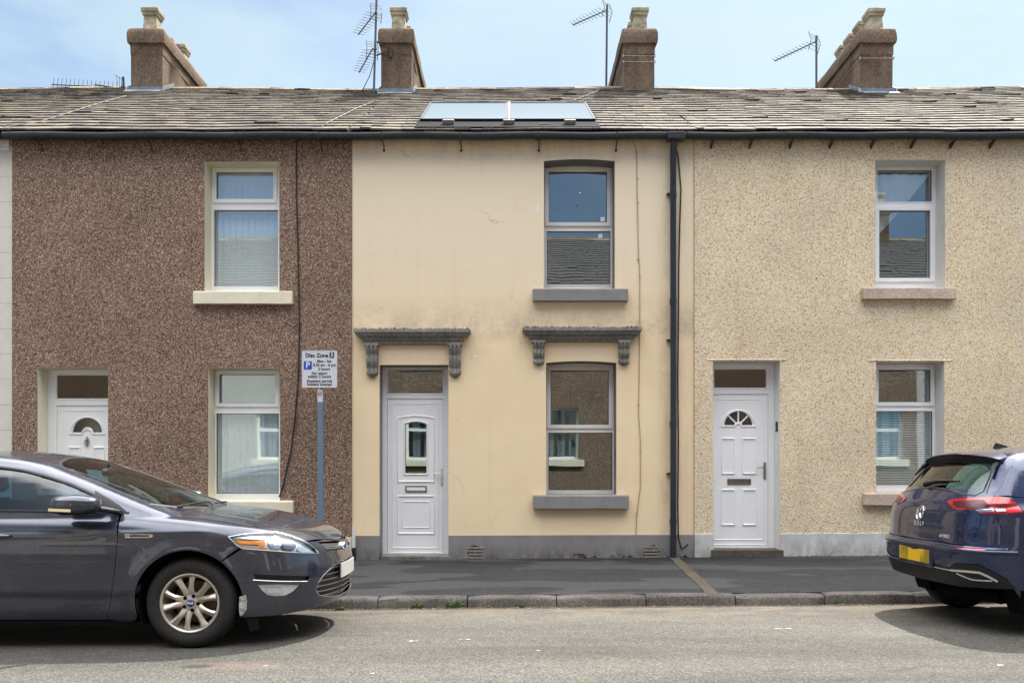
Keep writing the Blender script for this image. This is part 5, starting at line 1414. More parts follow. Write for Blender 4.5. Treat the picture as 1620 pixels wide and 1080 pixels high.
# scraped corner behind the arch lip and the loose flap under it
patch(mond, 'scraped_corner', mond.to_px(mond.px([(379, 943), (389, 940), (391, 951), (390, 963), (384, 972), (380, 975), (378, 962)])), mond.px, M['scrape'], bump, res=.02, scale=(1/220, 1/220), off=.0035, lip=.004, label='scraped bare plastic corner beside the wheel arch')
fl = MB(); q = mond.side([(.37, .20)])[0]+mond.loc
fl.add([(q[0]+a, q[1]+.03+c, q[2]+b) for a, b, c in ((.01, .01, 0), (.095, .01, 0), (.09, -.075, .03), (.03, -.095, .03), (.01, .01, .012), (.095, .01, .012), (.09, -.075, .042), (.03, -.095, .042))], [(0, 1, 2, 3), (7, 6, 5, 4), (0, 4, 5, 1), (1, 5, 6, 2), (2, 6, 7, 3), (3, 7, 4, 0)])
fl.build('arch_flap', M['trim'], bump)
# badge in the upper grille
bp_ = pol([(0, (nose[3][1]+ugh[3][1])*.5-.012)])[0]+mond.loc
def oval(cx, w_, h_, n=28): return [(cx[0], cx[1]+w_*math.cos(2*math.pi*i/n), cx[2]+h_*math.sin(2*math.pi*i/n)) for i in range(n)]
bd = MB(); o0, o1 = oval((bp_[0]-.02, bp_[1], bp_[2]), .082, .034), oval((bp_[0]+.018, bp_[1], bp_[2]), .082, .034)
o2, o3 = oval((bp_[0]+.023, bp_[1], bp_[2]), .076, .030), oval((bp_[0]+.018, bp_[1], bp_[2]), .071, .026); n = 28
bd.add(o0+o1+o2+o3, [(j*n+i, j*n+(i+1) % n, (j+1)*n+(i+1) % n, (j+1)*n+i) for j in range(3) for i in range(n)])
bdg = bd.build('oval_badge', M['chrome'], bump, smooth=50)
b2 = MB(); b2.add(oval((bp_[0]+.0185, bp_[1], bp_[2]), .072, .027)+[(bp_[0]+.021, bp_[1], bp_[2])], [(i, (i+1) % n, n) for i in range(n)]); b2.build('badge_field', M['badge_blue'], bdg)
tv, tf = text_mesh('Ford', .036, offset=.0008); b3 = MB(); b3.add([(bp_[0]+.0235, bp_[1]+v.x*1.15, bp_[2]+v.y) for v in tv], tf); b3.build('badge_lettering', M['chrome'], bdg)
# number plate
pc = pol([(0, .475)])[0]; pl = MB(); n = 12; vs = []
for i in range(n+1):
    y = -.26+.52*i/n; xx = pol([(math.degrees(math.atan2(y, .85)), .475)])[0][0]*0+pc[0]+.006-.10*y*y
    for z in (.420, .531): vs += [(xx+mond.loc[0], y+mond.loc[1], z+mond.loc[2]+.01)]
for i in range(n+1):
    vs += [(vs[2*i][0]-.008, vs[2*i][1], vs[2*i][2]), (vs[2*i+1][0]-.008, vs[2*i+1][1], vs[2*i+1][2])]
pl.add(vs, [(2*i, 2*i+2, 2*i+3, 2*i+1) for i in range(n)]+[(2*n+2+2*i, 2*n+3+2*i, 2*n+5+2*i, 2*n+4+2*i) for i in range(n)]+[(2*i, 2*n+2+2*i, 2*n+4+2*i, 2*i+2) for i in range(n)]+[(2*i+1, 2*i+3, 2*n+5+2*i, 2*n+3+2*i) for i in range(n)]+[(0, 1, 2*n+3, 2*n+2), (2*n, 4*n+2, 4*n+3, 2*n+1)])
pl.build('number_plate', M['plate_white'], cM)
# headlamps: housing, reflector bowls, amber indicator and clear lens
pxs = lambda poly: mond.px(poly)
PXS = (1/215, 1/215)
hl = patch(mond, 'headlight', hl_px, mond.px, M['lamp_body'], cM, res=.02, scale=PXS, off=-.028, lip=0, mirror=True)
for h_, sg in zip(hl, (1, -1)):
    def sub(name, poly, m, off, lip=.0):
        o = patch(mond, name, poly, mond.px, M[m], h_, res=.014, scale=PXS, off=off, lip=lip)
        if sg < 0 and o:
            me = o.data; me.transform(Matrix.Translation(ORG[h_.name]-Vector(mond.loc))); me.transform(Matrix.Scale(-1, 4, Vector((0, 1, 0)))); me.transform(Matrix.Translation(Vector(mond.loc)-ORG[h_.name])); me.flip_normals()
        return o
    sub('indicator', [(372, 853.2), (408, 855), (409, 860.5), (379, 859.6)], 'amber', -.010, .01)
    sub('lamp_bezel', rounded([(366, 849.5), (420, 845.5), (424, 850.5), (372, 852.5)], 1.5), 'reflector', -.012, .01)
    sub('lamp_bezel', [(380, 861.5), (410, 862.8), (426, 867.5), (400, 867.8), (384, 866)], 'reflector', -.012, .01)
    cc = lambda x, y, a, b: [(x+a*math.cos(t), y+b*math.sin(t)) for t in [2*math.pi*i/20 for i in range(20)]]
    sub('lamp_bowl', cc(414, 859, 6, 6), 'amber', -.006, .012)
    sub('lamp_bowl', cc(436, 857, 11, 11.5), 'reflector', -.014, .014)
    sub('lamp_bowl', cc(458, 861, 12.5, 10.5), 'alu', -.016, .012)
    sub('projector', cc(457, 860.5, 9.5, 8), 'bulb', -.008, .014)
    sub('projector', cc(436, 857, 4.5, 5), 'lamp_body', -.010, .01)
    sub('lamp_bezel', [(474, 861), (486, 865), (499, 873), (478, 872.5), (471, 869)], 'reflector', -.014, .01)
    sub('lens', hl_px, 'lens', .001, .02)
strip(mond, 'lamp_edge', mond.px(polyline(hl_px+[hl_px[0]], 70)), .006, M['chrome'], hl[0], off=0, h=.003)
# greenhouse: one sheet round the cabin with openings for the glass
ZC = .80
def to_arch(P3): return [(p[0], math.degrees(math.atan2(p[2]-ZC, -p[1]))) for p in P3]
archp = lambda p: mond.arch(p, ZC)
ASC = (1.0, .62*math.pi/180)
fw = [(-1.545, .985), (-1.2, .980), (-.80, .972), (-.50, .965), (-.50, .972), (-.58, 1.016), (-.75, 1.098), (-.92, 1.168), (-1.10, 1.224), (-1.28, 1.268), (-1.45, 1.292), (-1.545, 1.298)]
rw = [(-1.625, .987), (-1.625, 1.302), (-1.9, 1.312), (-2.2, 1.295), (-2.5, 1.225), (-2.80, 1.11), (-2.86, 1.04), (-2.5, .993)]
fw_a, rw_a = to_arch(mond.side(fw)), to_arch(mond.side(rw))
wsh = [(-.385, -.665), (-.70, -.635), (-.95, -.585), (-1.10, -.545), (-1.155, -.45), (-1.20, -.25), (-1.21, 0)]
wsf = [(-.115, 0), (-.13, -.2), (-.185, -.4), (-.27, -.56)]
ws_top = wsh+[(a, -b) for a, b in wsh[-2::-1]]+[(a, -b) for a, b in wsf[::-1]]+wsf[1:]
ws_a = to_arch(mond.top(ws_top))
rs_top = [(-2.72, -.50), (-2.72, 0), (-2.72, .50), (-3.35, .60), (-3.38, 0), (-3.35, -.60)]
rs_a = to_arch(mond.top(rs_top))
mra = lambda q: [(a, 180-b) for a, b in q][::-1]
lowb = [(-3.60, 19.5), (-3.2, 15.5), (-2.6, 12.0), (-2.0, 11.6), (-1.5, 11.4), (-1.0, 11.2), (-.70, 11.0), (-.47, 10.9)]
frt = to_arch(mond.top([(-.345, -.705), (-.275, -.58), (-.18, -.41), (-.122, -.2), (-.105, 0)]))
out_h = lowb+frt
body_poly = out_h+[(a, 180-b) for a, b in out_h[-2::-1]]
body = patch(mond, 'body_shell', body_poly, archp, M['paint_grey'], cM, res=.022, scale=ASC, lip=.0, holes=[fw_a, mra(fw_a), rw_a, mra(rw_a), ws_a, rs_a], hlip=.022)
def arc_patch(name, poly, m, off, lip=0, par=body, **kw): return patch(mond, name, poly, archp, m, par, res=.035, scale=ASC, off=off, lip=lip, **kw)
arc_patch('windscreen', ws_a, M['screen_glass'], -.006)
arc_patch('side_window', fw_a, M['car_glass'], -.008); arc_patch('side_window', mra(fw_a), M['car_glass'], -.008)
arc_patch('side_window', rw_a, M['car_glass'], -.008); arc_patch('side_window', mra(rw_a), M['car_glass'], -.008)
arc_patch('rear_screen', rs_a, M['car_glass'], -.006)
for q in (fw_a, rw_a):
    for qq in (q, mra(q)): strip(mond, 'window_seal', archp(polyline(qq+[qq[0]], 80)), .022, M['trim'], body, off=0, h=.003)
strip(mond, 'screen_seal', archp(polyline(ws_a+[ws_a[0]], 160)), .030, M['trim'], body, off=.001, h=.002)
strip(mond, 'belt_moulding', mond.side(polyline([(-2.85, 1.0), (-1.6, .983), (-.9, .973), (-.46, .964)], 40)), .016, M['trim'], body, off=.001, h=.004, mirror=True)
# drip rail along the roof edge
strip(mond, 'roof_rail', archp(polyline([(-.42, 24), (-.62, 31.5), (-.95, 39.5), (-1.25, 44.5), (-1.7, 47), (-2.3, 45), (-2.9, 38)], 50)), .012, M['paint_grey'], body, off=0, h=.003)
patch(mond, 'sail_trim', [(150, 775.5), (189, 799), (204, 812), (154, 812)], mond.px, M['trim'], body, res=.02, scale=(1/218, 1/218), off=.004, lip=.006)
# rear of the car, outside the picture
rear = [(-.78, .25), (.78, .25), (.80, .95), (.60, 1.02), (-.60, 1.02), (-.80, .95)]
patch(mond, 'tailgate', rear, lambda p: mond.hit(np.stack([np.full(len(p), -4.6), p[:, 0], p[:, 1]], 1), np.tile([1., 0, 0], (len(p), 1)), 2.0), M['paint_grey'], cM, res=.06)
# mirror, handle, wing vent, repeaters
def ellipsoid_shell(rows, n=20):
    vs = []; m_ = len(rows)
    for (x, y, z, hy, hz) in rows:
        for k in range(n):
            t = 2*math.pi*k/n; c_, s_ = math.cos(t), math.sin(t)
            vs.append((x, y+hy*math.copysign(abs(c_)**.75, c_), z+hz*math.copysign(abs(s_)**.75, s_)))
    return vs, [(i*n+k, i*n+(k+1) % n, (i+1)*n+(k+1) % n, (i+1)*n+k) for i in range(m_-1) for k in range(n)]+[tuple(range(n)), tuple((m_-1)*n+k for k in range(n))]
for sg, dr in zip((-1, 1), fd):
    def T(p): return (p[0]+mond.loc[0], sg*p[1]+mond.loc[1], p[2]+mond.loc[2])
    v, f = ellipsoid_shell([(-.585, 1.005, 1.028, .02, .02), (-.60, 1.005, 1.028, .065, .045), (-.66, 1.01, 1.030, .092, .062), (-.74, 1.012, 1.030, .102, .070), (-.82, 1.012, 1.026, .104, .070), (-.875, 1.010, 1.022, .098, .063), (-.893, 1.010, 1.020, .08, .048)])
    mm = MB(); mm.add([T(p) for p in v], f); mo = mm.build('door_mirror', M['paint_grey'], dr, smooth=60)
    v, f = ellipsoid_shell([(-.60, 1.01, .985, .03, .012), (-.70, 1.015, .982, .085, .022), (-.82, 1.015, .98, .09, .024), (-.88, 1.012, .985, .07, .016)]); mm = MB(); mm.add([T(p) for p in v], f)
    v, f = ellipsoid_shell([(-.50, .87, .972, .02, .012), (-.56, .90, .985, .04, .020), (-.62, .95, 1.00, .05, .022), (-.66, .99, 1.01, .04, .02)]); mm.add([T(p) for p in v], f); mm.build('mirror_base', M['trim'], dr, smooth=60)
    mm = MB(); n = 12; vs = []
    for i in range(n+1):
        x = -.885+.155*i/n; bulge = .104*(1-((x+.78)/.30)**2*.25)
        for z in (.988, 1.008): vs.append(T((x, 1.012+bulge+.0025-.004*(z-1.0)/.01*0, z-.006*(i/n))))
    mm.add(vs, [(2*i, 2*i+2, 2*i+3, 2*i+1) for i in range(n)]); mm.build('mirror_repeater', M['amber_pale'] if 'amber_pale' in M else M['buff_pot'], dr)
    hh = MB(); v = []
    for i in range(9):
        x = -1.475+.22*i/8; d_ = .012+.028*math.sin(math.pi*i/8)
        q = mond.side([(x, .80)])[0]
        v.append((q[0], -(q[1])+d_, .805))
    hh.tube([T(p) for p in v], [.010, .014, .017, .018, .018, .018, .017, .014, .010], 10); hh.build('door_handle', M['paint_grey'], dr, smooth=60)
    sv = MB(); 
    for p in [T((-.52, .865, .968)), ]: pass
vent = P2S([(197, 843.5), (240, 844.5), (243, 846.5), (239, 850), (198, 850.5)])
wv = tri_side('wing_vent', vent, M['chrome'], off=.002, lip=.006, res=.02, mirror=True)
vin = P2S([(205, 845.6), (236, 846), (236, 848.4), (205, 848.6)])
for o, sg in zip(wv, (1, -1)):
    q = patch(mond, 'vent_slot', vin, mond.side, M['grille'], o, res=.02, off=.0035, lip=0)
    if sg < 0: q.data.transform(Matrix.Translation(ORG[o.name]-Vector(mond.loc))); q.data.transform(Matrix.Scale(-1, 4, Vector((0, 1, 0)))); q.data.transform(Matrix.Translation(Vector(mond.loc)-ORG[o.name])); q.data.flip_normals()
# inside, underside, wheels
flr = MB(); L0 = mond.loc
flr.box(L0[0]-3.7, L0[0]+.50, L0[1]-.62, L0[1]+.62, L0[2]+.22, L0[2]+.27)
flr.box(L0[0]-2.42, L0[0]-.42, L0[1]-.86, L0[1]+.86, L0[2]+.17, L0[2]+.22)
flr.box(L0[0]-.52, L0[0]-.46, L0[1]-.85, L0[1]+.85, L0[2]+.2, L0[2]+.82)
flr.box(L0[0]+.45, L0[0]+.50, L0[1]-.60, L0[1]+.60, L0[2]+.2, L0[2]+.70)
flr.build('underbody', M['under'], cM)
ds = MB(); n = 12
prof = [(-.28, .90), (-.45, .955), (-.70, .965), (-.82, .93), (-.88, .80), (-.80, .6), (-.5, .5)]
ds.add([(L0[0]+a, L0[1]-.72, L0[2]+b) for a, b in prof]+[(L0[0]+a, L0[1]+.72, L0[2]+b) for a, b in prof], [(i, i+1, 8+i, 7+i) for i in range(6)])
ds.build('dashboard', M['seat'], cM, smooth=50)
sw = MB(); cc_ = Vector((L0[0]-.98, L0[1]-.38, L0[2]+.90)); u = Vector((.36, 0, .93)).normalized()
sw.tube([cc_+Vector((0, 1, 0))*.185*math.cos(t)+u*.185*math.sin(t) for t in [2*math.pi*i/28 for i in range(28)]], .015, 8, True); sw.build('steering_wheel', M['trim'], cM, smooth=60)
for yy in (-.38, .38): seat(cM, (L0[0]-1.35, L0[1]+yy, L0[2]+.50))
bs = MB(); bs.box(L0[0]-2.75, L0[0]-2.2, L0[1]-.65, L0[1]+.65, L0[2]+.35, L0[2]+.55); bs.box(L0[0]-2.85, L0[0]-2.68, L0[1]-.65, L0[1]+.65, L0[2]+.5, L0[2]+1.1)
bs.build('rear_seat', M['seat'], cM, bevel=.05)
rv = MB(); v, f = ellipsoid_shell([(-.015, 0, 0, .09, .02), (0, 0, 0, .12, .035), (.03, 0, 0, .10, .025)]); rv.add([(L0[0]-1.0+a, L0[1]+b, L0[2]+1.255+c) for a, b, c in v], f); rv.tube([(L0[0]-.98, L0[1], L0[2]+1.26), (L0[0]-1.0, L0[1], L0[2]+1.32)], .008, 6); rv.build('rear_view_mirror', M['trim'], cM, smooth=60)
wpr = MB()
for (a0, b0, a1, b1) in ((-.22, -.55, -.175, .05), (-.16, .10, -.20, .55)):
    t3 = mond.top(polyline([(a0, b0), (a1-.02, b1)], 10)); wpr.tube([tuple(p+mond.loc+np.array([0, 0, .012])) for p in t3], .007, 6)
wpr.build('wiper', M['trim'], cM)
for (wx, sgn) in ((0, -1), (0, 1), (-2.85, -1), (-2.85, 1)):
    yy = L0[1]+sgn*.905
    wheel(mond, 'wheel', cM, (L0[0]+wx, yy, road_z(L0[0]+wx, yy-sgn*.1)+.322), .323, .208, .215, 5, 'alloy', sgn, True)
    liner(cM, (L0[0]+wx, 0, L0[2]+AZ), .372, L0[1]+sgn*.885, L0[1]+sgn*.60)

# ---------------------------------------------------------------- deep blue hatchback
def gF():
    xr = Curve([(.10, -.50), (.20, -.60), (.26, -.655), (.34, -.705), (.42, -.735), (.50, -.757), (.57, -.770), (.625, -.776), (.650, -.770), (.668, -.742), (.70, -.732), (.80, -.728), (.90, -.712), (.95, -.695), (1.0, -.668), (1.06, -.630), (1.12, -.585), (1.3, -.44)])
    fy = Curve([(0, 0), (.3, .006), (.5, .020), (.62, .046), (.72, .090), (.80, .160), (.86, .28), (.90, .47), (1.0, 1.1)])
    side_z = Curve([(.12, -.12), (.2, -.06), (.3, -.03), (.42, -.012), (.55, .0), (.68, .0), (.80, -.006), (.88, -.010), (.93, -.028), (1.0, -.065), (1.08, -.11)])
    W = Curve([(-.8, .865), (-.3, .893), (.4, .895), (2.4, .895), (2.9, .875), (3.3, .80), (3.6, .7)])
    top = Curve([(-.80, .90), (-.72, .985), (-.62, 1.03), (-.3, 1.05), (.5, 1.02), (1.8, .99), (2.3, .96), (2.8, .89), (3.1, .82), (3.3, .74), (3.42, .64), (3.5, .4)])
    roof = Curve([(-.74, .93), (-.67, 1.03), (-.625, 1.095), (-.53, 1.205), (-.43, 1.315), (-.36, 1.375), (-.2, 1.405), (.1, 1.432), (.5, 1.448), (.9, 1.44), (1.25, 1.40), (1.6, 1.29), (2.0, 1.10), (2.4, .93)])
    def F(P):
        x, y, z = P[:, 0], np.abs(P[:, 1]), P[:, 2]
        r = np.hypot(x, z-.318); r2 = np.hypot(x-2.62, z-.318)
        fl = .012*np.exp(-((r-.39)/.06)**2)+.012*np.exp(-((r2-.39)/.06)**2)
        wid = W(x)+side_z(z)+fl*(z > .1)+.006*np.exp(-((z-.845)/.018)**2)
        sd = (y-wid)*.95
        tp = (z-(top(x)-.045*(y/.8)**2.4))*.95
        rr = ((xr(z)+fy(y))-x)*.80
        ft = (x-(3.49-.55*np.maximum(0, y-.25)**2-.25*np.maximum(0, .35-z)-.5*np.maximum(0, z-.55)**1.3))*.8
        low = smax(smax(sd, tp, .07), smax(rr, ft, .03), .07)
        low = smax(low, .19-z, .02)
        ycab = .845-.40*np.maximum(0, z-.98)-.30*np.maximum(0, z-1.25)
        cs = (y-(ycab-.02*sstep(0, -.5, x)))*.9
        ct = (z-(roof(x)-.040*(y/.6)**2.2-.075*(y/.6)**2*sstep(-.25, -.5, x)))*.85
        cab = smax(smax(cs, ct, .075), .97-z, .02)
        return smin(low, cab, .014)
    return F
GZ0 = .050
golf = Car(gF(), (4.08, -4.22, GZ0)); L1 = golf.loc
cG = empty('parked_car', (4.08+1.3, -4.22, GZ0), 'deep blue hatchback parked at the right with its tailgate and yellow plate showing', 'car', 'cars parked along the kerb')
PC2 = .25
pol2 = lambda p: golf.polar(p, PC2)
def to_pol2(P3): return [(math.degrees(math.atan2(p[1], p[0]-PC2)) % 360, p[2]) for p in P3]
def gp(px): return golf.px(px)
def gyz(px): return [(p[1], p[2]) for p in golf.px(px)]
def mir2(q): return [(360-a, b) for a, b in q][::-1]
rear_p = lambda p: golf.end(p, -1)
def gpatch(name, poly, m, par=cG, proj=rear_p, **kw): kw.setdefault('res', .025); return patch(golf, name, poly, proj, M[m], par, **kw)
print('hatch px', [np.round(p, 3).tolist() for p in gp([(1419, 849), (1530, 850), (1554, 832), (1421, 800), (1460, 810), (1545, 853)])])
lampR = [(1497.8, 792), (1512, 788.5), (1545, 786.5), (1582, 785), (1599, 788), (1611, 800), (1619, 810.5), (1593, 812), (1553, 812), (1542, 806), (1513, 805.5), (1504, 799.6)]
lampR3 = gp(lampR)
print('lamp', [np.round(p, 3).tolist() for p in lampR3])
# tailgate below the glass
hz0 = .672
hpx = gp([(1533, 850), (1543, 844), (1551, 831), (1553, 813)])
print('hpx', np.round(hpx, 3).tolist())
tg_half = [(hpx[0][1], hz0), (hpx[1][1], hpx[1][2]), (hpx[2][1], hpx[2][2]), (hpx[3][1], hpx[3][2]), (-.72, 1.0), (-.69, 1.04), (-.655, 1.088)]
tg = [(0, hz0-.001)]+tg_half+[(-.4, 1.090), (0, 1.094), (.4, 1.090)]+[(-a, b) for a, b in tg_half[::-1]]
tail = gpatch('tailgate', tg, 'paint_blue', gap=.002, lip=.025)
# sides
g_side = lambda p: golf.side(p)
GR = .370
archg = lambda a0, a1, n=18: arcxz(0, .318, GR, a0, a1, n)
qp = [(-.40, .36)]+archg(173, 60, 16)+[(.30, .74), (.36, .985), (.0, 1.005), (-.35, 1.03), (-.50, 1.04), (-.56, 1.00), (-.545, .9), (-.52, .80), (-.5, .66), (-.46, .5)]
qp3 = golf.side(qp)
gpatch('rear_wing', qp, 'paint_blue', proj=g_side, gap=.0012, lip=.03, mirror=True)
wedge = to_pol2(golf.side([(-.50, .665), (-.52, .80), (-.545, .9), (-.555, .955)])); hedge = to_pol2(golf.end(tg_half[:4]+[(-.72, .955)], -1))
print('wedge', wedge, 'hedge', hedge)
corner_poly = [(hedge[0][0], .672)]+hedge[1:]+wedge[::-1]
gpatch('rear_door', [(.34, .21), (.95, .21), (.95, .985), (.36, .985), (.30, .74)]+archg(60, -15, 8)[0:8], 'paint_blue', proj=g_side, gap=.0015, mirror=True, res=.05)
gpatch('front_door', [(.95, .21), (1.95, .21), (1.98, .7), (1.95, .97), (.95, .985)], 'paint_blue', proj=g_side, gap=.0015, mirror=True, res=.05)
gpatch('front_wing', [(1.95, .21), (2.22, .21)]+arcxz(2.62, .318, GR, 196, -10, 22)+[(3.10, .33), (3.15, .60), (3.05, .74), (2.75, .86), (2.3, .945), (1.95, .97), (1.98, .7)], 'paint_blue', proj=g_side, gap=.0015, mirror=True, res=.04)
gpatch('sill_panel', [(.35, .19), (2.25, .19), (2.24, .21), (.345, .21)], 'trim', proj=g_side, mirror=True, res=.05)
gpatch('bonnet', [(2.05, -.70), (2.7, -.72), (3.1, -.62), (3.3, -.40), (3.36, 0), (3.3, .40), (3.1, .62), (2.7, .72), (2.05, .70), (2.25, .4), (2.3, 0), (2.25, -.4)], 'paint_blue', proj=golf.top, res=.05)
gpatch('front_bumper', [(-.86, .22), (.86, .22), (.84, .66), (.5, .74), (-.5, .74), (-.84, .66)], 'paint_blue', proj=lambda p: golf.end(np.asarray(p)*[1, 1], 1)*1.0 if False else golf.hit(np.stack([np.full(len(p), 4.4), np.asarray(p)[:, 0], np.asarray(p)[:, 1]], 1), np.tile([-1., 0, 0], (len(p), 1)), 2.6), res=.05)
# rear bumper, upper painted and lower black half
aR = to_pol2(golf.side([(-.385, .34), (-.40, .45), (-.43, .55), (-.48, .66)]))
print('bump edge', aR)
a_lo, a_hi = aR[0][0], aR[-1][0]
up_half = [(aR[3][0], .66), (aR[2][0], .55), (aR[1][0], .45), (aR[0][0], .40)]
# angles run from about 235 (near side) to 180 (centre)
n_ang = aR[0][0]
line_low = to_pol2(gp([(1593, 915), (1570, 903), (1548, 891.5), (1511, 890.5), (1502, 897), (1480, 896)]))
print('line_low', line_low)
ub = [(aR[3][0], .665), (aR[2][0], .56), (aR[1][0], .45), (aR[0][0]-1, .30), (line_low[0][0], line_low[0][1])]+line_low[1:5]
ub_full = ub+[(180, line_low[4][1])]+mir2(ub)
topb = [(360-aR[3][0], .668), (140, .668), (160, .668), (180, .668), (200, .668), (220, .668), (aR[3][0], .668)]
ub_poly = ub_full+topb[1:-1]
PS2 = (.85*math.pi/180, 1.0)
plate_rec = [(180-17.5, .620), (180+17.5, .620), (180+13.5, .462), (180-13.5, .462)]
refl = to_pol2(gp([(1504, 864.6), (1558, 866.5), (1559, 869.8), (1505, 869.3)]))
bmp = gpatch('rear_bumper', ub_poly, 'paint_blue', proj=pol2, scale=PS2, gap=.0015, lip=.02, holes=[refl, mir2(refl)], hlip=.012)
gpatch('bumper_corner', corner_poly, 'paint_blue', bmp, pol2, scale=PS2, gap=.001, lip=.02, mirror=True)
gpatch('reflector', refl, 'tail_bright', bmp, pol2, scale=PS2, off=-.004, lip=0, mirror=True)
lowb2 = [(line_low[0][0], line_low[0][1])]+line_low[1:5]+[(180, line_low[4][1])]
lb_half = [(a, b-.003) for a, b in lowb2]
lb_edge = to_pol2(gp([(1612, 930), (1575, 929.5), (1533, 926), (1490, 921)]))
print('lb', lb_edge)
lb_poly = lb_half+mir2(lb_half)[1:]+[(360-line_low[0][0]-4, .30), (360-228, .262), (150, .255), (180, .255), (210, .255), (228, .262), (line_low[0][0]+4, .30)]
lb_poly = lb_half[:-1]+[(180, lb_half[-1][1])]+mir2(lb_half)[1:]+[(360-(line_low[0][0]+3), .372), (360-222, .366), (150, .352), (180, .342), (210, .352), (222, .366), (line_low[0][0]+3, .372)]
lowp = gpatch('lower_valance', lb_poly, 'trim', bmp, pol2, scale=PS2, lip=.02, off=.001)
for tr_ in ([(1504, 901), (1530, 903), (1549.6, 905), (1563, 911), (1578, 919.5)], [(1514, 906), (1527, 912), (1538, 916), (1553, 917.5), (1570, 918.5)]):
    q = to_pol2(gp(tr_))
    strip(golf, 'valance_brightwork', pol2(polyline(q, 26)), .022 if tr_[0][0] == 1504 else .014, M['chrome'], lowp, off=.002, h=.006, mirror=True)
q0 = to_pol2(gp([(1504, 901)]))[0]
strip(golf, 'valance_brightwork', pol2(polyline([q0, (180, q0[1]+.004), (360-q0[0], q0[1])], 40)), .014, M['chrome'], lowp, off=.002, h=.005)
# plate, set a little into the bumper, on a darker ledge
pc_ = pol2([(180, .545)])[0]+L1
pm = MB(); pm.box(pc_[0]-.006, pc_[0]+.012, L1[1]-.26, L1[1]+.26, pc_[2]-.0555, pc_[2]+.0555); pm.build('number_plate', M['plate_yellow'], bmp, bevel=.004)
pr = MB(); pr.box(pc_[0]-.004, pc_[0]+.02, L1[1]-.29, L1[1]+.29, pc_[2]-.085, pc_[2]+.080); pr.build('plate_recess', M['paint_blue'], bmp, bevel=.012)
# the ledge moulding across the bumper top
strip(golf, 'bumper_step', pol2(polyline([(232, .632), (210, .632), (180, .632), (150, .632), (128, .632)], 60)), .030, M['paint_blue'], bmp, off=0, h=.006)
# lamps
GPX = (1/205, 1/205)
lamps = patch(golf, 'tail_light', lampR, golf.px, M['tail_red'], cG, res=.015, scale=GPX, off=.004, lip=.03, mirror=True)
for o, sg in zip(lamps, (1, -1)):
    def gsub(name, poly, m, off=.006):
        q = patch(golf, name, poly, golf.px, M[m], o, res=.014, scale=GPX, off=off, lip=.004)
        if sg < 0 and q:
            q.data.transform(Matrix.Translation(ORG[o.name]-Vector(L1))); q.data.transform(Matrix.Scale(-1, 4, Vector((0, 1, 0)))); q.data.transform(Matrix.Translation(Vector(L1)-ORG[o.name])); q.data.flip_normals()
    gsub('smoked_lens', [(1508, 793), (1540, 791), (1557, 791), (1566, 799), (1566, 804.5), (1545, 805), (1515, 803), (1509, 798)], 'tail_dark')
    gsub('reversing_lens', [(1543, 806.5), (1571, 804.5), (1573, 808.5), (1551, 809.5)], 'reflector')
    gsub('lens_bar', [(1548, 807.3), (1570, 806.3), (1570.5, 807.2), (1549, 808.2)], 'tail_dark', .009)
    gsub('bright_lens', [(1591, 804), (1611, 802.5), (1617, 809.5), (1594, 810.5)], 'tail_bright')
    gsub('bright_lens', [(1585, 793.5), (1599, 793), (1600, 796.3), (1587, 797)], 'tail_bright')
    gsub('reversing_lens', [(1574, 805), (1590, 804.5), (1592, 808.5), (1577, 809)], 'lamp_body')
# badge and lettering
M['lettering_silver'] = new_mat('silver_lettering', (.75, .76, .78), .3, .2)
def on_hatch(y, z): p = golf.end([(y, z)], -1)[0]; return p
bc = on_hatch(0, .885); bn = golf.grad(np.array([bc]))[0]
def hatch_pt(u, v, off=.004, y0=0, z0=.885):
    """u to the viewer's right (towards -y), v up, on the tailgate"""
    p = golf.end([(y0-u, z0+v)], -1)[0]; n_ = golf.grad(np.array([p]))[0]; return tuple(p+n_*off+L1)
bdg = MB(); r0 = .056
bdg.tube([hatch_pt(r0*math.cos(t), r0*math.sin(t)) for t in [2*math.pi*i/36 for i in range(36)]], .0048, 6, True)
def stroke(pts, r=.0042): bdg.tube([hatch_pt(a*r0, b*r0) for a, b in pts], r, 5)
stroke([(-.36, .86), (-.02, .12), (.02, .12), (.36, .86)]); stroke([(-.82, .46), (-.42, -.78), (-.36, -.78), (-.02, -.06), (.02, -.06), (.36, -.78), (.42, -.78), (.82, .46)])
bdg.build('round_badge', M['chrome'], tail, smooth=60)
def hatch_text(body, size, y0, z0, m, name, sx=1.0):
    tv, tf = text_mesh(body, size, offset=size*.012); mb = MB(); mb.add([hatch_pt(v.x*sx, v.y, .003, y0, z0) for v in tv], tf); mb.build(name, M[m], tail, fix=False)
hatch_text('G O L F', .050, 0, .797, 'lettering_silver', 'model_lettering', 1.0)
hatch_text('eHYBRID', .034, -.40, .722, 'lettering_silver', 'model_lettering', 1.05)
# cabin
ZG = .85
garch = lambda p: golf.arch(p, ZG)
def to_ga(P3): return [(p[0], math.degrees(math.atan2(p[2]-ZG, -p[1]))) for p in P3]
GS = (1.0, .6*math.pi/180)
mrg = lambda q: [(a, 180-b) for a, b in q][::-1]
gl_rear = [(-.632, 0), (-.628, -.25), (-.612, -.45), (-.578, -.60), (-.545, -.625), (-.50, -.595), (-.46, -.57), (-.425, -.53), (-.40, -.30), (-.395, 0)]
gl_top = gl_rear+[(a, -b) for a, b in gl_rear[-2:0:-1]]
gl_a = to_ga(golf.top(gl_top))
sw1 = to_ga(golf.side([(-.12, 1.075), (.0, 1.05), (.90, 1.03), (.90, 1.345), (.3, 1.345), (.02, 1.29)]))
sw2 = to_ga(golf.side([(1.0, 1.03), (1.95, 1.0), (1.85, 1.08), (1.5, 1.27), (1.3, 1.325), (1.0, 1.345)]))
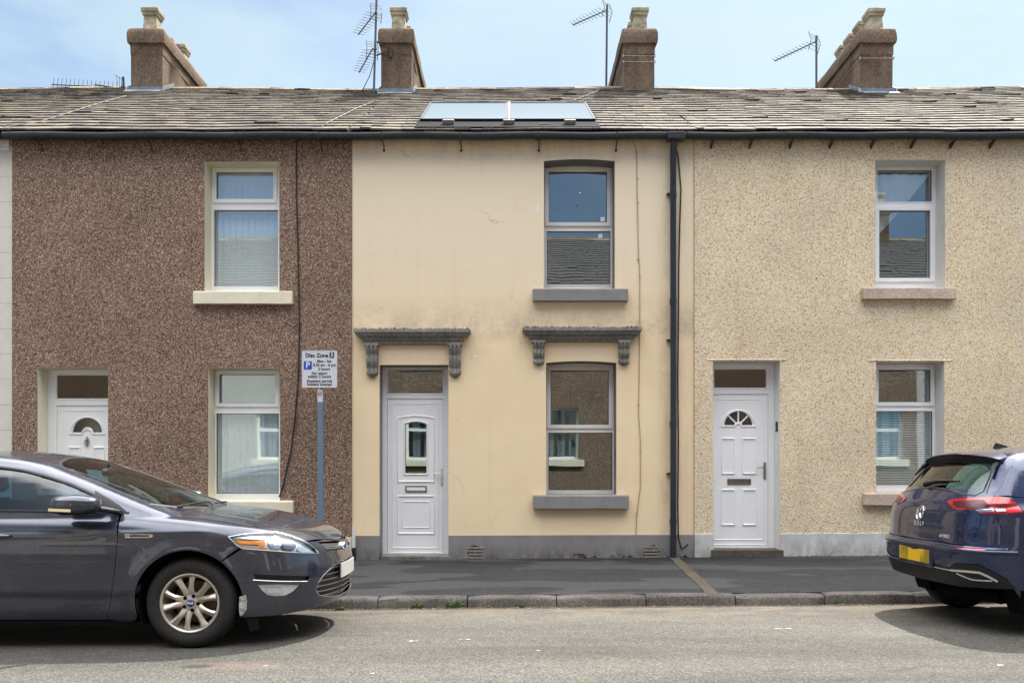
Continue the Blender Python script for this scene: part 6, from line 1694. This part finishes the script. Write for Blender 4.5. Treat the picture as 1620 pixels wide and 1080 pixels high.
wsg = to_ga(golf.top([(1.35, -.52), (1.32, 0), (1.35, .52), (1.98, .66), (2.18, .4), (2.25, 0), (2.18, -.4), (1.98, -.66)]))
lb_ = to_ga(golf.side([(-.50, 1.045), (-.35, 1.032), (0, 1.008), (.5, .988), (1.2, .985), (1.9, .972)]))
frg = to_ga(golf.top([(2.05, -.70), (2.25, -.4), (2.30, 0)]))
rb_ = to_ga(golf.top([(-.642, 0), (-.636, -.3), (-.610, -.52), (-.575, -.64)]))
oh = rb_+lb_+frg
gb = oh+[(a, 180-b) for a, b in oh[-2:0:-1]]
gshell = patch(golf, 'body_shell', gb, garch, M['paint_blue'], cG, res=.03, scale=GS, holes=[gl_a, sw1, mrg(sw1), sw2, mrg(sw2), wsg], lip=0, hlip=.02)
def gglass(name, q, m='car_glass', off=-.006): return patch(golf, name, q, garch, M[m], gshell, res=.03, scale=GS, off=off, lip=0)
gglass('rear_screen', gl_a, 'screen_glass'); gglass('windscreen', wsg, 'screen_glass')
for q in (sw1, sw2): gglass('side_window', q); gglass('side_window', mrg(q))
strip(golf, 'screen_seal', garch(polyline(gl_a+[gl_a[0]], 90)), .026, M['trim'], gshell, off=-.003, h=.004)
for q in (sw1, sw2):
    for qq in (q, mrg(q)): strip(golf, 'window_seal', garch(polyline(qq+[qq[0]], 60)), .02, M['trim'], gshell, off=0, h=.003)
# tailgate shut line up the pillar
for sg in (1, -1):
    pts = golf.side([(-.545, 1.0), (-.56, 1.05)])
    q = to_ga(golf.top([(-.535, -.655), (-.47, -.605), (-.40, -.565), (-.33, -.545), (-.27, -.52)]))
    q = q if sg > 0 else mrg(q)
    strip(golf, 'tailgate_gap', garch(polyline(q, 24)), .008, M['under'], gshell, off=.0, h=.0015)
# roof spoiler with a deep black rear face and the third brake lamp
def spo(prof, y0, y1, n=24):
    vs = []
    for i in range(n+1):
        y = y0+(y1-y0)*i/n; t = y/.56
        for (x, z) in prof: vs.append((L1[0]+x+.055*t*t+.02*t**6, L1[1]+y, L1[2]+z-.036*t*t-.01*t**6))
    k = len(prof); return vs, [(i*k+j, i*k+j+1, (i+1)*k+j+1, (i+1)*k+j) for i in range(n) for j in range(k-1)]+[tuple(range(k)), tuple(n*k+j for j in range(k))]
sm_ = MB(); v, f = spo([(-.22, 1.405), (-.34, 1.392), (-.44, 1.376), (-.478, 1.366), (-.480, 1.360), (-.46, 1.358), (-.30, 1.36)], -.575, .575); sm_.add(v, f); spl = sm_.build('spoiler', M['paint_blue'], gshell, smooth=40)
sm_ = MB(); v, f = spo([(-.300, 1.357), (-.455, 1.357), (-.474, 1.354), (-.440, 1.300), (-.40, 1.29)], -.572, .572); sm_.add(v, f); sm_.build('spoiler_underside', M['trim'], spl, smooth=40)
sm_ = MB(); v, f = spo([(-.470, 1.353), (-.4775, 1.352), (-.461, 1.328), (-.455, 1.328)], -.19, .30, 10); sm_.add(v, f); sm_.build('brake_lamp', M['tail_dark'], spl)
for sg in (-1, 1):
    fn_ = MB(); pts = []
    tri = [(-.40, .560, 1.318), (-.38, .565, 1.30), (-.475, .606, 1.20), (-.485, .602, 1.19), (-.43, .556, 1.285)]
    o_ = [(L1[0]+a, L1[1]+sg*b, L1[2]+c) for a, b, c in tri]; i_ = [(L1[0]+a+.012, L1[1]+sg*(b-.02), L1[2]+c) for a, b, c in tri]; n = 5
    fn_.add(o_+i_, [tuple(range(n)), tuple(range(2*n-1, n-1, -1))]+[(i, (i+1) % n, n+(i+1) % n, n+i) for i in range(n)]); fn_.build('spoiler_fin', M['trim'], spl)
# aerial fin, wiper, interior, wheels
sf = MB(); x0, z0 = L1[0]-.04, L1[2]+1.415
v = []; 
for (x, z, hw) in ((-.07, .0, .018), (-.06, .032, .009), (-.052, .044, .004), (.0, .027, .010), (.06, .007, .014), (.08, 0, .015)): v += [(x0+x, L1[1]-hw, z0+z), (x0+x, L1[1]+hw, z0+z)]
sf.add(v+[(x0-.07, L1[1]-.024, z0-.02), (x0-.07, L1[1]+.024, z0-.02), (x0+.085, L1[1]-.02, z0-.02), (x0+.085, L1[1]+.02, z0-.02)], [(2*i, 2*i+2, 2*i+3, 2*i+1) for i in range(5)]+[(0, 1, 13, 12), (10, 14, 15, 11), (0, 12, 14, 10, 8, 6, 4, 2), (1, 3, 5, 7, 9, 11, 15, 13)]); sf.build('roof_aerial', M['trim'], cG, smooth=30)
wp_ = MB()
wpts = [golf.top([(-.622, .06)])[0], golf.top([(-.598, -.08)])[0], golf.top([(-.575, -.28)])[0]]
wp_.tube([tuple(p+L1+np.array([-.022, 0, .018])) for p in wpts], [.024, .014, .008], 8)
b0 = golf.top([(-.59, .13)])[0]; b1 = golf.top([(-.560, -.34)])[0]
wp_.tube([tuple(b0+L1+np.array([-.010, 0, .010])), tuple(b1+L1+np.array([-.010, 0, .010]))], .008, 6)
wp_.build('wiper', M['trim'], cG, smooth=50)
ub_ = MB(); ub_.box(L1[0]-.30, L1[0]+3.2, L1[1]-.60, L1[1]+.60, L1[2]+.25, L1[2]+.30); ub_.box(L1[0]+.4, L1[0]+2.2, L1[1]-.84, L1[1]+.84, L1[2]+.20, L1[2]+.25)
ub_.box(L1[0]-.56, L1[0]-.5, L1[1]-.6, L1[1]+.6, L1[2]+.37, L1[2]+.66); ub_.box(L1[0]-.55, L1[0]+.40, L1[1]-.60, L1[1]+.60, L1[2]+.62, L1[2]+.66); ub_.box(L1[0]+2.1, L1[0]+2.15, L1[1]-.8, L1[1]+.8, L1[2]+.25, L1[2]+.90)
ub_.build('underbody', M['under'], cG)
bs = MB(); bs.box(L1[0]+.30, L1[0]+.48, L1[1]-.64, L1[1]+.64, L1[2]+.55, L1[2]+1.06)
for yy in (-.38, .38, 0): bs.box(L1[0]+.30, L1[0]+.40, L1[1]+yy-.12, L1[1]+yy+.12, L1[2]+1.08, L1[2]+1.23)
bs.build('rear_seat', M['seat'], cG, bevel=.04)
for yy in (-.37, .37): seat(cG, (L1[0]+1.35, L1[1]+yy, L1[2]+.52))
for (wx, sgn) in ((0, -1), (0, 1), (2.62, -1), (2.62, 1)):
    yy = L1[1]+sgn*.878
    wheel(golf, 'wheel', cG, (L1[0]+wx, yy, road_z(L1[0]+wx, yy-sgn*.1)+.315), .316, .205, .215, 5, 'alloy', sgn, False, 'plain')
    liner(cG, (L1[0]+wx, 0, L1[2]+.318), .366, L1[1]+sgn*.85, L1[1]+sgn*.60)
ex = MB(); ex.tube([(L1[0]-.50, L1[1]+.10, L1[2]+.25), (L1[0]-.30, L1[1]-.45, L1[2]+.25)], .05, 10); ex.box(L1[0]-.25, L1[0]-.12, L1[1]-.6, L1[1]+.6, L1[2]+.2, L1[2]+.26); ex.build('exhaust_box', M['under'], cG)

# ================================================================== parking sign
SX, SY = PX(507, -.42), -.42
ps = empty('parking_sign', (SX, SY, .1), 'white parking sign with a blue square on a blue-grey pole by the brown wall', 'parking sign')
po = MB(); po.tube([(SX, SY, .05), (SX, SY, PZ(556, SY))], .0385, 20); po.lathe([(0, .012), (.03, .008), (.0395, 0), (.0395, -.02)], (SX, SY, PZ(556, SY)), 'z', 20); po.build('pole', M['pole'], ps, smooth=50)
sy = SY-.052
x0, x1, zt, zb = PX(478.5, sy), PX(532.5, sy), PZ(555, sy), PZ(612, sy); cx = (x0+x1)/2; W_, H_ = x1-x0, zt-zb
pl = MB(); pl.prism(rounded(rect(x0, x1, zb, zt), .012), sy, sy+.004); sp_ = pl.build('sign_plate', M['sign_white'], ps)
rm = MB(); rm.plate(rounded(rect(x0-.006, x1+.006, zb-.006, zt+.006), .016), [rounded(rect(x0+.002, x1-.002, zb+.002, zt-.002), .010)], sy-.002, sy+.010); rm.build('sign_rim', M['lamp_body'], sp_)
ch = MB()
for z in (zt-.12, zb+.12): ch.box(SX-.12, SX+.12, sy+.004, sy+.018, z-.02, z+.02)
ch.build('sign_clip', M['lamp_body'], sp_)
def sgn(body, size, fx_, fz_, m='sign_black', align='CENTER', off=.0, sx=1.0):
    tv, tf = text_mesh(body, size, align, off); mb = MB(); mb.add([(x0+W_*fx_+v.x*sx, sy-.0025, zt-H_*fz_+v.y) for v in tv], tf); return mb
# fractions measured on the sign face
rows = [('Disc Zone', .070, .42, .125, .0022), ('Mon - Sat', .050, .635, .285, .0012), ('8.30 am - 6 pm', .050, .645, .39, .0012), ('2 hours', .050, .635, .50, .0012), ('No return', .050, .50, .62, .0012), ('within 2 hours', .050, .50, .71, .0012), ('Resident permit', .050, .50, .835, .0012), ('holders exempt', .050, .50, .925, .0012)]
for body, size, fx_, fz_, off in rows:
    mb = sgn(body, size, fx_, fz_, off=off); xs = [v[0] for v in mb.v]; tw = {'Disc Zone': .66, '8.30 am - 6 pm': .66, 'within 2 hours': .68, 'Resident permit': .73, 'holders exempt': .72, 'Mon - Sat': .42, 'No return': .45, '2 hours': .35}[body]*W_
    c0 = (min(xs)+max(xs))/2; k = tw/(max(xs)-min(xs)); mb.v = [(c0+(a-c0)*k, b, c) for a, b, c in mb.v]
    mb.build('lettering', M['sign_black'], sp_, fix=False)
sq = MB(); sq.prism(rounded(rect(x0+W_*.79, x0+W_*.925, zt-H_*.19, zt-H_*.035), .006), sy-.003, sy); sb = sq.build('zone_panel', M['sign_black'], sp_)
mb = sgn('3', .072, .857, .113, off=.002); mb.v = [(a, b-.002, c) for a, b, c in mb.v]; mb.build('lettering', M['sign_white'], sp_, fix=False)
sq = MB(); sq.prism(rounded(rect(x0+W_*.04, x0+W_*.275, zt-H_*.51, zt-H_*.285), .008), sy-.003, sy); sb = sq.build('blue_panel', M['sign_blue'], sp_)
mb = sgn('P', .105, .158, .398, off=.003); mb.v = [(a, b-.002, c) for a, b, c in mb.v]; mb.build('lettering', M['sign_white'], sp_, fix=False)
# small notice on the pole with a red ring
nz0, nz1 = PZ(636, SY), PZ(613.5, SY); nt_ = MB()
vs = []; n = 10
for i in range(n+1):
    a = R(-90-62+124*i/n); vs += [(SX+.0405*math.cos(a), SY+.0405*math.sin(a), nz0), (SX+.0405*math.cos(a), SY+.0405*math.sin(a), nz1)]
nt_.add(vs, [(2*i, 2*i+2, 2*i+3, 2*i+1) for i in range(n)]); no = nt_.build('pole_notice', M['sign_white'], ps, smooth=60)
cz = PZ(623.5, SY); rg = MB(); wrap = lambda u, v, r=.0425: (SX+r*math.sin(u/.0405), SY-r*math.cos(u/.0405), cz+v)
rg.tube([wrap(.028*math.cos(t), .028*math.sin(t)) for t in [2*math.pi*i/24 for i in range(24)]], .0022, 5, True); rg.tube([wrap(-.018, -.018), wrap(0, 0), wrap(.018, .018)], .002, 5); rg.build('red_ring', M['sign_red'], no)
dg_ = MB(); ptsd = [(-.016, .004), (-.012, .008), (.006, .006), (.013, .012), (.016, .008), (.011, .002), (.009, -.014), (.005, -.014), (.004, -.002), (-.009, -.002), (-.010, -.014), (-.014, -.014)]
dg_.add([wrap(a, b, .0418) for a, b in ptsd], [tuple(range(len(ptsd)))]); dg_.build('dog_symbol', M['sign_black'], no)
MB().box(SX+.010, SX+.028, SY-.0405, SY-.036, nz1-.022, nz1-.004).build('notice_mark', M['sign_black'], no)

# ================================================================== solar collectors
M['panel_shade'] = new_mat('black_panel_shade', (.010,.010,.011), .9, spec=.1)
M['bracket'] = speck('weathered_bracket', (.16,.14,.12), (.30,.27,.23), 40, .6)
def panel(x0, x1, label):
    y0, y1, off = .30, 1.83, .055
    P = lambda x, y, h: (x, y-h*.5, 5.70+PITCH*(y-EAVE_Y)+h*.866)
    e = empty('solar_panel', P((x0+x1)/2, y0, off), label, 'solar panel', 'solar panels on the cream house roof')
    def slab(a, b, c, d, h0, h1):
        vs = [P(x, y, h) for h in (h0, h1) for x, y in ((a, c), (b, c), (b, d), (a, d))]; return vs, [(0, 3, 2, 1), (4, 5, 6, 7), (0, 1, 5, 4), (1, 2, 6, 5), (2, 3, 7, 6), (3, 0, 4, 7)]
    m = MB(); m.add(*slab(x0, x1, y0, y1, off-.05, off+.012)); m.build('frame', M['solar_frame'], e, bevel=.006)
    m = MB(); m.add(*slab(x0+.025, x1-.025, y0+.02, y1-.02, off+.013, off+.018)); m.build('glass_cover', M['panel_glass'], e)
    m = MB()
    for a, b in ((x0, x0+.022), (x1-.022, x1)): m.add(*slab(a, b, y0, y1, off+.013, off+.024))
    m.add(*slab(x0, x1, y0-.004, y0+.018, off+.013, off+.024)); m.add(*slab(x0, x1, y1-.018, y1+.004, off+.013, off+.024)); m.build('rim_strip', M['solar_frame'], e)
    return e, slab
pL, slab = panel(-1.245, -.062, 'dark glass solar panel on the roof nearer the brown house')
pR, _ = panel(-.040, 1.128, 'dark glass solar panel on the roof nearer the beige house')
m = MB(); m.add(*slab(-1.27, 1.15, -.14, .30, .036, .046)); m.build('panel_shade_strip', M['panel_shade'], pL)  # black sheet stands for the shaded roof and dark underside below the panels
for X, par in ((PX(710, .1), pL), (PX(805, .1), pL), (PX(901, .1), pR)):
    m = MB(); m.add(*slab(X-.075, X+.075, .02, .08, .046, .105)); m.add(*slab(X-.02, X+.02, .08, .30, .05, .062)); m.build('panel_bracket', M['bracket'], par, bevel=.006)
m = MB(); X = PX(805, .1); m.tube([(X-.005, y, 5.70+PITCH*(y-EAVE_Y)+.082) for y in (.2, 1.0, 1.83)], .011, 6); m.build('joint_pipe', M['alu_pale'], pL)

# ================================================================== aerials on the roofs
def yagi(mb, a, b, n, L0, L1_, up=Vector((0, 0, 1)), r=.006):
    """boom from a to b with n cross elements along `up` """
    a, b = Vector(a), Vector(b); mb.tube([a, b], .011, 6)
    for k in range(n):
        t = .12+.86*k/(n-1); p = a.lerp(b, t); l = (L0+(L1_-L0)*t)/2
        mb.tube([p-up*l+Vector((0, 0, .012)), p+up*l+Vector((0, 0, .012))], r*.7, 5)
def reflector(mb, a, b, up, h=.24):
    a, b = Vector(a), Vector(b); d = (b-a).normalized(); s_ = d.cross(up).normalized()
    for sgn_ in (-1, 1):
        base = a-d*.02
        for k in range(3): 
            q = base+s_*sgn_*(.03+.05*k)-d*(.0-.02*k); mb.tube([q-up*h*.5, q+up*h*.5], .004, 4)
        for z in (-.45, .45): mb.tube([base+up*h*z, base+s_*sgn_*.17+d*.06+up*h*z], .005, 4)
Y4 = 4.1
def at(px, py, Y): return Vector((PX(px, Y), Y, PZ(py, Y)))
def mast(name, px0, py0, px1, py1, Y, label):
    e = empty(name, at(px1, py1, Y), label, 'tv aerial', 'tv aerials on the roofs')
    m = MB(); m.tube([at(px1, py1, Y), at(px0, py0, Y)], .019, 10); m.build('mast', M['alu'], e, smooth=50); return e
def horiz(d): d = Vector(d); return Vector((-d.y, d.x, 0)).normalized()
# tall mast strapped to the stack of the cream house
e2 = mast('tv_aerial', 596.5, -30, 591, 161, 3.45, 'tall mast with two aerials strapped beside the stack left of the solar panels')
for (p, q) in (((595, 19), (567, 55)), ((589, 78), (568, 115))):
    a = at(p[0], p[1], 3.4); d = CAMD+3.4; zc = a.z; d2 = FPX*(zc-CAMH)/(HORIZ-q[1]); b = Vector(((q[0]-810)*d2/FPX, d2-CAMD, zc))
    m = MB(); h = horiz(b-a); yagi(m, a, b, 9, .30, .22, h); reflector(m, a, b, h, .22); m.tube([a, at(596, p[1], 3.45)], .014, 6); m.build('yagi', M['alu'], e2)
m = MB(); cz = Vector((PX(618, 3.57), 3.575, PZ(78, 3.57)))
for pz in (66, 88): m.tube([at(596, pz, 3.45), cz], .014, 6)
m.box(cz.x-.03, cz.x+.03, 3.56, 3.60, cz.z-.14, cz.z+.03); m.build('wall_bracket', M['iron'], e2)
m = MB(); m.tube([at(593, 92, 3.45), at(585, 120, 3.5), at(572, 146, 3.6)], .007, 5); m.build('feed_cable', M['cable'], e2)
e3 = mast('tv_aerial', 960.5, 8, 959, 141, Y4, 'single aerial on a slim mast rising behind the ridge right of the solar panels')
a = at(961, 16, Y4); d2 = FPX*(a.z-CAMH)/(HORIZ-40); b = Vector(((906-810)*d2/FPX, d2-CAMD, a.z)); m = MB(); h = horiz(b-a); yagi(m, a, b, 10, .30, .22, h); reflector(m, a, b, h, .26); m.build('yagi', M['alu'], e3)
e4 = mast('tv_aerial', 1291.5, 57, 1291.5, 142, Y4, 'short aerial on a thin mast beside the four-pot chimney stack')
a = at(1289, 67, Y4); d2 = FPX*(a.z-CAMH)/(HORIZ-97); b = Vector(((1225-810)*d2/FPX, d2-CAMD, a.z)); m = MB(); h = horiz(b-a); yagi(m, a, b, 11, .24, .18, h); reflector(m, a, b, h, .30); m.tube([a, at(1291.5, 62, Y4)], .012, 6); m.build('yagi', M['alu'], e4)
e1 = mast('tv_aerial', 195, 122, 196, 152, 3.9, 'low grid aerial lying level along the ridge left of the first stack')
a, b = at(207, 140, 3.85), at(82, 134, 4.2); m = MB(); yagi(m, a, b, 17, .18, .22, Vector((.12, 0, 1)).normalized()); m.build('yagi', M['alu'], e1)
m = MB(); m.tube([at(186, 140, 3.9), at(150, 134, 3.9)], .014, 6); reflector(m, at(192, 138, 3.9), at(170, 138, 3.9), Vector((0, 0, 1)), .30); m.build('folded_dipole', M['alu'], e1)
# pale cables lying on the slates
def roofcable(h, pts, r, m, name='roof_cable'):
    out = []
    for (px, py) in pts:
        # solve for the point on the slope under that pixel
        lo, hi = EAVE_Y, RIDGE_Y
        for _ in range(30):
            mid = (lo+hi)/2; z = 5.70+PITCH*(mid-EAVE_Y)+.04
            if HORIZ-FPX*(z-CAMH)/(CAMD+mid) > py: lo = mid
            else: hi = mid
        out.append((PX(px, lo), lo, roof_z(PX(px, lo), lo)+.05))
    return MB().tube(out, r, 6).build(name, M[m], h, smooth=60)
roofcable(hA, [(591, 160), (578, 165), (561, 172), (545, 182), (525, 192), (508, 204), (497, 212)], .0055, 'cable_pale')
roofcable(hA, [(200, 154), (160, 165), (110, 181), (60, 195), (5, 203)], .005, 'cable_pale')
roofcable(hB, [(950, 144), (935, 150), (915, 158), (903, 162)], .004, 'cable_pale')

# ================================================================== weeds and litter along the kerb
def weed(px, py, s, lab, seed):
    r = random.Random(seed); d = FPX*(CAMH-.0)/(py-HORIZ); y = max(-3.40, min(-3.255, d-CAMD)); x = PX(px, y); z = road_z(x, y)
    mb = MB()
    for k in range(26):
        a = r.uniform(0, 2*math.pi); l = s*r.uniform(.3, 1); up = s*r.uniform(.15, .85); wv = s*r.uniform(.10, .2)
        bx, by = r.uniform(-.6, .6)*s, r.uniform(-.15, .15)*s
        tip = Vector((x+bx+math.cos(a)*l, y+by+math.sin(a)*l*.35, z+up)); mid = Vector((x+bx+math.cos(a)*l*.55, y+by+math.sin(a)*l*.25, z+up*.85)); base = Vector((x+bx, y+by, z-.005)); sd = Vector((-math.sin(a), math.cos(a), .3)).normalized()*wv
        mb.add([base, mid-sd, tip, mid+sd], [(0, 1, 2), (0, 2, 3)])
    o = mb.build('weed', M['leaf'], origin=(x, y, z), fix=False); tag(o, lab, 'weed', 'weeds in the gutter'); return o
for i, (px, py, s, lab) in enumerate(((718, 958, .085, 'largest leafy green weed in the gutter below the cream house door'), (662, 959, .06, 'small green weed in the gutter beside the car nose, left of the largest one'), (826, 960, .04, 'tiny green weed at the kerb foot right of the largest one'),
        (1325, 944, .05, 'low green weed in the gutter in front of the beige house door and window'), (1604, 950, .07, 'green weed against the kerb under the blue car'), (537, 963, .055, 'green weed at the kerb foot behind the grey car bumper'))):
    weed(px, py, s, lab, i)
mb = MB(); r = random.Random(9)
for k in range(900):
    x = r.uniform(-2.2, 6.5); y = KERB_Y-.015-abs(r.gauss(0, .05)) if r.random() < .62 else r.uniform(-4.05, -3.3)
    if y < -3.45 and not (-1.5 < x < 2.6 and r.random() < .55): continue
    s = r.uniform(.004, .013); z = road_z(x, y)+.002; a = r.uniform(0, 6.28)
    n = 5; mb.add([(x+s*math.cos(a+t)*r.uniform(.6, 1.3), y+s*math.sin(a+t)*r.uniform(.5, 1), z+r.uniform(0, .004)) for t in [2*math.pi*i/n for i in range(n)]]+[(x, y, z+.007)], [(i, (i+1) % n, n) for i in range(n)])
tag(mb.build('leaf_litter', M['chip']), kind='stuff')
